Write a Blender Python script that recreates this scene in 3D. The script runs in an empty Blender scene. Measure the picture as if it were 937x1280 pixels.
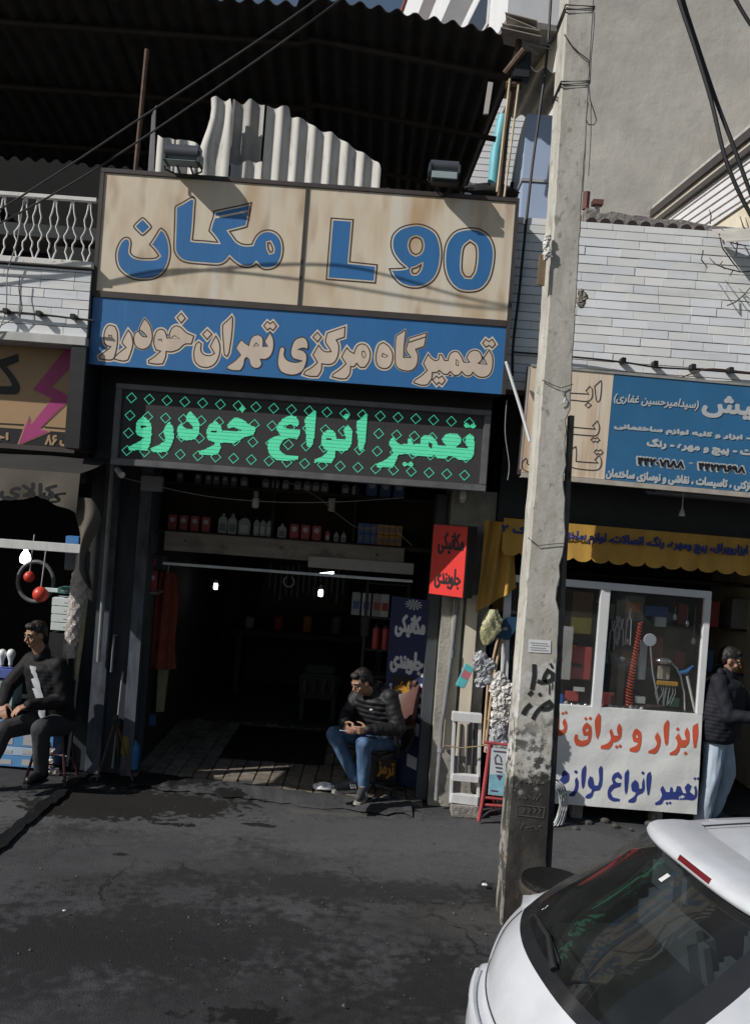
import bpy, bmesh, math, random, unicodedata
from math import sin, cos, pi, radians
from mathutils import Vector, Matrix
from mathutils.geometry import tessellate_polygon

V = Vector
sc = bpy.context.scene
C = sc.collection
RND = random.Random(11)

# ------------------------------------------------------------------ camera, world, sun, exposure
F, CX, CY, HC, ROLL = 1152.0, 468.5, 640.0, 2.73, radians(4.2)
cd = bpy.data.cameras.new('camera')
cam = bpy.data.objects.new('camera', cd)
C.objects.link(cam)
cd.sensor_fit = 'VERTICAL'
cd.sensor_height = 36.0
cd.lens = 36.0 * F / 1280.0
cd.clip_start = 0.05
cd.clip_end = 2000
cam.matrix_world = Matrix.Translation((0, 0, HC)) @ Matrix.Rotation(pi / 2, 4, 'X') @ Matrix.Rotation(ROLL, 4, 'Z')
sc.camera = cam

SUN_DIR = V((1.15, 0.57, -1.0)).normalized()          # the way the light travels
elev = math.asin(-SUN_DIR.z)
w = bpy.data.worlds.new('World')
sc.world = w
w.use_nodes = True
nt = w.node_tree
bg = nt.nodes['Background']
sky = nt.nodes.new('ShaderNodeTexSky')
sky.sky_type = 'NISHITA'
sky.sun_disc = False
sky.sun_elevation = elev
sky.sun_rotation = math.atan2(-SUN_DIR.x, -SUN_DIR.y)
sky.air_density = 1.3
sky.dust_density = 1.5
nt.links.new(sky.outputs[0], bg.inputs[0])
bg.inputs[1].default_value = 0.055
sl = bpy.data.lights.new('sun', 'SUN')
sl.energy = 4.4
sl.angle = radians(0.5)
sl.color = (1.0, 0.965, 0.915)
so = bpy.data.objects.new('sun', sl)
C.objects.link(so)
so.rotation_euler = SUN_DIR.to_track_quat('-Z', 'Y').to_euler()
so.location = (-10, -6, 14)
sc.view_settings.view_transform = 'Standard'
sc.view_settings.look = 'None'
sc.view_settings.gamma = 1.0
sc.view_settings.exposure = -0.08
sc.cycles.max_bounces = 8
sc.cycles.transparent_max_bounces = 12
sc.cycles.use_denoising = True

# ------------------------------------------------------------------ helpers
CR, SR = cos(ROLL), sin(ROLL)

def W(px, py, Y):
    """the point of the place that stands at depth Y behind a spot of the photograph"""
    k = Y / F
    u, v = px - CX, py - CY
    return V(((u * CR + v * SR) * k, Y, HC - (-u * SR + v * CR) * k))

def rect(px0, py0, px1, py1, Y):
    a, b = W(px0, py0, Y), W(px1, py1, Y)
    return a.x, b.x, b.z, a.z                       # x0, x1, z0, z1

ORG = {}

class MB:
    def __init__(s):
        s.v, s.f = [], []
    def add(s, vs, fs, M=None):
        b = len(s.v)
        s.v += [(M @ V(p)) if M is not None else V(p) for p in vs]
        s.f += [tuple(i + b for i in f) for f in fs]
        return s
    def box(s, x0, x1, y0, y1, z0, z1, M=None):
        vs = [(x0, y0, z0), (x1, y0, z0), (x1, y1, z0), (x0, y1, z0), (x0, y0, z1), (x1, y0, z1), (x1, y1, z1), (x0, y1, z1)]
        return s.add(vs, [(0, 3, 2, 1), (4, 5, 6, 7), (0, 1, 5, 4), (1, 2, 6, 5), (2, 3, 7, 6), (3, 0, 4, 7)], M)
    def prism(s, pts, axis, a, b, M=None):
        """outline pts (2D) extruded from a to b along axis"""
        def mk(p, t):
            return {'y': (p[0], t, p[1]), 'x': (t, p[0], p[1]), 'z': (p[0], p[1], t)}[axis]
        n = len(pts)
        vs = [mk(p, a) for p in pts] + [mk(p, b) for p in pts]
        fs = [tuple(range(n)), tuple(range(2 * n - 1, n - 1, -1))]
        fs += [(i, i + n, (i + 1) % n + n, (i + 1) % n) for i in range(n)]
        return s.add(vs, fs, M)
    def tube(s, pts, r, n=8, closed=False, cap=True, M=None):
        pts = [V(p) for p in pts]
        m = len(pts)
        rs = r if isinstance(r, (list, tuple)) else [r] * m
        vs, fs = [], []
        t0 = (pts[1] - pts[0]).normalized()
        up = V((0, 0, 1)) if abs(t0.z) < 0.9 else V((1, 0, 0))
        nx = t0.cross(up).normalized()
        for i, p in enumerate(pts):
            if closed:
                t = (pts[(i + 1) % m] - pts[i - 1]).normalized()
            else:
                t = (pts[min(i + 1, m - 1)] - pts[max(i - 1, 0)]).normalized()
            nx = (nx - t * nx.dot(t))
            nx = nx.normalized() if nx.length > 1e-6 else t.orthogonal().normalized()
            ny = t.cross(nx)
            for k in range(n):
                a = 2 * pi * k / n
                vs.append(p + (nx * cos(a) + ny * sin(a)) * rs[i])
        for i in range(m if closed else m - 1):
            j = (i + 1) % m
            for k in range(n):
                l = (k + 1) % n
                fs.append((i * n + k, i * n + l, j * n + l, j * n + k))
        if cap and not closed:
            fs.append(tuple(range(n - 1, -1, -1)))
            fs.append(tuple((m - 1) * n + k for k in range(n)))
        return s.add(vs, fs, M)
    def lathe(s, prof, c=(0, 0, 0), n=16, M=None):
        vs, fs = [], []
        for r, z in prof:
            for k in range(n):
                a = 2 * pi * k / n
                vs.append((c[0] + r * cos(a), c[1] + r * sin(a), c[2] + z))
        for i in range(len(prof) - 1):
            for k in range(n):
                l = (k + 1) % n
                fs.append((i * n + k, i * n + l, (i + 1) * n + l, (i + 1) * n + k))
        fs.append(tuple(range(n - 1, -1, -1)))
        fs.append(tuple((len(prof) - 1) * n + k for k in range(n)))
        return s.add(vs, fs, M)
    def ball(s, c, r, n=12, m=8, M=None):
        r = r if isinstance(r, (list, tuple)) else (r, r, r)
        L = Matrix.Translation(c) @ (M if M is not None else Matrix()) @ Matrix.Diagonal((r[0], r[1], r[2], 1))
        prof = [(max(sin(pi * i / m), 0.02), -cos(pi * i / m)) for i in range(m + 1)]
        return s.lathe(prof, (0, 0, 0), n, L)
    def cap(s, a, b, ra, rb, n=12):
        """tapered capsule"""
        a, b = V(a), V(b)
        t = (b - a)
        if t.length < 1e-5:
            return s.ball(a, ra, n)
        t.normalize()
        pts, rs = [], []
        for q in (0.99, 0.8, 0.5, 0.2):
            pts.append(a - t * ra * q); rs.append(ra * math.sqrt(1 - q * q))
        pts.append(a); rs.append(ra)
        pts.append(b); rs.append(rb)
        for q in (0.2, 0.5, 0.8, 0.99):
            pts.append(b + t * rb * q); rs.append(rb * math.sqrt(1 - q * q))
        return s.tube(pts, rs, n)
    def chain(s, pts, rs, n=12):
        for i in range(len(pts) - 1):
            s.cap(pts[i], pts[i + 1], rs[i], rs[i + 1], n)
        return s
    def grid(s, fn, nu, nv, closed_u=False):
        b = len(s.v)
        for i in range(nu + 1):
            for j in range(nv + 1):
                s.v.append(V(fn(i / nu, j / nv)))
        for i in range(nu):
            for j in range(nv):
                a = b + i * (nv + 1) + j
                s.f.append((a, a + nv + 1, a + nv + 2, a + 1))
        return s
    def mesh(s, name, mat, org=V((0, 0, 0)), smooth=False, bev=0.0):
        me = bpy.data.meshes.new(name)
        me.from_pydata([tuple(p - org) for p in s.v], [], s.f)
        if mat:
            me.materials.append(mat)
        if bev:
            bm = bmesh.new()
            bm.from_mesh(me)
            bmesh.ops.remove_doubles(bm, verts=bm.verts, dist=1e-5)
            bmesh.ops.bevel(bm, geom=[e for e in bm.edges if len(e.link_faces) == 2 and e.calc_face_angle(0) > 0.5],
                            offset=bev, segments=2, affect='EDGES', clamp_overlap=True)
            bm.to_mesh(me)
            bm.free()
        if smooth:
            if smooth != 3:
                bm = bmesh.new(); bm.from_mesh(me)
                bmesh.ops.recalc_face_normals(bm, faces=bm.faces)
                bm.to_mesh(me); bm.free()
            for p in me.polygons:
                p.use_smooth = True
            if smooth not in (2, 3):
                me.set_sharp_from_angle(angle=radians(42))
        me.update()
        return me
    def part(s, name, mat, parent, smooth=False, bev=0.0, label=None, kind=None):
        org = ORG.get(parent.name, V((0, 0, 0))) if parent else V((0, 0, 0))
        o = bpy.data.objects.new(name, s.mesh(name, mat, org, smooth, bev))
        C.objects.link(o)
        if parent:
            o.parent = parent
        ORG[o.name] = org
        if label: o['label'] = label
        if kind: o['kind'] = kind
        return o
    def solo(s, name, label, cat, mat, loc=None, group=None, smooth=False, bev=0.0):
        if loc is None:
            n = len(s.v)
            loc = V((sum(p.x for p in s.v) / n, sum(p.y for p in s.v) / n, min(p.z for p in s.v)))
        loc = V(loc)
        o = bpy.data.objects.new(name, s.mesh(name, mat, loc, smooth, bev))
        o.location = loc
        C.objects.link(o)
        ORG[o.name] = loc
        tag(o, label, cat, group)
        return o
    def struct(s, name, mat, smooth=False, bev=0.0):
        o = s.part(name, mat, None, smooth, bev)
        o['kind'] = 'structure'
        return o

def tag(o, label, cat, group=None):
    o['label'] = label
    o['category'] = cat
    if group: o['group'] = group

def thing(name, label, cat, loc=(0, 0, 0), group=None):
    o = bpy.data.objects.new(name, None)
    o.empty_display_size = 0.1
    o.location = loc
    C.objects.link(o)
    ORG[o.name] = V(loc)
    tag(o, label, cat, group)
    return o

def kids(o):
    return [c for c in bpy.data.objects if c.parent == o]

def dup(src, loc, rz=0.0, label=None, group=None, scale=None):
    """copy a thing, its parts and their sub-parts"""
    r = src.copy()
    C.objects.link(r)
    r.location = loc
    r.rotation_euler = (0, 0, rz)
    if scale: r.scale = scale
    if label: r['label'] = label
    if group: r['group'] = group
    for ch in kids(src):
        c = ch.copy(); C.objects.link(c); c.parent = r
        for g in kids(ch):
            d = g.copy(); C.objects.link(d); d.parent = c
    return r

def remesh(mb, voxel, mat, smooth=6):
    """melt overlapping closed shapes into one continuous skin"""
    me = mb.mesh('melt', None)
    o = bpy.data.objects.new('melt', me)
    C.objects.link(o)
    md = o.modifiers.new('r', 'REMESH'); md.mode = 'VOXEL'; md.voxel_size = voxel
    if smooth:
        ms = o.modifiers.new('s', 'SMOOTH'); ms.iterations = smooth; ms.factor = 0.5
    dg = bpy.context.evaluated_depsgraph_get()
    dg.update()
    r = bpy.data.meshes.new_from_object(o.evaluated_get(dg))
    bpy.data.objects.remove(o)
    bpy.data.meshes.remove(me)
    out = MB()
    out.v = [v.co.copy() for v in r.vertices]
    out.f = [tuple(p.vertices) for p in r.polygons]
    bpy.data.meshes.remove(r)
    return out

# ------------------------------------------------------------------ materials
MATS = {}
def M(name, col, rough=0.6, metal=0.0, var=0.15, scale=5.0, stretch=(1, 1, 1), bump=0.0, bscale=60.0,
      stain=None, spec=0.5, coat=0.0, emit=None, estr=0.0, sheen=0.0):
    """stain = (colour, scale, stretch, threshold, softness, amount)"""
    m = bpy.data.materials.new(name)
    m.use_nodes = True
    n, l = m.node_tree.nodes, m.node_tree.links
    b = n['Principled BSDF']
    b.inputs['Roughness'].default_value = rough
    b.inputs['Metallic'].default_value = metal
    b.inputs['Specular IOR Level'].default_value = spec
    b.inputs['Coat Weight'].default_value = coat
    if sheen:
        b.inputs['Sheen Weight'].default_value = sheen
    geo = n.new('ShaderNodeNewGeometry')
    def noise(scl, st, det=5.0, rg=0.6):
        mp = n.new('ShaderNodeMapping'); mp.inputs['Scale'].default_value = st
        l.new(geo.outputs['Position'], mp.inputs['Vector'])
        t = n.new('ShaderNodeTexNoise'); t.inputs['Scale'].default_value = scl
        t.inputs['Detail'].default_value = det; t.inputs['Roughness'].default_value = rg
        l.new(mp.outputs[0], t.inputs['Vector'])
        return t.outputs['Fac']
    def mixc(fac, a, c):
        x = n.new('ShaderNodeMix'); x.data_type = 'RGBA'
        l.new(fac, x.inputs[0])
        for sock, val in ((x.inputs[6], a), (x.inputs[7], c)):
            if isinstance(val, (tuple, list)): sock.default_value = (val[0], val[1], val[2], 1)
            else: l.new(val, sock)
        return x.outputs[2]
    def ramp(fac, lo, hi, amt=1.0):
        r = n.new('ShaderNodeMapRange'); r.inputs[1].default_value = lo; r.inputs[2].default_value = hi
        r.inputs[4].default_value = amt
        l.new(fac, r.inputs[0]); return r.outputs[0]
    cur = tuple(col)
    if var:
        f = ramp(noise(scale, stretch), 0.3, 0.7)
        cur = mixc(f, tuple(c * (1 - var) for c in col), tuple(min(c * (1 + var), 0.95) for c in col))
    for st in (stain if isinstance(stain, list) else [stain] if stain else []):
        f = ramp(noise(st[1], st[2], st[6] if len(st) > 6 else 6.0, 0.65 if len(st) < 7 else 0.5), st[3], st[3] + st[4], st[5])
        cur = mixc(f, cur, st[0])
    if isinstance(cur, tuple): b.inputs['Base Color'].default_value = (*cur, 1)
    else: l.new(cur, b.inputs['Base Color'])
    if bump:
        bp = n.new('ShaderNodeBump'); bp.inputs['Strength'].default_value = bump; bp.inputs['Distance'].default_value = 0.02
        l.new(noise(bscale, (1, 1, 1), 6.0), bp.inputs['Height'])
        l.new(bp.outputs[0], b.inputs['Normal'])
    if emit:
        b.inputs['Emission Color'].default_value = (*emit, 1)
        b.inputs['Emission Strength'].default_value = estr
    MATS[name] = m
    return m

def glass(name, tint=(0.75, 0.78, 0.78), rough=0.02, ior=1.5, dirt=0.0, dcol=(0.3, 0.3, 0.28)):
    m = bpy.data.materials.new(name); m.use_nodes = True
    n, l = m.node_tree.nodes, m.node_tree.links
    n.remove(n['Principled BSDF'])
    out = n['Material Output']
    tr = n.new('ShaderNodeBsdfTransparent'); tr.inputs[0].default_value = (*tint, 1)
    gl = n.new('ShaderNodeBsdfGlossy'); gl.inputs['Roughness'].default_value = rough
    fr = n.new('ShaderNodeFresnel'); fr.inputs['IOR'].default_value = ior
    mx = n.new('ShaderNodeMixShader')
    gb = n.new('ShaderNodeNewGeometry'); io = n.new('ShaderNodeMix')
    io.inputs[2].default_value = ior; io.inputs[3].default_value = 1 / ior
    l.new(gb.outputs['Backfacing'], io.inputs[0]); l.new(io.outputs[0], fr.inputs['IOR'])
    l.new(fr.outputs[0], mx.inputs[0]); l.new(tr.outputs[0], mx.inputs[1]); l.new(gl.outputs[0], mx.inputs[2])
    cur = mx.outputs[0]
    if dirt:
        df = n.new('ShaderNodeBsdfDiffuse'); df.inputs[0].default_value = (*dcol, 1)
        geo = n.new('ShaderNodeNewGeometry'); t = n.new('ShaderNodeTexNoise'); t.inputs['Scale'].default_value = 4; t.inputs['Detail'].default_value = 6
        l.new(geo.outputs['Position'], t.inputs['Vector'])
        r = n.new('ShaderNodeMapRange'); r.inputs[1].default_value = 0.35; r.inputs[2].default_value = 0.75; r.inputs[3].default_value = dirt * 0.4; r.inputs[4].default_value = dirt
        l.new(t.outputs['Fac'], r.inputs[0])
        m2 = n.new('ShaderNodeMixShader')
        l.new(r.outputs[0], m2.inputs[0]); l.new(cur, m2.inputs[1]); l.new(df.outputs[0], m2.inputs[2])
        cur = m2.outputs[0]
    l.new(cur, out.inputs['Surface'])
    return m

# ------------------------------------------------------------------ flat print: outlines, strokes and Persian lettering
def smooth_path(pts, closed=True, sub=4):
    n = len(pts)
    P = [V((p[0], p[1])) for p in pts]
    def corner(i):
        a = P[i] - P[i - 1]; b = P[(i + 1) % n] - P[i]
        return a.length < 1e-9 or b.length < 1e-9 or a.angle(b) > radians(52)
    cn = [corner(i) for i in range(n)]
    if not closed: cn[0] = cn[-1] = True
    out = []
    for i in range(n if closed else n - 1):
        j = (i + 1) % n
        p1, p2 = P[i], P[j]
        d = p2 - p1
        m1 = d if cn[i] else (P[j] - P[i - 1]) * 0.5
        m2 = d if cn[j] else (P[(j + 1) % n] - P[i]) * 0.5
        if m1.length > d.length: m1 = m1 * (d.length / m1.length)
        if m2.length > d.length: m2 = m2 * (d.length / m2.length)
        for k in range(sub if not (cn[i] and cn[j]) else 1):
            t = k / sub
            h = (2*t**3 - 3*t*t + 1, t**3 - 2*t*t + t, -2*t**3 + 3*t*t, t**3 - t*t)
            out.append(p1 * h[0] + m1 * h[1] + p2 * h[2] + m2 * h[3])
    if not closed: out.append(P[-1])
    return out

class Plane:
    """a flat surface to print on: o = origin, U right, Vv up, N out"""
    def __init__(s, o, U, Vv):
        s.o, s.U, s.V = V(o), V(U).normalized(), V(Vv).normalized()
        s.N = s.U.cross(s.V)
    def at(s, a, b, off=0.0):
        return s.o + s.U * a + s.V * b + s.N * off

def facade(Y):
    return Plane((0, Y, 0), (1, 0, 0), (0, 0, 1))

def zp(ox, oy, s, Y):
    """map outline points taken from an enlarged piece of the photograph to plane coordinates at depth Y"""
    def f(pts):
        r = []
        for p in pts:
            q = W(ox + p[0] / s, oy + p[1] / s, Y)
            r.append((q.x, q.z))
        return r
    return f

def fill(mb, pl, outer, holes=(), off=0.0):
    loops = [[V((p[0], p[1], 0)) for p in outer]] + [[V((p[0], p[1], 0)) for p in h] for h in holes]
    tris = tessellate_polygon(loops)
    flat = [p for lp in loops for p in lp]
    fs = []
    for t in tris:
        a, b, c = (flat[i] for i in t)
        ar = (b - a).cross(c - a).z
        if abs(ar) < 1e-12: continue
        fs.append(tuple(t) if ar > 0 else (t[0], t[2], t[1]))
    mb.add([pl.at(p.x, p.y, off) for p in flat], fs)

def stroke(mb, pl, path, wd, off=0.0, closed=True):
    P = [V((p[0], p[1])) for p in path]
    Q = []
    for p in P:
        if not Q or (p - Q[-1]).length > 1e-5: Q.append(p)
    if closed and (Q[0] - Q[-1]).length < 1e-5: Q.pop()
    P = Q
    n = len(P)
    if n < 2: return
    L, Rr = [], []
    for i in range(n):
        a = P[i] - P[i - 1] if (closed or i > 0) else P[1] - P[0]
        b = P[(i + 1) % n] - P[i] if (closed or i < n - 1) else a
        na = V((-a.y, a.x)).normalized(); nb = V((-b.y, b.x)).normalized()
        m = na + nb
        m = m.normalized() if m.length > 1e-6 else na
        k = min(1.0 / max(m.dot(na), 0.3), 2.2)
        L.append(P[i] + m * wd * 0.5 * k); Rr.append(P[i] - m * wd * 0.5 * k)
    vs = [pl.at(p.x, p.y, off) for p in L] + [pl.at(p.x, p.y, off) for p in Rr]
    fs = []
    for i in range(n if closed else n - 1):
        j = (i + 1) % n
        fs.append((i, i + n, j + n, j))
    mb.add(vs, fs)

def inflate(loop, d):
    """grow (d > 0) or shrink a closed outline by d"""
    if not d: return loop
    P = []
    for q in loop:
        q = V((q[0], q[1]))
        if not P or (q - P[-1]).length > 1e-5: P.append(q)
    if (P[0] - P[-1]).length < 1e-5: P.pop()
    n = len(P)
    ar = sum(P[i - 1].x * P[i].y - P[i].x * P[i - 1].y for i in range(n))
    s = d if ar > 0 else -d
    out = []
    for i in range(n):
        a, b = P[i] - P[i - 1], P[(i + 1) % n] - P[i]
        na, nb = V((a.y, -a.x)).normalized(), V((b.y, -b.x)).normalized()
        m = na + nb
        m = m.normalized() if m.length > 1e-6 else na
        k = min(1 / max(m.dot(na), .3), 1.7)
        q = P[i] + m * s * k
        out.append((q.x, q.y))
    return out

def sound(loop, hs=()):
    """does the outline (with its holes) break into triangles cleanly?"""
    loops = [[V((q[0], q[1], 0)) for q in l] for l in [loop] + list(hs)]
    fl = [q for l in loops for q in l]
    def ar(l): return abs(sum(l[i - 1].x * l[i].y - l[i].x * l[i - 1].y for i in range(len(l))) / 2)
    want = ar(loops[0]) - sum(ar(l) for l in loops[1:])
    got = 0
    for t in tessellate_polygon(loops):
        a, b, c = (fl[i] for i in t)
        got += abs((b - a).cross(c - a).z) / 2
    return abs(got - want) < .006 * abs(want)

def inflate_sound(loop, d, hs=()):
    for k in (1, .75, .5, .25):
        q = inflate(loop, d * k)
        if sound(q, hs): return q
    return loop

FORMS = {}
for cp in list(range(0xFB50, 0xFDFD)) + list(range(0xFE70, 0xFEFD)):
    d = unicodedata.decomposition(chr(cp)).split()
    if len(d) >= 2 and d[0][0] == '<' and len(d) <= 3:
        base = ''.join(chr(int(x, 16)) for x in d[1:])
        FORMS.setdefault(base, {}).setdefault(d[0], chr(cp))

def shape(s):
    """Persian text to joined letter forms in left-to-right drawing order"""
    s = s.replace('لا', '\u0001')
    FORMS['\u0001'] = FORMS['لا']
    nonleft = set('اآدذرزژوء\u0001ۀأ')
    isl = lambda ch: ch in FORMS and (ch == '\u0001' or unicodedata.category(ch) == 'Lo')
    out = []
    for i, ch in enumerate(s):
        if not isl(ch):
            out.append(ch); continue
        pj = i > 0 and isl(s[i - 1]) and s[i - 1] not in nonleft
        nj = i < len(s) - 1 and isl(s[i + 1]) and ch not in nonleft
        key = '<medial>' if pj and nj else '<final>' if pj else '<initial>' if nj else '<isolated>'
        fm = FORMS[ch]
        out.append(fm.get(key) or fm.get('<final>' if pj else '<isolated>') or ch)
    out = ''.join(reversed(out))
    res, run = '', ''
    for ch in out + ' ':
        if ch.isdigit(): run += ch
        else:
            res += run[::-1] + ch; run = ''
    sw = {'(': ')', ')': '('}
    return ''.join(sw.get(ch, ch) for ch in res.strip())

def ordinal(i, n):
    if i == 0: return 'leftmost'
    if i == n - 1: return 'rightmost'
    return ('second', 'third', 'fourth', 'fifth', 'sixth', 'seventh', 'eighth', 'ninth', 'tenth', 'eleventh', 'twelfth', 'thirteenth', 'fourteenth', 'fifteenth', 'sixteenth', 'seventeenth', 'eighteenth', 'nineteenth', 'twentieth', 'twenty-first')[i - 1] + ' from left'

def text_into(mb, s, pl, a0, a1, b0, b1, off=0.0, bold=0.0, persian=True, slant=0.0):
    """set a line of lettering into the box a0..a1 x b0..b1 of a plane; bold = extra stem width"""
    cu = bpy.data.curves.new('line', 'FONT')
    cu.body = shape(s) if persian else s
    cu.resolution_u = 3
    cu.fill_mode = 'NONE'
    o = bpy.data.objects.new('line', cu)
    C.objects.link(o)
    dg = bpy.context.evaluated_depsgraph_get(); dg.update()
    me = bpy.data.meshes.new_from_object(o.evaluated_get(dg))
    nb = {}
    for e in me.edges:
        a, b = e.vertices
        nb.setdefault(a, []).append(b); nb.setdefault(b, []).append(a)
    co = [(v.co.x + slant * v.co.y, v.co.y) for v in me.vertices]
    seen, loops = set(), []
    for st in sorted(nb):
        if st in seen: continue
        lp, prev, cur = [], None, st
        while cur not in seen:
            seen.add(cur); lp.append(cur)
            nx = [k for k in nb[cur] if k != prev and k not in seen]
            if lp == [st]:
                nx = [k for k in nx if k == st + 1] or nx
            if not nx: break
            prev, cur = cur, nx[0]
        if len(lp) > 2: loops.append([co[k] for k in lp])
    bpy.data.objects.remove(o); bpy.data.curves.remove(cu); bpy.data.meshes.remove(me)
    if not loops: return
    def area(l): return sum(l[i - 1][0] * l[i][1] - l[i][0] * l[i - 1][1] for i in range(len(l))) / 2
    def inside(p, l):
        c = False
        for i in range(len(l)):
            a, b = l[i - 1], l[i]
            if (a[1] > p[1]) != (b[1] > p[1]) and p[0] < a[0] + (p[1] - a[1]) / (b[1] - a[1]) * (b[0] - a[0]): c = not c
        return c
    ar = [area(l) for l in loops]
    hole = [any(k != i and abs(ar[k]) > abs(ar[i]) and ar[k] * ar[i] < 0 and inside(loops[i][0], loops[k]) for k in range(len(loops))) for i in range(len(loops))]
    outer = [l for l, h in zip(loops, hole) if not h]
    holes = [l for l, h in zip(loops, hole) if h]
    xs = [p[0] for l in loops for p in l]; ys = [p[1] for l in loops for p in l]
    mx, my, dx, dy = min(xs), min(ys), max(xs) - min(xs), max(ys) - min(ys)
    i0, i1, j0, j1 = a0 + bold / 2, a1 - bold / 2, b0 + bold / 2, b1 - bold / 2
    tr = lambda l: [(i0 + (x - mx) / dx * (i1 - i0), j0 + (y - my) / dy * (j1 - j0)) for x, y in l]
    for q, l in enumerate(outer):
        hs = [h for h in holes if inside(h[0], l) and abs(area(h)) < abs(area(l))]
        o2, h2 = tr(l), [tr(h) for h in hs]
        for k in range(8 if bold else 1):
            sx, sy = (cos(k * pi / 4) * bold / 2, sin(k * pi / 4) * bold / 2) if bold else (0, 0)
            fill(mb, pl, [(x + sx, y + sy) for x, y in o2], [[(x + sx, y + sy) for x, y in h] for h in h2], off + .00025 * k + .00003 * (q % 8))

# ------------------------------------------------------------------ the palette
def gpx(px, py, z=0.0):
    """the spot of the ground seen at a pixel"""
    u, v = px - CX, py - CY
    vv = -u * SR + v * CR
    Y = F * (HC - z) / vv
    return ((u * CR + v * SR) * Y / F, Y)
asphalt = M('asphalt', (0.054, 0.055, 0.059), 0.9, var=0.25, scale=1.1, bump=0.55, bscale=85,
            stain=[((0.085, 0.085, 0.087), 2.3, (1, 2.2, 1), 0.52, 0.25, 0.45), ((0.022, 0.022, 0.024), 0.8, (1, 1.6, 1), 0.5, 0.2, 0.55),
                   ((0.12, 0.118, 0.115), 160, (1, 1, 1), 0.62, 0.1, 0.5), ((0.012, 0.012, 0.013), 4.3, (1, 1.5, 1), 0.66, 0.03, 0.75)], spec=0.22)
def ground_stains(m, spots):
    """oil soaked and worn spots of the road: (x, y, half width, half depth, turn, colour, softness, raggedness, strength)"""
    n, l = m.node_tree.nodes, m.node_tree.links
    b = n['Principled BSDF']
    cur = b.inputs['Base Color'].links[0].from_socket
    geo = n.new('ShaderNodeNewGeometry')
    nz = []
    for scl in (2.6, 13.0):
        t = n.new('ShaderNodeTexNoise'); t.inputs['Scale'].default_value = scl; t.inputs['Detail'].default_value = 6
        l.new(geo.outputs['Position'], t.inputs['Vector']); nz.append(t.outputs['Fac'])
    nm = n.new('ShaderNodeMath'); nm.operation = 'ADD'; l.new(nz[0], nm.inputs[0]); l.new(nz[1], nm.inputs[1])
    rough = b.inputs['Roughness'].default_value
    for x, y, rx, ry, rot, col, soft, rag, amt in spots:
        rag *= 2.4 if rx > .3 else 3.6
        mp = n.new('ShaderNodeMapping'); mp.vector_type = 'TEXTURE'
        mp.inputs['Location'].default_value = (x, y, 0); mp.inputs['Rotation'].default_value = (0, 0, rot); mp.inputs['Scale'].default_value = (rx, ry, 1e3)
        l.new(geo.outputs['Position'], mp.inputs[0])
        ln = n.new('ShaderNodeVectorMath'); ln.operation = 'LENGTH'; l.new(mp.outputs[0], ln.inputs[0])
        ma = n.new('ShaderNodeMath'); ma.operation = 'MULTIPLY_ADD'; ma.inputs[1].default_value = rag
        l.new(nm.outputs[0], ma.inputs[0]); l.new(ln.outputs['Value'], ma.inputs[2])
        r = n.new('ShaderNodeMapRange'); r.interpolation_type = 'SMOOTHSTEP'
        r.inputs[1].default_value = 1 + rag - soft; r.inputs[2].default_value = 1 + rag + soft; r.inputs[3].default_value = amt; r.inputs[4].default_value = 0
        l.new(ma.outputs[0], r.inputs[0])
        x_ = n.new('ShaderNodeMix'); x_.data_type = 'RGBA'; l.new(r.outputs[0], x_.inputs[0]); l.new(cur, x_.inputs[6]); x_.inputs[7].default_value = (*col, 1)
        cur = x_.outputs[2]
    l.new(cur, b.inputs['Base Color'])
OILC, TARC, DUST = (0.014, 0.0135, 0.013), (0.008, 0.008, 0.008), (0.105, 0.105, 0.108)
def spot(px, py, hw, hd, rot, col, soft, rag, amt):
    x, y = gpx(px, py)
    return (x, y, hw, hd, rot, col, soft, rag, amt)
def cracks(m, scale, width, colr, amt):
    n, l = m.node_tree.nodes, m.node_tree.links
    b = n['Principled BSDF']
    cur = b.inputs['Base Color'].links[0].from_socket
    geo = n.new('ShaderNodeNewGeometry')
    t = n.new('ShaderNodeTexNoise'); t.inputs['Scale'].default_value = 3.5; t.inputs['Detail'].default_value = 5
    l.new(geo.outputs['Position'], t.inputs['Vector'])
    ad = n.new('ShaderNodeVectorMath'); ad.operation = 'MULTIPLY_ADD'; ad.inputs[1].default_value = (.5, .5, 0)
    l.new(t.outputs['Color'], ad.inputs[0]); l.new(geo.outputs['Position'], ad.inputs[2])
    vo = n.new('ShaderNodeTexVoronoi'); vo.feature = 'DISTANCE_TO_EDGE'; vo.inputs['Scale'].default_value = scale
    l.new(ad.outputs[0], vo.inputs['Vector'])
    r = n.new('ShaderNodeMapRange'); r.inputs[1].default_value = width * .3; r.inputs[2].default_value = width; r.inputs[3].default_value = amt; r.inputs[4].default_value = 0
    l.new(vo.outputs['Distance'], r.inputs[0])
    t2 = n.new('ShaderNodeTexNoise'); t2.inputs['Scale'].default_value = .9
    l.new(geo.outputs['Position'], t2.inputs['Vector'])
    r2 = n.new('ShaderNodeMapRange'); r2.inputs[1].default_value = .45; r2.inputs[2].default_value = .55
    l.new(t2.outputs['Fac'], r2.inputs[0])
    mu = n.new('ShaderNodeMath'); mu.operation = 'MULTIPLY'; l.new(r.outputs[0], mu.inputs[0]); l.new(r2.outputs[0], mu.inputs[1])
    x_ = n.new('ShaderNodeMix'); x_.data_type = 'RGBA'; l.new(mu.outputs[0], x_.inputs[0]); l.new(cur, x_.inputs[6]); x_.inputs[7].default_value = (*colr, 1)
    l.new(x_.outputs[2], b.inputs['Base Color'])
cracks(asphalt, .75, .012, (.012, .012, .012), .85)
cracks(asphalt, 2.4, .02, (.02, .02, .021), .5)
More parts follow.
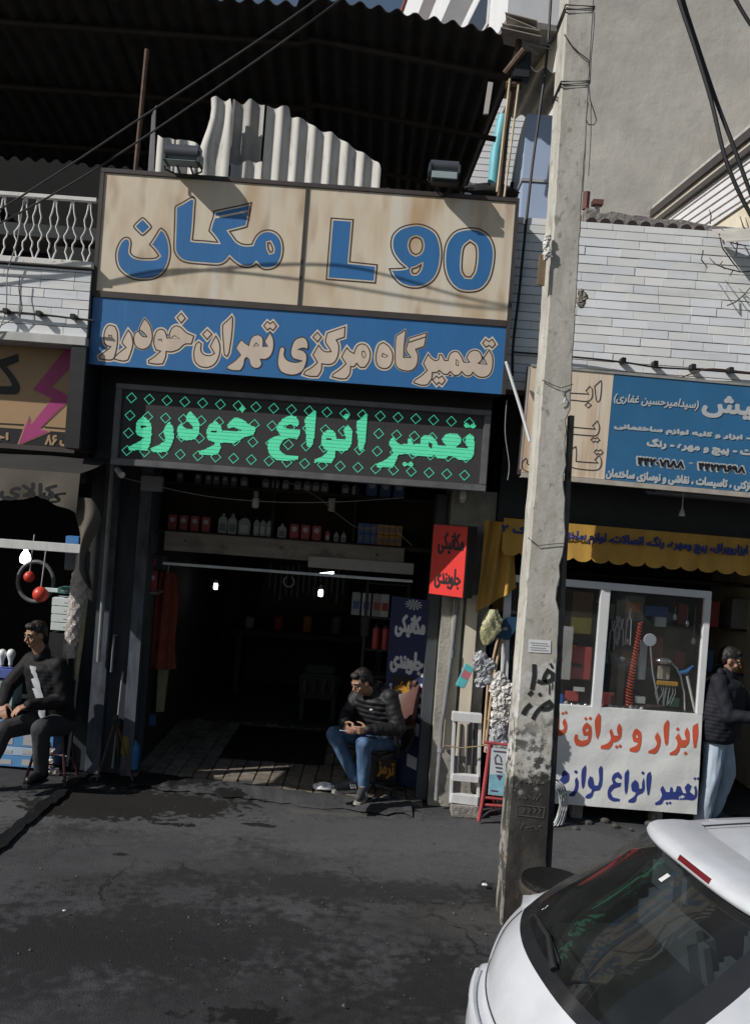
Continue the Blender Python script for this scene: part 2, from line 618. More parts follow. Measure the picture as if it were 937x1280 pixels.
ground_stains(asphalt, [
    spot(480, 1040, 3.4, .5, .02, DUST, .5, .8, .55), spot(30, 1010, .7, .35, 0, DUST, .4, .8, .6), spot(560, 1075, 1.3, .5, 0, DUST, .5, .8, .4),
    spot(190, 1165, 1.5, .42, .1, (.02, .02, .022), .5, 1.0, .9), spot(60, 1190, 1.0, .4, 0, (.018, .018, .02), .5, 1.0, .85), spot(420, 1110, 1.4, .22, .05, (.022, .021, .021), .5, 1.2, .8),
    spot(330, 1260, 1.6, .4, 0, (.022, .022, .024), .6, 1.0, .7), spot(600, 1230, .9, .4, .3, (.016, .016, .017), .5, 1.0, .85), spot(610, 1150, .4, .25, 0, (.07, .066, .06), .4, 1.0, .5),
    spot(170, 1002, .95, .42, .05, OILC, .16, .9, .96), spot(110, 1012, .5, .25, 0, OILC, .16, .9, .95), spot(180, 975, .7, .3, 0, TARC, .2, .8, .97), spot(225, 1030, .16, .05, 0, TARC, .2, .9, .95),
    spot(322, 1030, .12, .035, 0, TARC, .2, .9, .9), spot(282, 992, .14, .14, 0, TARC, .2, .7, .95), spot(305, 1264, .22, .1, .1, TARC, .25, .9, .9), spot(150, 1069, .06, .03, 0, TARC, .2, .6, .9),
    spot(425, 1017, .5, .05, .05, (.1, .095, .085), .3, 1.0, .7), spot(640, 1120, .3, .2, 0, (.02, .02, .02), .3, .9, .7)])
oil = M('oil', (0.012, 0.011, 0.011), 0.6, var=0.5, scale=8, bump=0.5, bscale=50, stain=((0.07, 0.07, 0.068), 45, (1, 1, 1), 0.6, 0.06, 0.8), spec=0.3)
black_oil = M('black_oil', (0.008, 0.008, 0.008), 0.5, var=0.4, scale=8, bump=0.7, bscale=30, spec=0.3)
paver_m = [M('paver_%s' % k, c, 0.85, var=0.3, scale=14, bump=0.3, bscale=90, spec=0.2,
             stain=((0.03, 0.028, 0.026), 3.2, (1, 1, 1), 0.52, 0.2, 0.8)) for k, c in
           (('a', (0.2, 0.175, 0.14)), ('b', (0.165, 0.145, 0.12)), ('c', (0.23, 0.2, 0.165)))]
slab = M('slab', (0.035, 0.032, 0.03), 0.8, var=0.4, scale=3, bump=0.3)
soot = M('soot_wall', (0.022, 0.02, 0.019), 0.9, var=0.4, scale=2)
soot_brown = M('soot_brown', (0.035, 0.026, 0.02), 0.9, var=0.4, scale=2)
black_steel = M('black_steel', (0.016, 0.017, 0.019), 0.55, var=0.3, scale=6, metal=0.0)
blue_steel = M('blue_grey_steel', (0.075, 0.085, 0.105), 0.6, var=0.3, scale=5, stretch=(6, 6, .7), stain=((0.012, 0.012, 0.014), 2.0, (3, 3, 1), 0.48, 0.2, 0.85))
grey_steel = M('grey_steel', (0.22, 0.225, 0.235), 0.5, var=0.25, scale=5, stretch=(6, 6, .7), stain=((0.06, 0.055, 0.05), 4, (3, 3, 1), 0.55, 0.2, 0.7))
post_steel = M('post_steel', (0.062, 0.068, 0.075), 0.6, var=0.2, scale=5)
column_dark = M('column_dark', (0.026, 0.028, 0.034), 0.65, var=0.4, scale=4, stretch=(4, 4, .6))
rust = M('rusty_steel', (0.1, 0.06, 0.04), 0.8, var=0.5, scale=14, stretch=(1, 1, .3), stain=((0.02, 0.018, 0.017), 5, (1, 1, 1), 0.5, 0.2, 0.8))
alu = M('pale_aluminium', (0.66, 0.67, 0.68), 0.42, metal=0.0, var=0.1, scale=6, stretch=(4, 4, .5), stain=((0.3, 0.3, 0.3), 6, (2, 2, .5), 0.6, 0.2, 0.5))
galv = M('galvanised', (0.5, 0.51, 0.52), 0.45, metal=0.35, var=0.2, scale=7)
white_paint = M('white_rail_paint', (0.72, 0.71, 0.69), 0.6, var=0.12, scale=9, stain=((0.2, 0.13, 0.08), 14, (1, 1, 1), 0.62, 0.08, 0.8))
tile_m = [M('tile_%s' % k, c, 0.38, var=0.07, scale=2.2, stretch=(.6, .6, 2), stain=((0.42, 0.43, 0.46), 1.8, (.5, .5, 2.6), 0.55, 0.2, 0.6))
          for k, c in (('a', (0.84, 0.855, 0.88)), ('b', (0.77, 0.79, 0.82)), ('c', (0.86, 0.86, 0.86)), ('d', (0.8, 0.81, 0.80)))]
tile_joint = M('tile_joint', (0.22, 0.17, 0.15), 0.9, var=0.4, scale=5)
plaster = M('grey_plaster', (0.60, 0.575, 0.53), 0.92, var=0.1, scale=1.4, bump=0.6, bscale=3.5,
            stain=[((0.45, 0.435, 0.405), 0.9, (1, 1, 1), 0.52, 0.15, 0.55), ((0.68, 0.665, 0.63), 2.1, (1, 1, .5), 0.6, 0.12, 0.6)])
beige_wall = M('beige_cladding', (0.66, 0.6, 0.47), 0.8, var=0.08, scale=3)
cream_render = M('cream_render', (0.74, 0.67, 0.53), 0.9, var=0.1, scale=3, bump=0.3, bscale=20, stain=((0.5, 0.42, 0.3), 2, (1, 1, .6), 0.52, 0.15, 0.6))
white_clad = M('white_cladding', (0.74, 0.75, 0.77), 0.6, var=0.06, scale=3)
rubble = M('rough_mortar', (0.25, 0.235, 0.22), 0.95, var=0.4, scale=18, bump=0.9, bscale=30)
dark_room = M('dark_recess', (0.01, 0.01, 0.011), 0.95, var=0)
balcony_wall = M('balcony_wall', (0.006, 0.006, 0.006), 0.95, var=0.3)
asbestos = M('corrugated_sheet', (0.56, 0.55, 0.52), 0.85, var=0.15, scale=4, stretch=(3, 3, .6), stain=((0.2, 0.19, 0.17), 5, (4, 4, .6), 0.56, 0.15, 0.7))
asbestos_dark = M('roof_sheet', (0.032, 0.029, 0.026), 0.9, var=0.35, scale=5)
grey_sheet = M('grey_roof_sheet', (0.2, 0.19, 0.165), 0.85, var=0.2, scale=4)
cream_panel = M('cream_sign_panel', (0.70, 0.61, 0.47), 0.5, var=0.05, scale=1.6, stretch=(3, 3, .5),
                stain=[((0.50, 0.345, 0.20), 1.5, (2.2, 2.2, .8), 0.48, 0.24, 0.9, 2.5), ((0.72, 0.69, 0.61), 2.2, (4, 4, .14), 0.5, 0.2, 0.8, 1.5), ((0.33, 0.2, 0.105), 2.6, (2.2, 2.2, .7), 0.57, 0.2, 0.7, 2.0)])
sign_blue = M('sign_blue', (0.036, 0.165, 0.40), 0.45, var=0.07, scale=2, stretch=(3, 3, .5), stain=((0.2, 0.3, 0.45), 2.0, (9, 9, .25), 0.64, 0.1, 0.45))
sign_brown = M('sign_outline_brown', (0.055, 0.035, 0.03), 0.6, var=0)
sign_frame = M('sign_frame', (0.055, 0.045, 0.043), 0.55, var=0.2)
cream_letter = M('cream_lettering', (0.66, 0.55, 0.45), 0.5, var=0.1, scale=1.6, stretch=(3, 3, .5), stain=((0.5, 0.41, 0.31), 2.5, (3, 3, .7), 0.55, 0.15, 0.6))
cream_edge = M('cream_letter_edge', (0.72, 0.62, 0.5), 0.5, var=0.08)
led_face = M('led_face', (0.052, 0.051, 0.053), 0.6, var=0.12, scale=3, spec=0.25)
led_on = M('led_green', (0.06, 0.25, 0.16), 0.6, var=0, emit=(0.085, 0.72, 0.40), estr=0.72)
led_dim = M('led_green_thin', (0.05, 0.3, 0.2), 0.6, var=0, emit=(0.07, 0.72, 0.42), estr=0.62)
led_frame = M('led_frame', (0.12, 0.12, 0.125), 0.5, var=0.25, scale=8)
rubber = M('black_rubber', (0.012, 0.012, 0.013), 0.7, var=0.2)
cable_black = M('cable_black', (0.018, 0.018, 0.02), 0.6, var=0)
cable_grey = M('cable_grey', (0.3, 0.3, 0.3), 0.6, var=0)

# ------------------------------------------------------------------ the ground
g = MB()
nx, ny = 80, 60
def gp(u, v):
    x = -400 + 800 * u if False else 0
    return (x, 0, 0)
xs = [-600, -60, -20, -10] + [-8 + i * 0.25 for i in range(65)] + [10, 20, 60, 600]
ys = [-600, -60, -20, -6] + [i * 0.25 for i in range(38)] + [9.4, 9.8, 30, 80, 900]
def gh(x, y):
    if -8 <= x <= 8 and 0 <= y <= 9.3:
        return 0.012 * sin(x * 1.7 + y) * cos(y * 1.3 - x * .4) + 0.006 * sin(x * 5.1) * sin(y * 4.3) - 0.006
    return -0.012
for y in ys:
    for x in xs: g.v.append(V((x, y, gh(x, y))))
for j in range(len(ys) - 1):
    for i in range(len(xs) - 1):
        a = j * len(xs) + i
        g.f.append((a, a + 1, a + 1 + len(xs), a + len(xs)))
g.struct('ground', asphalt, smooth=2)

# the tar-filled joint that runs from the left shop's corner towards the street
gt = MB()
rr = random.Random(5)
edge_a, edge_b = [], []
for i in range(26):
    t = i / 25
    px, py = 112 - 130 * t, 962 + 108 * t
    wd = 2.5 + 4.5 * t
    x0, y0 = gpx(px - wd + rr.uniform(-2, 2), py - wd * .8 + rr.uniform(-2, 2)); x1, y1 = gpx(px + wd + rr.uniform(-2, 2), py + wd * .8 + rr.uniform(-2, 2))
    edge_a.append((x0, y0, 0.02)); edge_b.append((x1, y1, 0.02))
gt.add(edge_a + edge_b, [(i, i + 26, i + 27, i + 1) for i in range(25)])
gt.struct('tar_joint', black_oil)

# garage floor of small pavers, plain slab further in
gf = MB(); gf.box(-2.2, 0.62, 11.5, 14.0, -0.2, 0.015)
gf.box(-2.2, 0.62, 8.99, 11.5, -0.2, -0.014)
floor_o = gf.struct('garage_floor', slab)
pv = {}
def paver_mesh(wd, k):
    if (wd, k) not in pv:
        pv[(wd, k)] = MB().box(-wd / 2 + .004, wd / 2 - .004, -.145, .145, -.05, 0).mesh('paver', paver_m[k], bev=0.006)
    return pv[(wd, k)]
def paver(x, y, z, wd=0.15):
    o = bpy.data.objects.new('paver', paver_mesh(wd, RND.choice((0, 0, 1, 1, 2))))
    o.location = (x, y, z + RND.uniform(-.003, .003)); o.rotation_euler = (RND.uniform(-.012, .012), RND.uniform(-.012, .012), RND.uniform(-.01, .01))
    C.objects.link(o); o.parent = floor_o
ncol = 0
for i in range(19):
    x = -2.12 + i * 0.15
    front = 9.0 - 0.12 * max(0, x + 1.9) * 1.0
    off = 0.15 if i % 2 else 0.0
    for j in range(9):
        y = 8.83 + j * 0.295 + off * .5
        if y - .145 < front - 0.02 and x < -1.0: continue
        if y > 11.45: continue
        paver(x, y, 0.018)
        ncol += 1
# broken asphalt lip before the pavers
lip = MB()
rr = random.Random(8)
A, B_ = [], []
for i in range(34):
    x = -2.1 + i * 0.08
    ya = 8.98 - .0 - (0.27 * (x + 2.1) / 1.8 if x < -.3 else .27) + rr.uniform(-.02, .02)
    A.append((x, ya + .05, 0.03 + rr.uniform(-.006, .006))); B_.append((x, ya - .32 + rr.uniform(-.05, .05), 0.006))
n = len(A)
top2 = [(p[0], p[1] - .1, .03 + rr.uniform(-.008, .008)) for p in A]
lip.add(A + top2 + B_, [(i, i + n, i + n + 1, i + 1) for i in range(n - 1)] + [(i + n, i + 2 * n, i + 2 * n + 1, i + n + 1) for i in range(n - 1)])
lip.struct('asphalt_edge', asphalt)
pit = MB(); pit.box(-1.45, -.35, 9.72, 11.2, 0.022, 0.03)
pit.solo('pit_cover', 'black oily steel plate lying on the garage paving', 'pit cover', black_oil, bev=.003)

# ------------------------------------------------------------------ buildings
# --- garage building
gar = thing('garage_building', 'dark old repair garage with an open front below its big signs', 'building', (-0.8, 9.0, 0))
def gpart(name, mat, *bx, bev=0):
    mb = MB()
    for b in bx: mb.box(*b)
    return mb.part(name, mat, gar, bev=bev)
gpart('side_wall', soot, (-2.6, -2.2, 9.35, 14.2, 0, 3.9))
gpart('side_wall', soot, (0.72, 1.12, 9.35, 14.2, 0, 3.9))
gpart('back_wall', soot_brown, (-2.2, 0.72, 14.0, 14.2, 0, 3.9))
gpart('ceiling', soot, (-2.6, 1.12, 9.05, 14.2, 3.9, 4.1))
gpart('front_fascia', black_steel, (-2.55, .98, 8.3, 9.05, 3.0, 4.45))
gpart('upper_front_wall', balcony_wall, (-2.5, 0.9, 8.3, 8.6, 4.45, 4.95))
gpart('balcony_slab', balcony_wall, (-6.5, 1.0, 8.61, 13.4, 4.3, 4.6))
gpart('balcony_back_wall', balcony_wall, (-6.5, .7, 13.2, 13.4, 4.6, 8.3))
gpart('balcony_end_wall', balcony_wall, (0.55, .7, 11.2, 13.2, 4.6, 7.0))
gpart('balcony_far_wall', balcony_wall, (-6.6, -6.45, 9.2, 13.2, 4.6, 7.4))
gpart('storage_box', M('faded_grey_boards', (0.22, 0.21, 0.205), .8), (-3.55, -2.2, 9.6, 10.2, 4.6, 5.25))
gpart('storage_lid', M('faded_lid', (0.36, 0.35, 0.34), .8), (-4.6, -2.1, 9.55, 10.2, 5.32, 5.45))
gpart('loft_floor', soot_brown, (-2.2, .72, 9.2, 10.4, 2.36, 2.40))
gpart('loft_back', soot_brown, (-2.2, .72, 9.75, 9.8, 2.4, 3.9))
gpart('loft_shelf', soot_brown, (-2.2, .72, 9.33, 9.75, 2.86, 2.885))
for x in (-1.03, -.2):
    gpart('shelf_upright', soot_brown, (x - .012, x + .012, 9.35, 9.75, 2.4, 3.4))
beam_m = M('pale_timber', (0.21, 0.18, 0.15), 0.8, var=0.2, scale=4, stretch=(.5, 1, 6), stain=((0.05, 0.04, 0.035), 3, (1, 1, 1), .55, .15, .7))
bo = MB()
bo.box(-2.06, 0.32, 9.14, 9.2, 2.2, 2.39)
lb = bo.part('loft_beam', beam_m, gar, bev=.004)
MB().box(-.62, .42, 9.08, 9.138, 2.14, 2.25).part('light_batten', M('batten', (0.3, 0.28, 0.25), .7), lb, bev=.004)
MB().box(-2.05, .42, 9.1, 9.16, 2.06, 2.085).part('shutter_rail', galv, lb)
for x in (-1.85, -.9, .05):
    MB().lathe([(.012, 0), (.012, .006)], (0, 0, 0), 8, Matrix.Translation((x, 9.138, 2.31)) @ Matrix.Rotation(pi / 2, 4, 'X')).part('bolt', black_steel, lb)
# the steel front columns left of the opening
lc = thing('steel_column', 'oily blue grey steel column left of the garage opening with a conduit', 'column', (-2.5, 9.0, 0))
MB().box(-2.62, -2.48, 8.93, 9.35, 0, 3.75).part('angle_face', blue_steel, lc)
MB().box(-2.475, -2.29, 9.0, 9.35, 0, 3.75).part('web_plate', column_dark, lc)
MB().box(-2.28, -2.17, 8.94, 9.35, 0, 3.75).part('shutter_guide', blue_steel, lc)
MB().box(-2.78, -2.64, 9.02, 9.35, 0, 3.9).part('side_plate', column_dark, lc)
MB().tube([(-2.55, 8.88, 3.6), (-2.55, 8.88, 1.1)], .022, 8).part('conduit', grey_steel, lc, smooth=True)
MB().tube([(-2.41, 8.96, 1.35), (-2.43, 8.93, 1.36), (-2.43, 8.92, 1.2), (-2.43, 8.92, 1.0)], .012, 6).part('hasp', grey_steel, lc, smooth=True)
MB().tube([(-2.33, 8.97, 1.0), (-2.34, 8.95, .5), (-2.36, 8.96, .06)], .012, 6).part('hanging_chain', grey_steel, lc)
# right post and pillar
rp = MB(); rp.box(0.59, 0.69, 8.86, 9.3, 0, 2.95)
rp.solo('steel_post', 'flat dark grey steel post between the blue banner and the concrete pillar', 'post', post_steel, (0.65, 9.05, 0), bev=.004)
conc_pillar = M('pillar_concrete', (0.35, 0.335, 0.3), .9, var=.2, scale=4, bump=.5, bscale=25, stain=[((0.13, 0.13, 0.125), 2.2, (1, 1, .6), .5, .15, .8), ((.5, .47, .4), 3, (2, 2, .4), .6, .1, .7)])
cp = MB(); cp.box(.70, 1.14, 8.72, 9.35, 0, 3.0)
pil = cp.solo('concrete_pillar', 'worn concrete pillar between the garage and the tool shop', 'pillar', conc_pillar, (0.93, 9.2, 0))
cream_board = M('cream_board', (0.66, .6, .48), .75, var=.12, scale=4, stretch=(3, 3, .4), stain=((.3, .25, .18), 5, (3, 3, .5), .6, .1, .6))
q0, q1 = W(560, 900, 8.98), W(600, 760, 8.98)
cbx = MB(); cbx.box(.80, .89, 8.665, 8.70, .55, 1.98); cbx.box(.92, 1.03, 8.665, 8.70, .5, 2.02)
cbx.solo('wooden_board', 'pair of tall cream boards leaning on the concrete pillar behind the step ladder', 'boards', cream_board, (0.95, 8.68, .5))
# drain pipe on the pillar
dp = MB().tube([W(578, 690, 8.64), W(566, 800, 8.64), W(556, 880, 8.63), W(552, 905, 8.63), W(545, 1000, 8.63)], .022, 10)
dpo = dp.solo('drain_pipe', 'thin grey drain pipe running down the concrete pillar', 'pipe', grey_steel, smooth=True)
jt = MB(); jt.tube([W(565, 812, 8.64), W(564, 822, 8.64)], .03, 10); jt.part('pipe_joint', grey_steel, dpo, smooth=True); jt = MB(); jt.tube([W(551, 935, 8.63), W(550, 940, 8.63)], .034, 10); jt.part('pipe_joint', grey_steel, dpo, smooth=True)

# --- tile parapets: every tile is its own piece
def tile_wall(name, label, x0, x1, z0, z1, Y, th, rowh, tw, seed, skip=None):
    b = thing(name, label, 'wall', ((x0 + x1) / 2, Y, z0))
    MB().box(x0, x1, Y + .012, Y + th, z0, z1).part('backing', tile_joint, b)
    r = random.Random(seed)
    cache = {}
    row = 0
    z = z0
    n = 0
    while z < z1 - .02:
        h = min(rowh, z1 - z)
        x = x0 - r.uniform(0, tw)
        while x < x1 - .01:
            wd = tw * r.choice((.62, .8, 1, 1, 1, 1, 1.12))
            a, c = max(x, x0), min(x + wd, x1)
            if c - a > .03:
                key = (round((c - a) * 50) / 50, round(h, 3), r.randrange(8) % 4)
                if key not in cache:
                    cache[key] = MB().box(-key[0] / 2 + .0007, key[0] / 2 - .0007, 0, .02, .003, h - .003).mesh('tile', tile_m[key[2]], bev=.002)
                o = bpy.data.objects.new('tile', cache[key])
                o.location = V(((a + c) / 2, Y + r.uniform(-.0025, .0025), z)) - ORG[b.name]
                o.rotation_euler = (r.uniform(-.012, .012), r.uniform(-.004, .004), r.uniform(-.008, .008))
                o.scale = ((c - a) / key[0], 1, 1)
                C.objects.link(o); o.parent = b
                n += 1
            x += wd
        z += rowh
    return b, n
pr, n1 = tile_wall('tiled_parapet', 'white tiled upper wall above the blue tool shop sign', .86, 4.0, 3.9, 5.435, 8.17, .35, .0775, .28, 21)
plf, n2 = tile_wall('tiled_parapet', 'white tiled balcony wall above the arrow sign', -4.4, -2.555, 4.033, 4.603, 7.85, .3, .078, .285, 22)
MB().box(-4.5, -2.548, 7.815, 8.2, 4.621, 4.671).part('coping', white_paint, plf, bev=.004)
MB().box(-4.5, -2.55, 7.82, 8.2, 3.957, 4.031).part('lower_ledge', M('dirty_ledge', (.5, .5, .49), .8, var=.15), plf, bev=.004)
# rough mortar cap and gutter on the right parapet
cap = MB()
r = random.Random(2)
pts = [(1.68 + i * .056, 5.438 + (.12 + r.uniform(-.018, .018)) * max(.15, 1 - i / 46)) for i in range(42)]
cap.prism([(1.68, 5.436)] + pts + [(3.98, 5.436)], 'y', 8.22, 8.52)
cap.part('mortar_cap', rubble, pr)
ct = MB()
for i in range(9): ct.prism([(1.73 + i * .12 + .045 * cos(t * pi / 6), 5.442 + .04 * sin(t * pi / 6)) for t in range(7)], 'y', 8.185, 8.218)
ct.part('ridge_tile', M('dark_clay', (.03, .02, .02), .9, var=.2), pr)

# --- left shop shell
ls = thing('electrical_shop', 'dark electrical goods shop left of the garage', 'building', (-4.0, 9.2, 0))
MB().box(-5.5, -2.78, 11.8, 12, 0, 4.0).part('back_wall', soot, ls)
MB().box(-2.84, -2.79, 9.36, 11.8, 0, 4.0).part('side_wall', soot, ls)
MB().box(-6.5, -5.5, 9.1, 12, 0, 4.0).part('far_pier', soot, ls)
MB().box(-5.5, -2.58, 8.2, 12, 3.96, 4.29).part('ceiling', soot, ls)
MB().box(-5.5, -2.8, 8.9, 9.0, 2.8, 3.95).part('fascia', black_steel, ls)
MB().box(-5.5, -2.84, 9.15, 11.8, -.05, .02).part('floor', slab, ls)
# --- right shop shell
rs = thing('tool_shop', 'dark hardware and tool shop right of the garage', 'building', (3.2, 9.2, 0))
MB().box(1.2, 6.0, 11.6, 11.8, 0, 4.0).part('back_wall', soot, rs)
MB().box(1.165, 1.22, 9.36, 11.6, 0, 4.0).part('side_wall', soot, rs)
MB().box(6.0, 7.0, 9.05, 11.8, 0, 5.6).part('far_pier', plaster, rs)
MB().box(1.0, 6.0, 8.61, 11.8, 3.9, 4.25).part('ceiling', soot, rs)
MB().box(1.15, 6.0, 8.62, 8.9, 2.5, 3.89).part('fascia', black_steel, rs)
MB().box(1.22, 6.0, 9.15, 11.6, -.05, .02).part('floor', slab, rs)
MB().box(4.01, 6.0, 8.25, 8.6, 3.9, 5.4).part('upper_wall', white_clad, rs)

# ------------------------------------------------------------------ the big painted sign
YS = 7.9
x0, x1, z0, z1 = -2.54, 1.025, 3.816, 5.486
sg = thing('shop_sign', 'large cream and blue lightbox sign lettered with L 90 above the garage', 'sign', (-.8, YS, z0))
MB().box(x0 + .01, x1 - .01, YS + .012, YS + .40, z0 + .01, z1 - .01).part('case', sign_frame, sg)
zm = 4.421
xd = -.78
def panel(name, mat, a, b, c, d):
    return MB().box(a, b, YS, YS + .011, c, d).part(name, mat, sg)
panel('cream_panel', cream_panel, x0 + .02, xd - .012, zm + .028, z1 - .025)
panel('cream_panel', cream_panel, xd + .012, x1 - .02, zm + .028, z1 - .025)
panel('blue_panel', sign_blue, x0, x1, z0, zm - .028)
fr = MB()
fr.box(x0 - .012, x1 + .012, YS - .012, YS + .06, z1 - .025, z1 + .015)
fr.part('top_rail', sign_frame, sg, bev=.004)
MB().box(x0 - .012, x0 + .02, YS - .012, YS + .06, zm - .02, z1 - .026).part('side_rail', sign_frame, sg)
MB().box(x1 - .02, x1 + .012, YS - .012, YS + .06, z0, z1 - .026).part('side_rail', sign_frame, sg)
MB().box(x0 + .021, x1 - .021, YS - .010, YS + .02, zm - .028, zm + .028).part('middle_rail', sign_frame, sg, bev=.003)
MB().box(xd - .012, xd + .012, YS - .010, YS + .02, zm + .029, z1 - .026).part('divider', sign_frame, sg)

pl = facade(YS)
PXM = YS / F                                    # metres per pixel at the sign
def glyph(org, outer, holes=()):
    f = zp(org[0], org[1], org[2], YS)
    def sm(p): return [(q.x, q.y) for q in smooth_path(f(p))]
    return sm(outer), [sm(h) for h in holes]
gA, gB, gC = (135, 235, 7.808), (205, 235, 5.856), (400, 260, 4.074)
top_glyphs = [
    (gA, [(520,392),(560,425),(595,500),(612,600),(605,690),(575,780),(520,850),(440,890),(330,900),(240,885),(165,845),(110,790),(82,715),(80,630),(100,560),(130,510),(160,487),(190,482),(217,500),(228,540),(220,600),(222,632),(250,665),(310,685),(400,690),(470,682),(497,662),(470,620),(430,575),(408,552),(430,520),(470,460),(500,408)], []),
    (gA, [(340,290),(360,302),(422,370),(420,392),(350,458),(328,458),(258,388),(256,366),(320,302)], []),
    (gB, [(215,72),(230,88),(226,150),(218,280),(208,380),(230,384),(300,388),(395,398),(365,355),(330,315),(345,260),(360,215),(367,170),(480,145),(575,125),(640,108),(632,160),(622,220),(607,285),(560,298),(480,318),(500,345),(530,385),(560,405),(600,415),(645,412),(655,385),(680,345),(715,318),(760,308),(805,318),(845,350),(868,400),(872,460),(860,520),(830,570),(790,592),(740,597),(705,582),(675,552),(655,572),(620,582),(575,578),(540,560),(510,538),(480,510),(460,535),(425,558),(380,565),(280,558),(190,550),(135,535),(95,500),(75,455),(76,350),(80,230),(82,150),(90,132),(140,105),(195,72)],
     [[(760,403),(776,400),(795,440),(793,468),(777,472),(763,442)]]),
    (gC, [(57,52),(168,60),(150,275),(290,290),(281,382),(32,363)], []),
    (gC, [(485,82),(540,92),(590,125),(613,180),(618,240),(608,310),(580,365),(530,400),(470,408),(410,390),(370,350),(352,310),(395,309),(436,305),(404,279),(372,235),(360,185),(372,135),(415,98)],
     [[(487,148),(512,160),(521,193),(510,225),(487,238),(465,225),(454,193),(463,160)], [(470,309),(490,304),(515,288),(506,315),(490,333),(472,334),(466,322)]]),
    (gC, [(762,102),(820,112),(865,150),(887,210),(883,290),(862,365),(820,415),(760,429),(700,418),(655,375),(632,310),(630,235),(645,170),(690,118)],
     [[(762,172),(790,195),(795,250),(785,320),(765,352),(740,350),(722,320),(722,260),(732,200)]]),
]
def layer(mb, o, hs, d, off):
    def ih(h):
        ar = abs(sum(h[i - 1][0] * h[i][1] - h[i][0] * h[i - 1][1] for i in range(len(h))) / 2) / PXM ** 2
        return inflate(h, -d if (ar > 40 or d < 0) else -min(d, .25 * PXM))
    hh = [ih(h) for h in hs]
    fill(mb, pl, inflate_sound(o, d, hh), hh, off)
fb, fc, fd = MB(), MB(), MB()
for gi, (org, out, holes) in enumerate(top_glyphs):
    o, hs = glyph(org, out, holes)
    e = gi * .00008
    layer(fd, o, hs, .95 * PXM, .0008 + e)
    layer(fc, o, hs, -.9 * PXM, .0016 + e)
    layer(fb, o, hs, -2.6 * PXM, .0024 + e)
fz = zp(*gB, YS)
bar_ = MB()
stroke(bar_, pl, fz([(374, 217), (490, 195), (612, 170)]), 2.6 * PXM, .0034, closed=False)
fb.part('blue_lettering', sign_blue, sg)
fc.part('lettering_edge', cream_panel, sg)
fd.part('lettering_outline', sign_brown, sg)
bar_.part('letter_bar', cream_panel, sg)
g4, g5, g6, g7 = (120, 380, 5.856), (235, 385, 5.856), (345, 395, 5.856), (470, 405, 5.856)
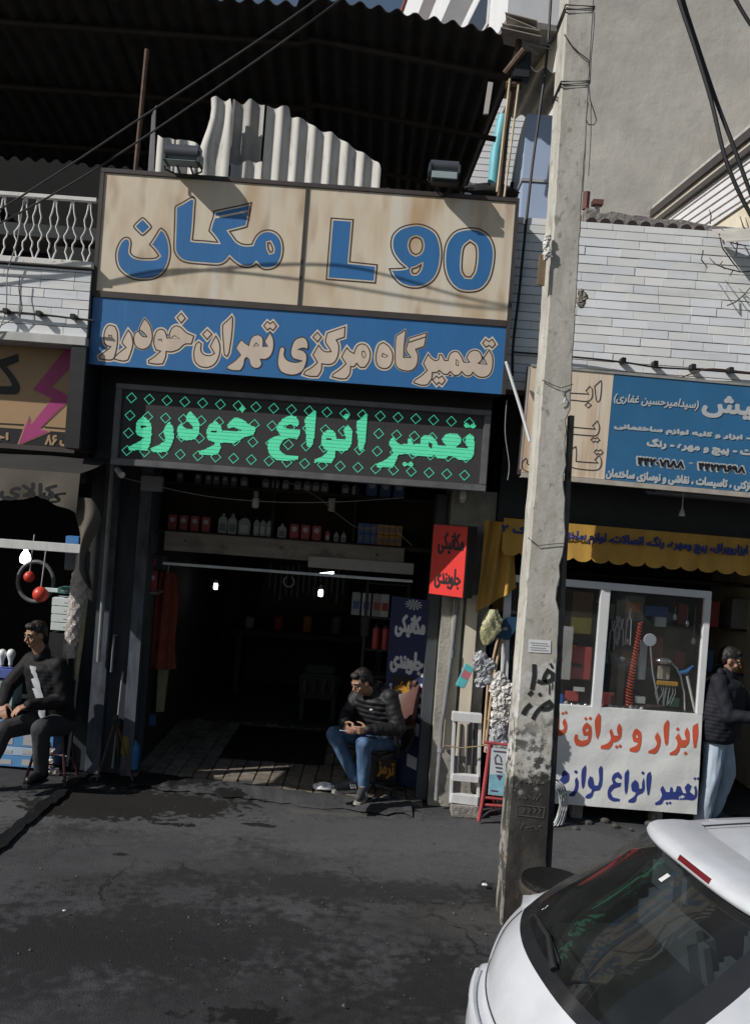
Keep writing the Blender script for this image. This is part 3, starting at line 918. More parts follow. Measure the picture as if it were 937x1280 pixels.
low_glyphs = [
    (g4, [(105,155),(140,165),(158,210),(158,290),(145,360),(130,400),(100,410),(30,402),(25,385),(60,355),(100,325),(110,312),(75,300),(60,260),(65,205),(82,168)], [[(95,230),(115,232),(118,242),(98,240)]]),
    (g4, [(237,192),(260,225),(272,290),(258,350),(235,410),(200,418),(140,405),(140,388),(180,350),(222,320),(192,285),(208,245)], []),
    (g4, [(357,108),(390,145),(412,210),(410,270),(385,315),(345,332),(305,320),(282,285),(280,235),(295,207),(315,202),(330,225),(350,240),(375,240),(345,205),(318,190),(332,150)], []),
    (g4, [(717,235),(700,292),(650,295),(610,330),(560,350),(515,348),(510,390),(490,438),(440,440),(388,432),(386,415),(430,385),(475,346),(440,335),(425,290),(430,235),(450,195),(480,185),(505,200),(522,250),(538,248),(540,215),(560,175),(590,160),(625,175),(665,212)], [[(548,251),(575,233),(612,254)], [(456,262),(480,258),(482,270)]]),
    (g4, [(625,68),(655,105),(625,140),(595,100)], []),
    (g5, [(205,205),(228,250),(235,310),(220,370),(190,415),(140,435),(85,425),(50,385),(45,320),(60,265),(80,248),(98,262),(95,310),(115,340),(160,350),(195,332),(165,280),(185,240)], []),
    (g5, [(142,158),(175,192),(140,230),(108,192)], []),
    (g5, [(320,62),(328,80),(320,200),(300,330),(285,355),(268,340),(260,250),(255,130),(288,95)], []),
    (g5, [(600,178),(625,230),(625,300),(605,350),(570,375),(530,375),(540,410),(520,438),(485,440),(458,418),(446,378),(430,362),(416,376),(408,420),(385,458),(330,458),(285,445),(290,425),(340,390),(385,345),(350,295),(370,260),(392,232),(415,255),(445,275),(460,225),(490,200),(525,200),(548,225),(550,282),(582,280),(560,245),(580,212)], [[(480,280),(500,258),(515,275)]]),
    (g5, [(580,100),(602,117),(622,100),(648,132),(622,165),(600,147),(580,162),(555,130)], []),
    (g6, [(190,155),(220,170),(235,210),(230,245),(200,235),(160,245),(200,255),(225,290),(220,345),(195,400),(150,428),(90,430),(35,405),(12,350),(18,280),(30,235),(48,225),(65,240),(60,290),(85,325),(140,340),(192,330),(160,322),(125,310),(108,275),(115,225),(140,175)], []),
    (g6, [(303,120),(332,155),(303,190),(270,155)], []),
    (g6, [(505,80),(500,155),(440,175),(458,215),(455,280),(430,335),(390,355),(335,350),(330,400),(305,442),(250,442),(203,428),(215,405),(265,375),(303,340),(270,285),(290,250),(312,215),(335,245),(360,262),(402,262),(390,235),(362,190),(375,125)], []),
    (g6, [(630,205),(665,220),(688,270),(680,330),(650,375),(615,375),(590,346),(570,370),(545,370),(540,420),(515,458),(470,460),(410,445),(420,425),(470,390),(512,350),(480,300),(500,260),(518,232),(540,258),(570,275),(582,240),(600,215)], [[(630,262),(645,260),(655,290),(645,305),(632,290)]]),
    (g6, [(785,195),(825,225),(850,270),(850,330),(825,375),(785,385),(745,365),(730,315),(738,250),(755,210)], [[(780,275),(815,292),(800,303),(775,295)]]),
    (g7, [(210,45),(215,62),(205,150),(200,245),(253,245),(220,195),(228,150),(240,105),(368,65),(360,120),(350,165),(288,185),(305,230),(300,290),(275,330),(235,345),(180,335),(145,305),(138,240),(145,95),(178,68)], []),
    (g7, [(825,190),(850,240),(850,310),(835,360),(800,388),(745,385),(705,353),(690,375),(655,378),(625,348),(605,372),(570,375),(542,348),(520,370),(490,365),(462,340),(440,355),(410,355),(405,400),(375,445),(330,448),(275,430),(285,410),(330,380),(372,340),(345,290),(362,255),(380,222),(400,248),(430,268),(455,262),(462,225),(478,225),(500,268),(525,268),(535,230),(560,205),(595,205),(620,235),(640,280),(682,280),(660,250),(680,210),(720,192),(755,205),(772,240),(770,265),(745,290),(808,295),(785,248),(805,220)], [[(585,262),(600,275),(598,305),(585,300)]]),
    (g7, [(440,380),(457,397),(480,380),(505,412),(480,445),(457,427),(440,445),(412,410)], []),
    (g7, [(800,112),(823,130),(848,112),(872,148),(848,175),(824,157),(800,170),(778,140)], []),
]
fb, fc, fd = MB(), MB(), MB()
for gi, (org, out, holes) in enumerate(low_glyphs):
    o, hs = glyph(org, out, holes)
    e = gi * .00004
    fill(fc, pl, inflate_sound(o, 2.7 * PXM), (), .0008 + e)
    layer(fd, o, hs, .8 * PXM, .0018 + e)
    hh = [inflate(h, .75 * PXM) for h in hs]
    fill(fb, pl, inflate_sound(o, -.75 * PXM, hh), hh, .0028 + e)
fz = zp(*g7, YS)
bar_ = MB()
stroke(bar_, pl, fz([(238, 135), (360, 95)]), 1.5 * PXM, .004, closed=False)
bar_.part('letter_bar', sign_brown, sg)
fc.part('lettering_edge', cream_edge, sg)
fb.part('cream_lettering', cream_letter, sg)
fd.part('lettering_outline', sign_brown, sg)

# ------------------------------------------------------------------ the LED sign
YL = 8.06
ld = thing('led_sign', 'black LED display with glowing green Persian lettering under the painted sign', 'sign', (-.75, YL, 2.99))
MB().box(-2.31, .93, YL + .02, YL + .16, 2.99, 3.68).part('case', sign_frame, ld)
MB().box(-2.27, .89, YL + .008, YL + .02, 3.038, 3.64).part('display', led_face, ld)
for nm, b in (('bottom_rail', (-2.333, .951, YL - .02, YL + .1, 2.976, 3.036)), ('top_rail', (-2.333, .951, YL - .02, YL + .1, 3.64, 3.688)),
              ('side_rail', (-2.333, -2.273, YL - .018, YL + .1, 3.0365, 3.6395)), ('side_rail', (.891, .951, YL - .018, YL + .1, 3.0365, 3.6395))):
    MB().box(*b).part(nm, led_frame, ld, bev=.006)
sm_ = MB()
for i in range(1, 11): sm_.box(-2.27 + i * .287, -2.267 + i * .287, YL + .0072, YL + .008, 3.038, 3.64)
for i in range(1, 4): sm_.box(-2.27, .89, YL + .0074, YL + .008, 3.038 + i * .15, 3.04 + i * .15)
sm_.part('module_seams', sign_frame, ld)
lA, lB, lC = (145, 480, 5.206), (320, 490, 6.247), (455, 500, 5.856)
led_glyphs = [
    (lA, [(180,210),(215,240),(232,280),(230,350),(215,410),(200,432),(85,430),(80,410),(150,375),(185,350),(140,330),(128,300),(140,240)], [(160,272),(195,272),(195,285),(160,285)]),
    (lA, [(348,245),(372,285),(375,350),(355,410),(325,442),(228,438),(225,420),(280,395),(325,365),(315,330),(310,300),(335,255)], None),
    (lA, [(485,175),(520,215),(543,260),(540,320),(510,358),(455,366),(410,350),(398,310),(405,275),(425,255),(440,280),(470,292),(505,290),(490,265),(455,235),(465,195)], None),
    (lA, [(645,240),(680,270),(690,305),(760,308),(820,305),(800,295),(765,280),(735,290),(720,270),(755,230),(785,218),(830,235),(870,268),(912,282),(895,330),(840,345),(770,383),(680,382),(678,425),(655,462),(545,460),(538,440),(590,420),(645,390),(640,380),(595,360),(590,310),(605,270)], [(620,302),(655,302),(655,316),(620,316)]),
    (lA, [(820,140),(845,158),(822,185),(798,160)], None),
    (lB, [(265,185),(310,190),(335,240),(320,275),(300,260),(260,255),(225,258),(215,275),(250,290),(345,295),(340,330),(320,370),(280,360),(220,370),(190,410),(185,450),(210,480),(250,495),(330,500),(325,530),(260,535),(160,530),(110,490),(92,440),(95,390),(140,350),(190,340),(180,320),(158,290),(175,250),(210,210)], None),
    (lB, [(455,140),(470,160),(460,270),(445,400),(420,435),(395,420),(385,270),(382,210),(420,175)], None),
    (lB, [(715,258),(748,300),(745,400),(715,455),(680,460),(620,455),(615,510),(585,555),(455,550),(455,530),(520,500),(560,460),(530,440),(508,390),(520,330),(550,300),(590,295),(615,315),(630,365),(700,368),(690,320),(680,295)], [(550,362),(588,365),(588,378),(550,378)]),
    (lB, [(705,165),(732,185),(705,220),(680,188)], None),
    (lB, [(855,170),(865,190),(858,300),(850,400),(825,465),(800,450),(790,330),(782,235),(820,205)], None),
    (lC, [(770,248),(800,270),(805,310),(800,400),(770,435),(700,437),(660,420),(620,410),(600,425),(540,425),(510,400),(490,415),(430,412),(400,410),(370,410),(330,395),(250,400),(240,430),(210,495),(95,492),(88,470),(150,440),(210,395),(205,360),(180,325),(195,285),(215,275),(250,320),(315,322),(320,280),(340,280),(360,322),(410,325),(415,280),(440,260),(490,262),(530,305),(540,335),(600,338),(575,305),(570,285),(600,250),(680,245),(710,285),(705,315),(670,345),(760,352),(740,310),(745,275)], [(475,305),(497,325),(497,355),(480,350),(470,330)]),
    (lC, [(295,450),(318,466),(340,450),(362,470),(345,490),(318,475),(295,487),(275,467)], None),
    (lC, [(750,165),(772,187),(800,170),(820,190),(795,212),(770,195),(745,203),(728,185)], None),
]
CELL = 0.008
def cells_of(polys):
    """fill the outlines with rows of square LED pixels, run by run"""
    zs = [p[1] for q in polys for p in q]
    runs = []
    k0, k1 = int(min(zs) / CELL) - 1, int(max(zs) / CELL) + 1
    for k in range(k0, k1 + 1):
        z = (k + .5) * CELL
        xs_ = []
        for q in polys:
            for i in range(len(q)):
                a, b = q[i - 1], q[i]
                if (a[1] > z) != (b[1] > z):
                    xs_.append(a[0] + (z - a[1]) / (b[1] - a[1]) * (b[0] - a[0]))
        xs_.sort()
        for a, b in zip(xs_[::2], xs_[1::2]):
            a, b = round(a / CELL) * CELL, round(b / CELL) * CELL
            if b > a: runs.append((a, b, k))
    return runs
on, dim = [MB(), MB(), MB()], MB()
pll = facade(YL)
for org, out, hole in led_glyphs:
    f = zp(*org, YL)
    wd_ = {145: 0, 320: 1, 455: 2}[org[0]]
    polys = [[(p.x, p.y) for p in smooth_path(f(out), True, 3)]] + ([f(hole)] if hole else [])
    for a, b, k in cells_of(polys):
        gap = .0028 if k % 4 == 0 else .0004
        on[wd_].add([pll.at(a, k * CELL + gap, -.003), pll.at(b, k * CELL + gap, -.003), pll.at(b, (k + 1) * CELL, -.003), pll.at(a, (k + 1) * CELL, -.003)], [(0, 1, 2, 3)])
for k in range(3): on[k].part('led_word', led_on, ld)
p00 = W(164.4, 497.2, YL)
for i in range(20):
    for j in range(4):
        cx, cz = p00.x + i * .1557 - j * .002, p00.z - j * .1542
        h = .0435
        stroke(dim, pll, [(cx, cz + h), (cx + h, cz), (cx, cz - h), (cx - h, cz)],   .0052, -.005)
dim.part('led_pattern', led_dim, ld, kind='stuff')

# ------------------------------------------------------------------ left shop signs
YA = 8.1
ar = thing('arrow_sign', 'orange and black shop sign with a magenta lightning arrow at far left', 'sign', (-3.6, YA, 3.07))
orange_p = M('orange_sign', (0.40, 0.26, 0.14), .5, var=.08, scale=2, stain=((.48, .40, .28), 1.2, (1, 1, 2), .5, .2, .4))
ink = M('sign_ink', (0.012, 0.012, 0.016), .5, var=0)
magenta = M('magenta', (0.40, 0.05, 0.19), .5, var=.15, scale=2)
zt, zb, xr = 3.955, W(50, 557, YA).z, W(97, 500, YA).x
zdk = W(50, 538, YA).z
MB().box(-4.4, xr, YA, YA + .08, zdk, zt).part('orange_panel', orange_p, ar)
MB().box(-4.4, xr, YA, YA + .08, zb, zdk - .002).part('black_panel', ink, ar)
MB().box(-4.42, xr + .01, YA - .012, YA + .1, zb - .045, zb - .002).part('bottom_rail', sign_frame, ar)
MB().box(xr + .002, xr + .14, YA - .27, YA + .2, zb - .02, zt).part('side_case', black_steel, ar, bev=.008)
pa = facade(YA)
za = zp(0, 420, 8.518, YA)
arrow = za([(735,92),(810,92),(810,270),(552,540),(770,655),(425,990),(520,1018),(200,1160),(312,865),(330,950),(560,668),(357,572)])
edge, mg = MB(), MB()
fill(edge, pa, za([(735,84),(818,84),(818,276),(566,540),(790,655),(440,985),(545,1020),(180,1178),(308,835),(335,925),(545,672),(335,575)]), (), .003)
fill(mg, pa, arrow, (), .005)
edge.part('arrow_edge', orange_p, ar); mg.part('arrow', magenta, ar)
bl = MB()
stroke(bl, pa, za([(-500, 905), (260, 945)]), 1.4 * YA / F, .004, closed=False)
stroke(bl, pa, za([(470, 968), (806, 994)]), 1.4 * YA / F, .004, closed=False)
# the large letter kaf at the left edge
kaf = [(195,190),(205,272),(75,325),(150,420),(205,510),(215,560),(195,605),(150,622),(-300,605),(-300,530),(60,535),(125,535),(135,520),(90,440),(10,340),(-30,300),(-20,262)]
fill(bl, pa, [(q.x, q.y) for q in smooth_path(za(kaf))], (), .006)
bl.part('black_lettering', ink, ar)
ol = MB()
a = rect(57, 545, 96, 560, YA)
text_into(ol, 'پلاک ۸۶', pa, a[0], a[1] + .03, a[2] - .03, a[3] + .02, .003, .012)
ol.part('orange_lettering', orange_p, ar); ol = MB()
a = rect(-38, 537, 11, 553, YA)
text_into(ol, 'اجرت', pa, a[0], a[1], a[2], a[3], .003, .012)
ol.part('orange_lettering', orange_p, ar)
# grey awning of the left shop, sagging, with a torn flap
aw = thing('awning', 'faded grey canvas awning with black lettering over the left shop', 'awning', (-3.3, 7.4, 2.6))
canvas = M('shade_grey_canvas', (0.10, 0.088, 0.072), .9, var=.15, scale=5, stain=((.045, .04, .034), 4, (1, 1, .5), .5, .2, .7))  # grey canvas, base colour darkened to stand in for shade on the awning
def awn(u, v):
    x = -4.1 + 1.72 * u
    droop = 0.05 * sin(u * 9) * v - .10 * max(0, u - .8) / .2 * v + .012 * sin(u * 40) * v
    z = 2.865 - v * .25 + droop
    return (x, 7.4 - .03 * v - .02 * sin(u * 22) * v, z)
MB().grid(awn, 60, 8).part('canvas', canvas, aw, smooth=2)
def flap(u, v):
    top, bot = W(103, 622, 7.4), W(112, 738, 7.42)
    p = top.lerp(bot, v)
    wdt = .17 * (1 - v) ** .7 * (1 + .5 * sin(v * 8)) + .005
    return (p.x + (u - .5) * wdt + .03 * sin(v * 7), p.y + .05 * sin(u * 5 + v * 6), p.z)
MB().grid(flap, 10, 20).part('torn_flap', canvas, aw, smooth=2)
lt = MB()
pw = Plane((0, 8.78, 0), (1, 0, 0), (0, -.1, -.3)); pw.V = V((0, .1, .3)).normalized(); pw.N = pw.U.cross(pw.V)
a = rect(1, 600, 71, 630, 7.34)
text_into(lt, 'کالای', facade(7.34), a[0], a[1], a[2], a[3], .0, .014)
lt.part('lettering', ink, aw)

# ------------------------------------------------------------------ right shop: blue and cream board
YB = 7.93
slope = -.0165
pb = Plane((1.16, YB, 0), (cos(slope), 0, sin(slope)), (-sin(slope), 0, cos(slope)))
rb = thing('shop_sign', 'blue and stained cream signboard of the tool shop right of the utility pole', 'sign', (3.0, YB, 3.15))
def pbox(name, mat, a, b, c, d, o0, o1, par=rb, bev=0):
    mb = MB()
    vs = [pb.at(x, z, o) for o in (o0, o1) for (x, z) in ((a, c), (b, c), (b, d), (a, d))]
    mb.add(vs, [(0, 3, 2, 1), (4, 5, 6, 7), (0, 1, 5, 4), (1, 2, 6, 5), (2, 3, 7, 6), (3, 0, 4, 7)])
    return mb.part(name, mat, par, bev=bev)
cream2 = M('cream_sign_panel_streaked', (0.76, 0.65, 0.51), .55, var=.08, scale=1.5, stretch=(4, 4, .3),
           stain=[((.5, .3, .16), 1.5, (5, 5, .25), .52, .12, .65), ((.78, .74, .66), 2.0, (6, 6, .2), .55, .12, .8)])
blue2 = M('blue_board', (0.032, 0.145, 0.30), .5, var=.12, scale=2, stain=((.08, .22, .36), 3, (1, 1, .5), .55, .2, .5))
grey_letter = M('pale_grey_lettering', (0.5, 0.52, 0.53), .6, var=.05)
def ab(px, py):
    p = W(px, py, YB) - pb.o
    return p.dot(pb.U), p.dot(pb.V)
def zb_(ox, oy, s):
    return lambda pts: [ab(ox + p[0] / s, oy + p[1] / s) for p in pts]
zt2, zb2, dv = 4.076, 3.168, ab(760, 540)[0]
pbox('case', sign_frame, 0, 3.4, zb2 - .02, zt2 + .015, -.12, -.012)
pbox('cream_panel', cream2, .016, dv, zb2, zt2, -.011, 0)
pbox('blue_panel', blue2, dv + .002, 3.4, zb2, zt2, -.011, .001)
pbox('edge_flap', M('grey_edge_sheet', (.4, .37, .34), .7, var=.2), .0, .014, zb2 + .02, zt2 + .0, -.011, .002)
pbox('bottom_rail', M('board_rail', (.42, .38, .33), .7, var=.2, scale=9), 0.02, 3.4, zb2 - .045, zb2 - .003, -.1, .012)
pbox('top_rail', M('board_rail_grey', (.3, .3, .28), .7, var=.2, scale=9), 0.02, 3.4, zt2 + .002, zt2 + .022, -.1, .008)
z6 = zb_(640, 455, 7.208)
bk = MB()
wln = 1.0 * YB / F
for pth, cl in (([(795,148),(801,165),(797,250),(785,325),(765,343),(752,320),(738,200)], 1),
                ([(400,262),(540,262),(612,266),(685,270),(660,240),(695,200),(715,225),(718,290),(690,330),(640,335),(540,325),(400,322)], 0),
                ([(680,345),(708,370),(680,395),(652,370)], 1),
                ([(400,560),(548,568),(650,578),(745,585),(720,555),(762,512),(782,560),(775,615),(745,645),(640,640),(545,632),(400,625)], 0),
                ([(725,660),(743,672),(762,660),(785,684),(762,705),(743,693),(725,705),(705,682)], 1),
                ([(530,765),(570,742),(575,800),(570,876),(660,884),(768,890),(740,862),(778,822),(800,870),(795,920),(765,952),(700,955),(600,945),(535,930),(520,900),(526,830),(530,765)], 0),
                ([(752,770),(773,782),(792,770),(815,795),(792,818),(773,804),(752,816),(735,793)], 1),
                ([(120,848),(90,880),(85,920),(105,955),(150,972),(250,975)], 0),
                ([(120,848),(133,868),(128,895),(150,905),(250,905)], 0)):
    f = [(p[0], p[1]) for p in z6(pth)]
    q = smooth_path(f, bool(cl))
    stroke(bk, pb, q, wln, .003, closed=bool(cl))
bk.part('outlined_lettering', ink, rb)
def bt(mt, s, px0, py0, px1, py1, bold, persian=True, slant=0, off=.004):
    a0, b1 = ab(px0, py0); a1, b0 = ab(px1, py1)
    mb = MB()
    text_into(mb, s, pb, a0, a1, min(b0, b1), max(b0, b1), off, bold, persian, slant)
    mb.part('black_numerals' if mt is ink else 'grey_lettering', mt, rb)
bt(grey_letter, '(سیدامیرحسین غفاری)', 767, 491, 872, 514, .006, slant=.2)
bt(grey_letter, 'چالیش', 878, 490, 985, 533, .022)
bt(grey_letter, 'چسب - ابزار و کلیه لوازم ساختمانی', 767, 529, 980, 557, .013)
bt(grey_letter, 'اتصالات - پیچ و مهره - رنگ', 808, 547, 975, 577, .013)
bt(grey_letter, '۴۴۲۰۷۱۸۸', 794, 569, 856, 588, .026, off=.002)
bt(grey_letter, '۴۴۲۳۱۶۹۸', 870, 576, 932, 594, .026, off=.002)
bt(grey_letter, '-', 860, 578, 866, 580, .012, off=.002)
bt(ink, '۴۴۲۰۷۱۸۸', 796, 571, 854, 586, .011, off=.0055)
bt(ink, '۴۴۲۳۱۶۹۸', 872, 578, 930, 592, .011, off=.0055)
bt(grey_letter, 'لوله بازکنی ، تاسیسات ، نقاشی و نوسازی ساختمان', 757, 585, 958, 617, .011)

# ------------------------------------------------------------------ yellow awning with a scalloped hem
YW = 8.45
yellow = M('yellow_canvas', (0.5, 0.285, 0.055), .85, var=.15, scale=5, stretch=(2, 1, .5), stain=((.3, .17, .05), 3, (2, 1, .4), .55, .2, .6))
navy = M('navy_print', (0.02, 0.04, 0.2), .7, var=0)
ya = thing('awning', 'yellow canvas awning with scalloped hem and blue lettering', 'awning', (2.9, YW, 2.4))
pyw = Plane((1.15, YW, 0), (cos(-.012), 0, sin(-.012)), (0, 0, 1)); pyw.V = V((sin(.012), 0, cos(.012))); pyw.N = pyw.U.cross(pyw.V)
hem = MB()
def hemz(a):
    t = (a / .165) % 1
    return -.05 * math.sqrt(max(0, 1 - (2 * t - 1) ** 2))
N_ = 220
L_ = 3.5
def yawn(u, v):
    a = u * L_
    zt_, zb_2 = 2.764, 2.472 + hemz(a)
    return pyw.at(a, zt_ + (zb_2 - zt_) * v, .012 * sin(a * 9 + v) * v + .006 * sin(a * 23) * v)
hem.grid(yawn, N_, 6)
hem.part('canvas', yellow, ya, smooth=2)
def drape(u, v):
    top0, top1 = W(605, 650, 8.56), W(650, 655, 8.58)
    b0, b1 = W(594, 766, 8.54), W(642, 735, 8.58)
    p = top0.lerp(top1, u).lerp(b0.lerp(b1, u), v)
    return p + V((0, -.035 * sin(u * 15 + v * 3) - .03 * v, 0)) - V((.03 * sin(v * 4) * (u - .2), 0, 0))
MB().grid(drape, 26, 16).part('hanging_end', yellow, ya, smooth=2)
def yt(s, px0, py0, px1, py1, bold):
    a = W(px0, py0, YW) - pyw.o; b = W(px1, py1, YW) - pyw.o
    z0_, z1_ = sorted((a.dot(pyw.V), b.dot(pyw.V)))
    yl = MB()
    text_into(yl, s, pyw, a.dot(pyw.U), b.dot(pyw.U), z0_, z1_, .022, bold)
    yl.part('lettering', navy, ya)
yt('ابزارویراق، پیچ ومهره، رنگ، اتصالات، لوازم ساختمان', 690, 659, 932, 698, .012)
yt('پلاک ۲', 626, 655, 672, 672, .012)

# ------------------------------------------------------------------ white cloth banner under the window
YN = 8.57
bn = thing('cloth_banner', 'white cloth banner with red and blue Persian lettering below the shop window', 'banner', (2.2, YN, .02))
cloth = M('banner_cloth', (0.72, 0.73, 0.72), .8, var=.05, scale=3, stain=((.5, .5, .48), 2.2, (1, 1, 1), .54, .2, .55), bump=.25, bscale=9)
def bann(u, v):
    tl, tr, bl_, br = W(640, 877, YN), W(877, 893, YN), W(640, 1000, YN), W(870, 1018, YN)
    p = tl.lerp(tr, u).lerp(bl_.lerp(br, u), v)
    return p + V((0, -.004 - .006 * sin(u * 7 + v * 3) * sin(v * 3.1) - .0012 * sin(u * 31 + v * 13) - .0012 * sin((u * .4 + v) * 22), 0))
MB().grid(bann, 60, 36).part('cloth', cloth, bn, smooth=2)
red_p = M('red_print', (0.62, 0.1, 0.045), .7, var=.06)
blue_p = M('blue_print', (0.03, 0.05, 0.24), .7, var=.06)
zn = zp(690, 880, 4.805, YN)
pn = facade(YN)
def draw(mb, shapes, zf, pl_, off):
    for s in shapes:
        o = [(q.x, q.y) for q in smooth_path(zf(s[0]), True, 3)]
        hs = [[(q.x, q.y) for q in smooth_path(zf(h), True, 3)] for h in s[1:]]
        fill(mb, pl_, o, hs, off)
def dmd(x, y, r=13): return ([(x, y - r), (x + r * .95, y), (x, y + r), (x - r * .95, y)],)
rd, bd = MB(), MB()
draw(rd, [([(870,112),(873,170),(858,258),(845,262),(838,200),(840,135)],),
    ([(805,138),(820,170),(815,230),(790,260),(762,258),(757,280),(740,305),(700,305),(700,292),(735,270),(748,235),(735,200),(755,173),(775,215),(800,212),(790,173)],), dmd(795,294), dmd(750,150),
    ([(690,92),(698,110),(692,230),(680,250),(671,230),(665,130)],),
    ([(628,168),(645,200),(645,240),(630,280),(610,298),(572,292),(575,280),(610,262),(625,235),(612,200)],),
    ([(505,146),(530,170),(533,220),(520,270),(500,288),(460,282),(465,265),(500,250),(515,232),(485,225),(478,190),(490,155)], [(500,182),(512,190),(510,205),(498,200)]),
    ([(398,113),(413,140),(410,200),(385,225),(362,230),(355,250),(335,272),(288,268),(290,250),(330,235),(350,205),(340,165),(352,148),(368,188),(394,190),(385,150)],), dmd(384,257,12), dmd(405,252,12),
    ([(275,53),(288,70),(285,160),(272,210),(262,200),(252,100)],),
    ([(205,108),(231,135),(232,200),(215,240),(175,255),(140,247),(128,212),(135,180),(150,183),(150,205),(175,220),(210,212),(215,190),(185,187),(177,150),(190,120)], [(205,143),(216,155),(205,167),(194,155)]), dmd(198,87,12), dmd(225,85,12),
    ([(72,83),(86,120),(80,165),(50,190),(20,188),(-30,185),(-30,160),(10,158),(20,130),(18,33),(38,28),(40,90),(38,152),(60,155),(68,140),(58,110)],), dmd(61,55,11), dmd(80,50,11)], zn, pn, 0)
draw(bd, [([(858,488),(866,520),(862,560),(840,577),(800,573),(760,574),(720,570),(690,572),(665,574),(650,600),(615,605),(613,592),(640,575),(655,545),(645,510),(660,488),(680,527),(700,527),(705,498),(717,498),(722,527),(735,525),(745,490),(765,493),(780,532),(800,535),(790,500),(810,473),(832,490),(820,525),(850,547),(852,520),(846,500)],),
    dmd(852,446,10), dmd(871,446,10), dmd(685,594,10), dmd(703,592,10),
    ([(585,403),(591,440),(578,540),(568,546),(560,480),(565,420)],),
    ([(545,438),(551,500),(540,530),(507,547),(497,580),(480,590),(452,588),(455,575),(485,555),(500,532),(475,520),(471,480),(495,453),(512,470),(517,508),(534,505),(536,470)],), dmd(540,412,12),
    ([(452,390),(458,410),(448,520),(438,542),(432,520),(431,420)],),
    ([(395,406),(413,430),(410,452),(385,437),(370,450),(385,470),(412,472),(405,495),(370,505),(347,530),(362,558),(402,568),(400,582),(360,582),(333,562),(330,520),(345,490),(362,478),(354,445),(370,416)],),
    ([(290,370),(301,385),(296,480),(280,515),(247,522),(235,555),(215,566),(195,562),(200,548),(230,530),(235,512),(215,495),(212,460),(225,433),(241,440),(250,488),(272,488),(280,450),(277,392)],),
    ([(198,366),(203,390),(192,490),(180,510),(173,480),(175,398)],),
    ([(145,438),(156,470),(150,520),(130,555),(98,553),(100,542),(125,520),(135,490),(134,455)],), dmd(140,407,13),
    ([(75,396),(99,420),(96,460),(75,476),(52,482),(43,510),(38,546),(27,546),(28,490),(38,460),(53,440),(58,410)],)], zn, pn, 0)
def drape_print(mb):
    tl, tr, bl_ = W(640, 877, YN), W(877, 893, YN), W(640, 1000, YN)
    for v in mb.v:
        u_, v_ = (v.x - tl.x) / (tr.x - tl.x), (tl.z - v.z) / (tl.z - bl_.z)
        v.y = bann(u_, v_).y - .003
drape_print(rd); drape_print(bd)
rd.part('red_lettering', red_p, bn)
bd.part('blue_lettering', blue_p, bn)

# ------------------------------------------------------------------ red blade sign
red_face = M('red_sign_face', (0.72, 0.035, 0.03), .5, var=.06, scale=3)
RS = thing('blade_sign', 'red lightbox sign with black lettering turned towards the garage door', 'sign', (.75, 8.4, 2.1))
A_, B2 = W(530.5, 744, 8.55), W(572, 746, 8.33)
tl_, tr_ = W(541, 659, 8.55), W(583, 654, 8.33)
Uh = V((B2.x - A_.x, B2.y - A_.y, 0))
pls = Plane((tl_.x, tl_.y, 0), Uh, (0, 0, 1))
wr = Uh.length + .02
zr0, zr1 = W(551, 745, 8.44).z, W(562, 656, 8.44).z
def rbox(name, mat, a, b, c, d, o0, o1, bev=0):
    mb = MB()
    mb.add([pls.at(x, z, o) for o in (o0, o1) for (x, z) in ((a, c), (b, c), (b, d), (a, d))],
           [(0, 3, 2, 1), (4, 5, 6, 7), (0, 1, 5, 4), (1, 2, 6, 5), (2, 3, 7, 6), (3, 0, 4, 7)])
    return mb.part(name, mat, RS, bev=bev)
rbox('case', black_steel, 0, wr, zr0, zr1, -.16, -.006, .004)
rbox('face', red_face, .008, wr - .008, zr0 + .008, zr1 - .008, -.006, 0)
rl = MB()
hh = zr1 - zr0
text_into(rl, 'مکانیکی', pls, wr * .18, wr * .92, zr0 + hh * .58, zr0 + hh * .90, .003, .012)
rl.part('lettering', ink, RS); rl = MB()
text_into(rl, 'جلوبندی', pls, wr * .15, wr * .9, zr0 + hh * .10, zr0 + hh * .40, .003, .010)
rl.part('lettering', ink, RS)
MB().tube([pls.at(wr * .3, zr1, -.08), pls.at(wr * .3, zr1 + .35, -.08), pls.at(wr * .3, zr1 + .4, -.4)], .012, 6).part('bracket', black_steel, RS)

# ------------------------------------------------------------------ dark blue banner panel on the opened door leaf
navy_cloth = M('navy_banner', (0.012, 0.02, 0.085), .65, var=.1, scale=3)
white_print = M('white_print', (0.62, 0.63, 0.66), .7, var=.05)
yellow_print = M('yellow_print', (0.45, 0.22, 0.02), .7, var=.05)
pd = Plane((.60, 9.07, 0), V((.42, -.23, 0)), (0, 0, 1))          # a runs towards the left as negative
db = thing('banner_board', 'tall navy blue board with white lettering behind the office chair', 'banner', (.4, 9.2, .03))
def dbox(name, mat, a, b, c, d, o0, o1, par):
    mb = MB()
    mb.add([pd.at(x, z, o) for o in (o0, o1) for (x, z) in ((a, c), (b, c), (b, d), (a, d))],
           [(0, 3, 2, 1), (4, 5, 6, 7), (0, 1, 5, 4), (1, 2, 6, 5), (2, 3, 7, 6), (3, 0, 4, 7)])
    return mb.part(name, mat, par)
dbox('board', navy_cloth, -.42, 0.0, .04, 1.9, -.02, 0, db)
wl = MB()
text_into(wl, 'مکانیکی', pd, -.36, -.02, 1.50, 1.74, .003, .022)
wl.part('white_lettering', white_print, db); wl = MB()
text_into(wl, 'جلوبندی', pd, -.385, -.02, 1.14, 1.38, .003, .022)
wl.part('white_lettering', white_print, db); wl = MB()
text_into(wl, 'ترمز', pd, -.40, -.10, .88, 1.04, .003, .02)
wl.part('white_lettering', white_print, db)
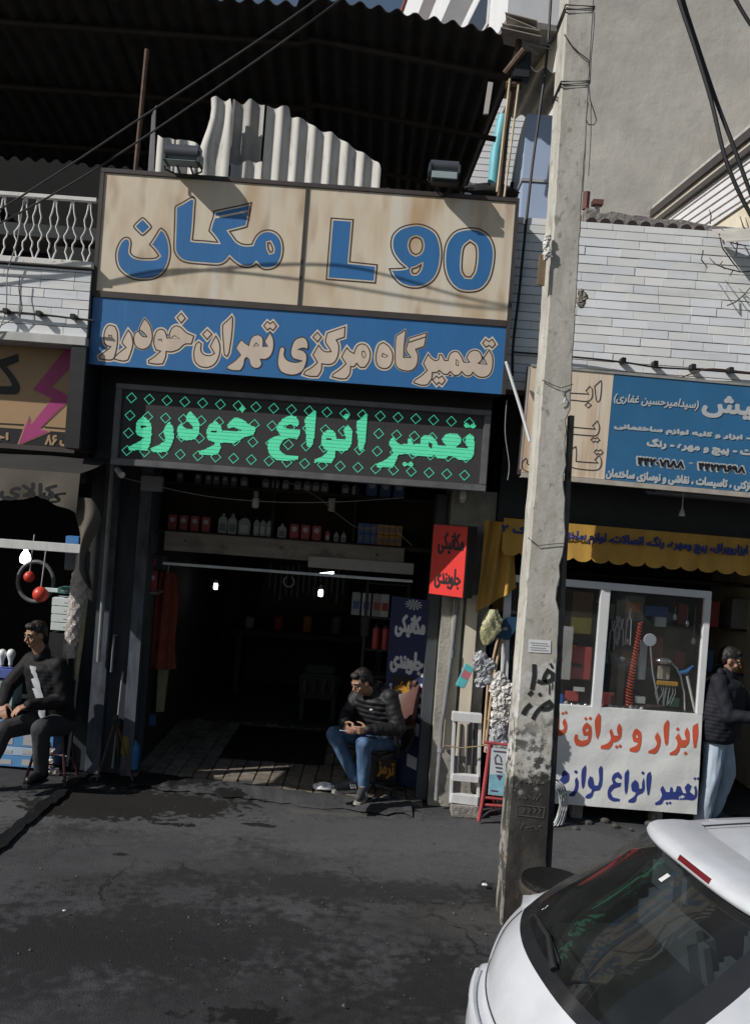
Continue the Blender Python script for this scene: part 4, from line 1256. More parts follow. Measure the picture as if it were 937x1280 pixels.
for z in (.22, .55):
    mb = MB(); fill(mb, pd, [(-.12, z + .03), (0, z), (0, z + .12), (-.12, z + .15)], (), .003); mb.part('white_stripe', white_print, db)
for k in range(6):
    mb = MB(); fill(mb, pd, [(-.035, .74 + k * .1), (-.012, .74 + k * .1), (-.012, .775 + k * .1), (-.035, .775 + k * .1)], (), .003); mb.part('edge_mark', white_print, db)
mb = MB()
for k in range(12):
    t = k * pi / 6
    fill(mb, pd, [(-.17, 1.84), (-.17 + .10 * cos(t), 1.84 + .055 * sin(t)), (-.17 + .085 * cos(t + .22), 1.84 + .047 * sin(t + .22))], (), .004)
mb.part('rosette', white_print, db)
for nm, lab, b, txt_ in (('sign_plate', 'small black plate with yellow lettering on the navy board', (-.34, -.12, .90, 1.13), 'گیربکس'),
                     ('sign_plate', 'black plate with yellow lettering low behind the office chair', (-.44, -.2, .04, .30), 'ترمز')):
    t = thing(nm, lab, 'sign', pd.at((b[0] + b[1]) / 2, b[2], .006))
    o = 0.006 if b[2] > .5 else .05
    dbox('plate', ink, b[0], b[1], b[2], b[3], o, o + .004, t)
    mb = MB(); text_into(mb, txt_, pd, b[0] + .03, b[1] - .02, b[2] + .05, b[3] - .04, o + .007, .012)
    mb.part('yellow_lettering', yellow_print, t)
def awtop(u, v):
    return (-4.1 + 1.72 * u, 7.4 + .8 * v, 2.866 + .16 * v + .015 * sin(u * 11) * sin(v * 3))
MB().grid(awtop, 20, 6).part('canvas_top', M('shade_black_canvas', (.02, .019, .018), .9), aw, smooth=2)  # shade under the awning put into a near-black copy of its canvas

# ------------------------------------------------------------------ corrugated sheets
def sheet(mb, fn, nu, nv, th):
    """a thin sheet with two faces and closed rims"""
    th = V(th)
    b = len(mb.v)
    mb.grid(fn, nu, nv)
    k = (nu + 1) * (nv + 1)
    mb.v += [p + th for p in mb.v[b:b + k]]
    for f in [f for f in mb.f if f[0] >= b and max(f) < b + k]:
        mb.f.append(tuple(i + k for i in reversed(f)))
    rim = [i * (nv + 1) for i in range(nu + 1)] + [nu * (nv + 1) + j for j in range(1, nv + 1)] + [i * (nv + 1) + nv for i in range(nu - 1, -1, -1)] + [j for j in range(nv - 1, 0, -1)]
    for q in range(len(rim)):
        a, c = rim[q] + b, rim[(q + 1) % len(rim)] + b
        mb.f.append((a, a + k, c + k, c))
    return mb
roof = thing('corrugated_roof', 'dark corrugated lean-to roof over the balcony above the painted sign', 'roof', (-2, 8.2, 7))
PITCH = .164
def roof_z(x, y):
    t = (y - 8.1) / 2.6
    e = 7.13 + (.0 if x < -1.0 else .055)
    if x > -.95: e = 7.185 - .118 * (x + .95)
    return e - .52 * t
def roof_sheet(xa, xb, dz, dy, yb=10.9):
    def fn(u, v):
        x = xa + (xb - xa) * u
        ya = 8.1 + dy
        y = ya + (yb - ya) * v
        xs_ = x - (.30 * v if xb > 1 else 0) * u
        return (xs_, y, roof_z(x, y) + dz + .026 * sin(2 * pi * x / PITCH))
    n_ = max(8, int((xb - xa) / PITCH * 8))
    mb = MB(); sheet(mb, fn, n_, 6, (0, 0, .007))
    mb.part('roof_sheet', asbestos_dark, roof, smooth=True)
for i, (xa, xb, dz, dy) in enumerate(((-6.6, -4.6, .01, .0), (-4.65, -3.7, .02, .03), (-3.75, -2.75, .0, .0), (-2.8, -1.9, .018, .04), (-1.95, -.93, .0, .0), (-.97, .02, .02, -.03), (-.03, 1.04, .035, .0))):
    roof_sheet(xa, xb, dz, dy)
for y, dz in ((8.5, -.07), (9.4, -.09), (10.4, -.09)):
    MB().tube([(-6.5, y, roof_z(-6.5, y) + dz), (-1, y, roof_z(-1.1, y) + dz), (-.9, y, roof_z(-.9, y) + dz), (.95, y, roof_z(.95, y) + dz)], .03, 8)  .part('purlin', M('dark_purlin', (.03, .022, .018), .8, var=.4) if y == 8.5 else MATS['dark_purlin'], roof, smooth=True)
MB().tube([W(184, 62, 8.3), W(170, 210, 8.3), W(160, 330, 8.3)], .022, 8).solo('roof_post', 'thin rusty pipe holding up the roof at the left end of the painted sign', 'post', rust, smooth=True)

def torn(name, label, x0, x1, Y, z0, tops, amp=.022, pitch=.15, ph=0.0, mat=None, left=None):
    """standing corrugated sheet with a ragged upper edge; tops = (x, z) pairs"""
    def top(x):
        for a, b in zip(tops[:-1], tops[1:]):
            if a[0] <= x <= b[0]: return a[1] + (b[1] - a[1]) * (x - a[0]) / max(b[0] - a[0], 1e-6)
        return tops[0][1] if x < tops[0][0] else tops[-1][1]
    def fn(u, v):
        x = x0 + (x1 - x0) * u
        t = top(x)
        xx = x + (left(v) * (1 - u) if left else 0)
        return (xx, Y + amp * sin(2 * pi * x / pitch + ph) , z0 + (t - z0) * v)
    n_ = max(10, int((x1 - x0) / pitch * 10))
    mb = MB(); sheet(mb, fn, n_, 12, (0, .006, 0))
    mb.solo(name, label, 'corrugated sheet', mat or asbestos, ((x0 + x1) / 2, Y, z0), group='broken corrugated sheets standing behind the painted sign', smooth=True)
def tp(Y, *pts): return [(W(a, b, Y).x, W(a, b, Y).z) for a, b in pts]
Yt = 8.25
zb0 = 5.2
t1 = tp(Yt, (197, 168), (204, 174), (212, 171), (222, 176), (235, 174), (250, 182))
torn('corrugated_sheet', 'short broken corrugated sheet behind the left floodlight', t1[0][0], t1[-1][0], Yt, zb0, t1)
t2 = tp(Yt - .06, (262, 122), (270, 121), (281, 126), (289, 124), (291, 145))
torn('corrugated_sheet', 'tall ragged corrugated sheet standing beside the left floodlight', t2[0][0], t2[-1][0], Yt - .06, zb0, t2, left=lambda v: -.07 * (1 - v) + .03 * sin(v * 9))
t3 = tp(Yt + .07, (292, 125), (303, 130), (313, 124), (325, 130), (331, 132))
def t3l(v): return .0
torn('corrugated_sheet', 'loose grey corrugated sheet hanging in the middle of the gap', t3[0][0], t3[-1][0], Yt + .07, W(300, 205, Yt).z, t3, mat=M('corrugated_sheet_grey', (.36, .35, .33), .85, var=.2, scale=4))
t4 = tp(Yt, (289, 204), (300, 206), (312, 200), (320, 203), (328, 203))
torn('corrugated_sheet', 'low broken corrugated stub under the hanging grey sheet', t4[0][0], t4[-1][0], Yt, zb0, t4)
t5 = tp(Yt, (334, 133), (345, 135), (361, 132), (363, 146), (380, 149), (392, 158), (400, 163), (415, 166), (432, 178), (447, 188), (462, 196), (474, 205), (476, 212))
torn('corrugated_sheet', 'wide pale corrugated sheet with a sloping broken top edge', t5[0][0], t5[-1][0], Yt, zb0, t5)
pk = MB()
a, b_, c_ = W(186, 205, 8.15), W(195, 205, 8.15), W(195, 131, 8.15)
pk.prism([(a.x, zb0), (b_.x, zb0), (c_.x, c_.z), (c_.x - .03, c_.z - .1)], 'y', 8.15, 8.17)
pk.solo('metal_strip', 'narrow upright grey metal strip with a pointed top behind the sign', 'metal strip', grey_steel)

# ------------------------------------------------------------------ floodlights on the sign
lamp_body = M('lamp_body', (0.06, 0.066, 0.08), .45, var=.2)
lamp_glass = M('lamp_glass', (.35, .42, .42), .08, var=.1, spec=.8)
def floodlight(px, py, wpx, hpx, label, showglass):
    Y = 7.78
    c = W(px, py, Y)
    k = Y / F
    wd, h = wpx * k, hpx * k
    t = thing('floodlight', label, 'floodlight', c, 'floodlights on top of the painted sign')
    pr_ = []
    for i in range(9):
        a = pi * (.0 + i / 8)
        pr_.append((c.y - .02 - .5 * h * sin(a) * 1.1, c.z + .5 * h * cos(a)))
    MB().prism(pr_ + [(c.y + .06, c.z - .5 * h), (c.y + .06, c.z + .5 * h)], 'x', c.x - wd / 2, c.x + wd / 2).part('housing', lamp_body, t, smooth=True, bev=.006)
    for s in (-1, 1):
        MB().box(c.x + s * wd / 2 - .012, c.x + s * wd / 2 + .012, c.y - .09, c.y + .08, c.z - .55 * h, c.z + .1 * h).part('end_cap', lamp_body, t, bev=.004)
    MB().box(c.x - wd * .44, c.x + wd * .44, c.y - .105, c.y + .055, c.z - .5 * h - .05 * showglass - .008, c.z - .5 * h - .002).part('glass', lamp_glass, t, bev=.002)
    MB().tube([(c.x - wd * .55, c.y, c.z - .1), (c.x - wd * .55, c.y + .02, c.z - .62 * h - .03), (c.x - .0, c.y + .1, 5.46), (c.x + wd * .55, c.y + .02, c.z - .62 * h - .03), (c.x + wd * .55, c.y, c.z - .1)], .008, 6).part('bracket', black_steel, t)
    for s in (-1, 1):
        MB().tube([(c.x + s * wd * .2, c.y + .02, c.z - .55 * h), (c.x + s * wd * .2, 8.0, 5.50), (c.x + s * wd * .2, 8.2, 5.52)], .009, 6).part('arm', black_steel, t)
    return t
floodlight(230, 194, 42, 22, 'left grey floodlight above the Persian name on the sign', 0)
fl2 = floodlight(555, 211, 36, 17, 'right dark floodlight with its glass showing above the number 90', 1)
p = W(556, 222, 7.72)
MB().box(p.x - .115, p.x + .115, 7.70, 7.82, p.z - .045, p.z + .03).part('lamp_frame', black_steel, fl2, bev=.006)
MB().box(p.x - .09, p.x + .09, 7.692, 7.699, p.z - .022, p.z + .012).part('front_glass', lamp_glass, fl2, bev=.002)

# ------------------------------------------------------------------ mast, pipes and scrap at the right end of the roof
ms = thing('pipe_mast', 'rusty pipe mast with two thin pale conduits at the right end of the sign', 'mast', W(622, 246, 8.15))
MB().tube([W(650, 40, 8.0), W(643, 95, 8.1), W(632, 160, 8.1), W(624, 246, 8.1)], .03, 8).part('main_pipe', rust, ms, smooth=True)
pale_pipe = M('pale_conduit', (.5, .42, .27), .6, var=.3)
MB().tube([W(637, 98, 8.05), W(621, 240, 8.05)], .011, 8).part('thin_conduit', pale_pipe, ms, smooth=True)
MB().tube([W(648, 105, 8.05), W(630, 246, 8.05)], .010, 8).part('thin_conduit', pale_pipe, ms, smooth=True)
MB().tube([W(632, 106, 8.08), W(652, 107, 8.08)], .035, 8).part('pipe_stub', rust, ms, smooth=True)
MB().tube([W(655, 62, 7.95), W(631, 92, 8.05)], .03, 8).part('cross_pipe', rust, ms, smooth=True)
MB().box(W(640, 100, 8).x, W(662, 100, 8).x, 8.0, 8.12, W(640, 96, 8).z, W(640, 62, 8).z).part('cover_plate', black_steel, ms, bev=.01)
scrap = MB()
r = random.Random(9)
grey_scrap = M('pale_sheet_scrap', (.34, .31, .28), .8, var=.3)
st = thing('sheet_scrap', 'crumpled pale sheets tied on top of the pipe mast', 'scrap sheets', W(650, 45, 8.0))
for k in range(4):
    z_ = W(650, 26 + k * 6, 8.0).z
    q = []
    for (dx, dy) in ((-.15, -.12), (.16, -.1), (.2, .12), (-.1, .14)):
        q.append((W(650, 30, 8).x + dx + r.uniform(-.04, .04), 8.0 + dy, z_ + r.uniform(-.025, .025) - .16 * (dx > 0) * .4))
    MB().add(q + [(a[0], a[1], a[2] + .008) for a in q], [(3, 2, 1, 0), (4, 5, 6, 7), (0, 1, 5, 4), (1, 2, 6, 5), (2, 3, 7, 6), (3, 0, 4, 7)]).part('sheet', grey_scrap, st)
for k in range(6):
    a = W(652, 44 + 3 * k, 8.0)
    MB().tube([a, a + V((r.uniform(-.05, .1), -.02, -.02)), a + V((r.uniform(.1, .28), 0, r.uniform(-.06, .1)))], .006, 5).part('wire_end', cable_grey, st)
bt_ = MB()
a, b_ = W(609, 142, 8.2), W(617, 103, 8.2)
bt_.add([W(604, 142, 8.2), W(610, 142, 8.2), W(616, 103, 8.2), W(610, 102, 8.2)] + [p + V((0, .03, 0)) for p in (W(604, 142, 8.2), W(610, 142, 8.2), W(616, 103, 8.2), W(610, 102, 8.2))],
        [(0, 1, 2, 3), (7, 6, 5, 4), (0, 4, 5, 1), (1, 5, 6, 2), (2, 6, 7, 3), (3, 7, 4, 0)])
bt_.solo('slat', 'pale wooden slat hanging under the roof edge near the mast', 'slat', M('pale_slat', (.45, .44, .4), .7))
jk = MB()
r = random.Random(4)
def jblob(u, v):
    a = 2 * pi * u
    c = W(612, 240, 8.15)
    rr_ = sin(pi * v) * (1 + .25 * sin(a * 3 + v * 5))
    return c + V((.22 * rr_ * cos(a), .1 * rr_ * sin(a), -.06 * cos(pi * v) * (1 + .3 * sin(a * 5))))
jk.grid(jblob, 20, 8)
jk.solo('tarp_bundle', 'dark crumpled tarpaulin bundle on the right end of the sign', 'bundle', rubber, smooth=True)

# ------------------------------------------------------------------ balcony railing: each wavy baluster a part
YR = 7.95
rl_ = thing('balcony_railing', 'white wrought iron railing with wavy balusters above the left tiled wall', 'railing', W(60, 333, YR))
zt_r, zb_r = W(60, 246, YR).z, W(60, 329, YR).z
MB().box(-4.5, W(122, 250, YR).x, YR - .025, YR + .025, zt_r - .02, zt_r + .015).part('top_rail', white_paint, rl_, bev=.004)
MB().box(-4.5, W(118, 330, YR).x, YR - .02, YR + .02, zb_r - .012, zb_r + .012).part('bottom_rail', white_paint, rl_, bev=.003)
hb = zt_r - .02 - (zb_r + .012)
offs = [(0, 1.6), (.1, 1.8), (.2, 3.0), (.29, 5.2), (.37, 4.2), (.43, 2.8), (.5, 4.5), (.57, 7.6), (.64, 6.6), (.7, 3.6), (.76, 3.8), (.82, 5.2), (.88, 3.2), (.94, 1.8), (1, 1.6)]
bmb = MB()
for s in (-1, 1):
    bmb.tube([(s * o * YR / F, 0, hb * (1 - t)) for t, o in offs], .0068, 6)
bmb.box(-.016, .016, -.007, .007, hb - .03, hb); bmb.box(-.016, .016, -.007, .007, 0, .03)
bme = bmb.mesh('baluster', white_paint, smooth=True)
xb = W(110, 290, YR).x
for i in range(17):
    o = bpy.data.objects.new('baluster', bme)
    o.location = V((xb - i * .148, YR, zb_r + .012)) - ORG[rl_.name]
    if i == 4: o.rotation_euler = (0, .07, .3)
    C.objects.link(o); o.parent = rl_

# ------------------------------------------------------------------ cables
def cable(label, pts, rad, mat=cable_black, name='cable', sub=6):
    P = [V(p) for p in pts]
    out = []
    for i in range(len(P) - 1):
        a, b2, c2, d2 = P[max(i - 1, 0)], P[i], P[i + 1], P[min(i + 2, len(P) - 1)]
        for k in range(sub):
            t = k / sub
            out.append(.5 * ((2 * b2) + (c2 - a) * t + (2 * a - 5 * b2 + 4 * c2 - d2) * t * t + (3 * b2 - a - 3 * c2 + d2) * t ** 3))
    out.append(P[-1])
    return MB().tube(out, rad, 6).solo(name, label, 'cable', mat, smooth=True)
cable('thin overhead cable crossing the balcony, the left one of the pair', [W(470, -60, 6.6), W(395, 0, 6.8), W(300, 66, 7.0), W(180, 145, 7.3), W(90, 205, 7.5), W(0, 262, 7.6), W(-60, 295, 7.7)], .008)
cable('thin overhead cable crossing the balcony, the right one of the pair', [W(500, -60, 6.6), W(425, 0, 6.8), W(340, 62, 7.0), W(245, 128, 7.3), W(130, 205, 7.5), W(40, 258, 7.6), W(-60, 310, 7.7)], .008)
cable('thick black cable sagging across the plaster wall at the right, the left strand', [W(838, -40, 3.2), W(848, 0, 3.2), W(868, 60, 3.2), W(888, 125, 3.2), W(905, 195, 3.2), W(925, 245, 3.2), W(950, 290, 3.2)], .0072)
cable('thick black cable sagging across the plaster wall at the right, the right strand', [W(845, -40, 3.22), W(853, 0, 3.22), W(872, 60, 3.22), W(894, 125, 3.22), W(915, 180, 3.22), W(937, 240, 3.22), W(960, 290, 3.22)], .0072)
cable('black cable in the upper right corner of the view', [W(905, -25, 3.2), W(920, 2, 3.2), W(937, 30, 3.2), W(960, 60, 3.2)], .0066)
cable('black cable hanging down beside the pole past the blue duct', [W(690, -40, 8.06), W(688, 0, 8.06), W(683, 70, 8.06), W(674, 140, 8.06), W(664, 215, 8.06), W(655, 300, 8.06), W(648, 370, 8.06), W(641, 430, 8.06), W(640, 470, 8.06)], .013)
tw_r = cable('dark twisted cable run clipped along the right tiled wall', [W(640, 440, 8.13), W(725, 447, 8.13), W(780, 453, 8.12), W(820, 459, 8.13), W(870, 462, 8.12), W(937, 467, 8.13), W(1000, 472, 8.13)], .009)
cable('reddish cable curving up to the cable run above the blue board', [W(812, 474, 8.1), W(845, 473, 8.08), W(870, 465, 8.08), W(890, 461, 8.1), W(940, 466, 8.1)], .006, M('red_brown_cable', (.12, .05, .04), .6))
for px, py in ((778, 451), (818, 455), (865, 459), (912, 463)):
    p = W(px, py, 8.11)
    MB().box(p.x - .02, p.x + .02, 8.07, 8.168, p.z - .025, p.z + .025).part('clip', black_steel, tw_r, bev=.005)
tw_l = cable('dark cable run clipped along the left tiled wall', [W(-60, 386, 7.82), W(0, 389, 7.82), W(50, 393, 7.81), W(92, 398, 7.82), W(118, 401, 7.82)], .009)
for px, py in ((8, 389), (49, 392), (92, 396)):
    p = W(px, py, 7.8)
    MB().box(p.x - .022, p.x + .022, 7.77, 7.848, p.z - .022, p.z + .022).part('clip', black_steel, tw_l, bev=.005)
cable('thin grey wire looping down the left tiled wall', [W(30, 250, 7.8), W(22, 300, 7.8), W(10, 340, 7.8), W(8, 385, 7.8), W(0, 410, 7.8), W(-8, 420, 7.8)], .005, cable_grey)
cable('thin dark wire hanging on the left tiled wall', [W(25, 345, 7.8), W(24, 362, 7.8), W(28, 385, 7.8), W(22, 395, 7.8), W(5, 405, 7.8), W(-10, 412, 7.8)], .004)
cable('pale wire sagging along under the LED sign', [W(145, 595, 8.6), W(190, 606, 8.7), W(240, 617, 8.7), W(290, 624, 8.7), W(360, 628, 8.7), W(430, 627, 8.7), W(505, 622, 8.7)], .004, cable_grey)
cable('loose wire drooping from the LED sign towards the right', [W(355, 600, 8.6), W(395, 620, 8.7), W(425, 645, 8.7), W(450, 660, 8.7), W(490, 658, 8.7), W(500, 668, 8.7), W(515, 682, 8.7)], .004, M('tan_wire', (.2, .15, .1), .6))
cable('pale wire hanging left of the cream board', [W(633, 500, 7.95), W(631, 540, 7.95), W(636, 580, 7.95), W(634, 600, 7.95)], .004, cable_grey)
strut = MB().tube([W(632, 452, 7.8), W(650, 510, 7.75), W(662, 552, 7.7)], .013, 8)
strut.solo('metal_strut', 'shiny slanting metal strut between the painted sign and the cream board', 'strut', alu, smooth=True)

# ------------------------------------------------------------------ utility pole
pm = bpy.data.materials.new('pole_concrete'); pm.use_nodes = True
n_, l_ = pm.node_tree.nodes, pm.node_tree.links
bs = n_['Principled BSDF']; bs.inputs['Roughness'].default_value = .9; bs.inputs['Specular IOR Level'].default_value = .3
geo = n_.new('ShaderNodeNewGeometry'); sep = n_.new('ShaderNodeSeparateXYZ'); l_.new(geo.outputs['Position'], sep.inputs[0])
def pn_noise(scale, st=(1, 1, 1), det=6):
    mp = n_.new('ShaderNodeMapping'); mp.inputs['Scale'].default_value = st; l_.new(geo.outputs['Position'], mp.inputs[0])
    t = n_.new('ShaderNodeTexNoise'); t.inputs['Scale'].default_value = scale; t.inputs['Detail'].default_value = det; t.inputs['Roughness'].default_value = .65
    l_.new(mp.outputs[0], t.inputs[0]); return t.outputs['Fac']
def mathn(op, a, b):
    m = n_.new('ShaderNodeMath'); m.operation = op
    for i, x in enumerate((a, b)):
        if isinstance(x, (int, float)): m.inputs[i].default_value = x
        else: l_.new(x, m.inputs[i])
    return m.outputs[0]
def mr(v, a, b, c=0.0, d=1.0):
    m = n_.new('ShaderNodeMapRange'); m.interpolation_type = 'SMOOTHSTEP'
    for i, x in zip((1, 2, 3, 4), (a, b, c, d)): m.inputs[i].default_value = x
    l_.new(v, m.inputs[0]); return m.outputs[0]
def mixn(f, a, b):
    x = n_.new('ShaderNodeMix'); x.data_type = 'RGBA'; l_.new(f, x.inputs[0])
    for s, v in ((x.inputs[6], a), (x.inputs[7], b)):
        if isinstance(v, tuple): s.default_value = (*v, 1)
        else: l_.new(v, s)
    return x.outputs[2]
col = mixn(mr(pn_noise(4, (2, 2, .7)), .35, .65), (.40, .385, .34), (.53, .515, .47))
col = mixn(mr(pn_noise(22, (1, 1, .6)), .55, .7), col, (.27, .26, .23))
zn_ = mathn('ADD', sep.outputs['Z'], mathn('MULTIPLY', mathn('SUBTRACT', pn_noise(7), .5), .7))
band = mathn('MULTIPLY', mr(zn_, .95, 1.12), mr(zn_, 1.72, 1.80, 1, 0))
col = mixn(mathn('MULTIPLY', band, mr(pn_noise(9), .42, .62)), col, (.58, .58, .57))
col = mixn(mathn('MULTIPLY', mr(zn_, 1.1, 1.75, 1, 0), mr(pn_noise(11), .47, .56)), col, (.07, .068, .064))
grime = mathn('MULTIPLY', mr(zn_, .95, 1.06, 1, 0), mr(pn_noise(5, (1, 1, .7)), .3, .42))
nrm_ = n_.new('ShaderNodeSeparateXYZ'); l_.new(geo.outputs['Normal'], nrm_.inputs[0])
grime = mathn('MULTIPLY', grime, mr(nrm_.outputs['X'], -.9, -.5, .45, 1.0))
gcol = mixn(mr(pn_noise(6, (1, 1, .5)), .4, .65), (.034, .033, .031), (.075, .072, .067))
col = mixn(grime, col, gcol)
col = mixn(mathn('MULTIPLY', mr(zn_, .5, .9, 1, 0), mr(pn_noise(14), .62, .66)), col, (.13, .065, .03))
l_.new(col, bs.inputs['Base Color'])
bp = n_.new('ShaderNodeBump'); bp.inputs['Strength'].default_value = .35; bp.inputs['Distance'].default_value = .008
l_.new(pn_noise(30), bp.inputs['Height']); l_.new(bp.outputs[0], bs.inputs['Normal'])

YP = 6.26
def interp(tab, y):
    for a, b in zip(tab[:-1], tab[1:]):
        if y <= b[0]: return a[1] + (b[1] - a[1]) * (y - a[0]) / (b[0] - a[0])
    return tab[-1][1]
Ltab = [(-400, 736), (0, 708), (406, 683), (1060, 632), (1155, 626), (1240, 620)]
Rtab = [(-400, 768), (0, 742), (406, 718), (1060, 684), (1155, 679), (1240, 674)]
r = random.Random(12)
rings = []
PYS = [-400 + i * 14 for i in range(int(1640 / 14) + 1)]
for py in PYS:
    a, b = W(interp(Ltab, py), py, YP), W(interp(Rtab, py), py, YP)
    jl, jr = r.uniform(-.003, .003), r.uniform(-.003, .003)
    chip = 0
    if 515 < py < 620 or 700 < py < 760: chip = .018 + r.uniform(-.012, .012)
    if 655 < py < 690: chip = -.012
    gr = .03 if (py // 70) % 3 else .0
    dep = .28
    L, Rr = a.x + jl, b.x + jr - chip
    z = (a.z + b.z) / 2
    rings.append([(L + .01, YP, z), (Rr - .008, YP, z), (Rr, YP + .01, z), (Rr + chip * .4, YP + .08, z), (Rr, YP + dep, z), (L, YP + dep, z), (L, YP + dep * .72, z), (L + gr, YP + dep * .66, z), (L + gr, YP + dep * .36, z), (L, YP + dep * .3, z), (L, YP + .01, z)])
pmb = MB()
k = len(rings[0])
for rg in rings: pmb.v += [V(p) for p in rg]
for i in range(len(rings) - 1):
    for j in range(k):
        q = (j + 1) % k
        pmb.f.append((i * k + j, (i + 1) * k + j, (i + 1) * k + q, i * k + q))
pmb.f.append(tuple(range(k))); pmb.f.append(tuple(reversed([(len(rings) - 1) * k + j for j in range(k)])))
pole = thing('utility_pole', 'weathered grey concrete utility pole with graffiti and a black grimy foot', 'utility pole', W(655, 1155, 6.4))
pmb.part('shaft', pm, pole, smooth=True)
pf = facade(YP)
ink2 = M('spray_paint', (.02, .02, .02), .7, var=0)
gfm = MB()
def gs(pts, wpx, closed=False):
    q = [(W(a, b, YP).x, W(a, b, YP).z) for a, b in pts]
    stroke(gfm, pf, [(p.x, p.y) for p in smooth_path(q, closed)], wpx * YP / F, .004, closed)
gs([(667, 830), (667, 845), (664, 862)], 5.5)
gs([(680, 845), (684, 838), (690, 842), (690, 849), (684, 852), (679, 849)], 5, True)
gs([(683, 852), (676, 853), (671, 851)], 5)
gs([(686, 855), (686, 868)], 1.5); gs([(690, 853), (689, 862)], 1.2)
gs([(660, 869), (665, 864)], 5); gs([(673, 866), (675, 870)], 4)
gs([(653, 893), (657, 886), (663, 880)], 6)
gs([(665, 899), (670, 890), (678, 882), (686, 877), (690, 882), (684, 886), (676, 886)], 5)
gs([(690, 835), (687, 829)], 3)
gfm.part('graffiti', ink2, pole)
em = MB()
def es(pts, wpx=1.0):
    q = [(W(a, b, YP).x, W(a, b, YP).z) for a, b in pts]
    stroke(em, pf, q, wpx * YP / F, .006, False)
for row, (x0_, x1_, y_) in enumerate(((648, 677, 976), (645, 676, 996), (650, 672, 1033))):
    x_ = x0_
    rr = random.Random(row)
    while x_ < x1_:
        d = rr.uniform(3, 5)
        es([(x_, y_ + rr.uniform(-3, 3)), (x_ + d * .5, y_ + rr.uniform(-5, 4)), (x_ + d, y_ + rr.uniform(-3, 4))], 1.0)
        x_ += d + 1
es([(645, 1005), (680, 1009), (678, 1022), (644, 1018), (645, 1005)], .9)
for x_ in (652, 659, 666, 672): es([(x_, 1009), (x_ + 3, 1012), (x_, 1016)], 1)
em.part('cast_lettering', M('cast_lettering', (.11, .105, .1), .9, var=.2), pole)
# sticker
sk = MB()
def skq(x0_, y0_, x1_, y1_, off):
    q = [W(x0_, y0_, YP), W(x1_, y0_ + 1.5, YP), W(x1_ - .5, y1_ + 1.5, YP), W(x0_ - .5, y1_, YP)]
    return [(p.x, p.z) for p in q]
fill(sk, pf, skq(660, 799, 688, 815, 0), (), .004)
stk = sk.solo('paper_sticker', 'small white paper notice pasted on the concrete pole', 'sticker', M('paper', (.68, .69, .7), .7, var=.08), W(674, 815, YP - .004))
tx = MB()
for i, (a, b) in enumerate(((662, 684), (664, 686), (662, 682), (663, 685))):
    fill(tx, pf, skq(a, 802.5 + i * 2.9, b, 803.5 + i * 2.9, 0), (), .006)
tx.part('print', M('grey_print', (.4, .4, .42), .7, var=0), stk)
# wires and rags on the pole
wr_ = thing('wire_binding', 'thin dark wires bound round the upper pole with a dangling loop', 'wire', W(720, 103, YP))
def bind(py, dy):
    a, b = W(interp(Ltab, py) - 1, py + dy, YP - .012), W(interp(Rtab, py) + 1, py, YP - .012)
    MB().tube([a + V((0, .3, 0)), a, b, b + V((0, .3, 0)), a + V((0, .3, 0))], .006, 5).part('turn', cable_black, wr_)
bind(10, 2); bind(8, -2); bind(103, 3); bind(101, 1)
def wirep(*pts, rad=.004):
    MB().tube([W(a, b, YP - .015) for a, b in pts], rad, 5).part('loose_wire', cable_black, wr_)
wirep((705, 43), (712, 55), (722, 65), (735, 75), (737, 100)); wirep((742, 15), (742, 30), (738, 75), (737, 100))
wirep((735, 103), (737, 125), (742, 140), (745, 150), (742, 156), (735, 156), (732, 150), (733, 138), (735, 128))
wirep((738, 128), (738, 170), (735, 220), rad=.003); wirep((732, 150), (731, 190), (728, 240), rad=.003)
wb = thing('wire_binding', 'thin wires with a small hook tied round the middle of the pole', 'wire', W(700, 480, YP))
MB().tube([W(677, 475, YP - .01), W(690, 481, YP - .015), W(701, 485, YP - .015), W(716, 480, YP - .01)], .003, 5).part('loose_wire', cable_black, wb)
MB().tube([W(701, 485, YP - .015), W(702, 492, YP - .015), W(706, 497, YP - .015), W(704, 503, YP - .015), W(700, 505, YP - .015)], .0035, 5).part('hook', galv, wb)
MB().tube([W(659, 672, YP - .012), W(672, 682, YP - .012), W(690, 680, YP - .012), W(706, 679, YP - .012)], .0025, 5).part('loose_wire', cable_black, wb)
def rag(name, label, pts, mat, seed, Y=YP - .02):
    r = random.Random(seed)
    mb = MB()
    for (a, b, ra) in pts:
        s = ra * YP / F * 1.12
        c = W(a, b, Y)
        mb.ball(c, (s * 1.1, s * .7, s * 1.25), 10, 8)
        for k in range(3):
            mb.ball(c + V((r.uniform(-s, s) * .8, r.uniform(-s, s) * .4, r.uniform(-s, s))), (s * .5, s * .35, s * .6), 8, 6)
    big_ = max(q[2] for q in pts) * YP / F > .03
    m = remesh(mb, .02 if big_ else .011, None, 1)
    jt_ = .011 if big_ else .006
    for v in m.v: v += V((r.uniform(-jt_, jt_), r.uniform(-jt_, jt_), r.uniform(-jt_, jt_)))
    return m.solo(name, label, 'rag', mat)
white_rag = M('white_rag', (.62, .61, .58), .8, var=.15)
rag('torn_rag', 'torn white plastic scrap caught on the left edge of the pole', [(684, 297, 4), (682, 306, 4), (684, 314, 5), (681, 320, 4)], white_rag, 1)
rag('torn_rag', 'dirty rag tied on the right edge of the pole', [(726, 366, 4), (728, 372, 5), (727, 380, 4), (724, 377, 4)], M('dirty_rag', (.25, .22, .19), .9, var=.4), 2)
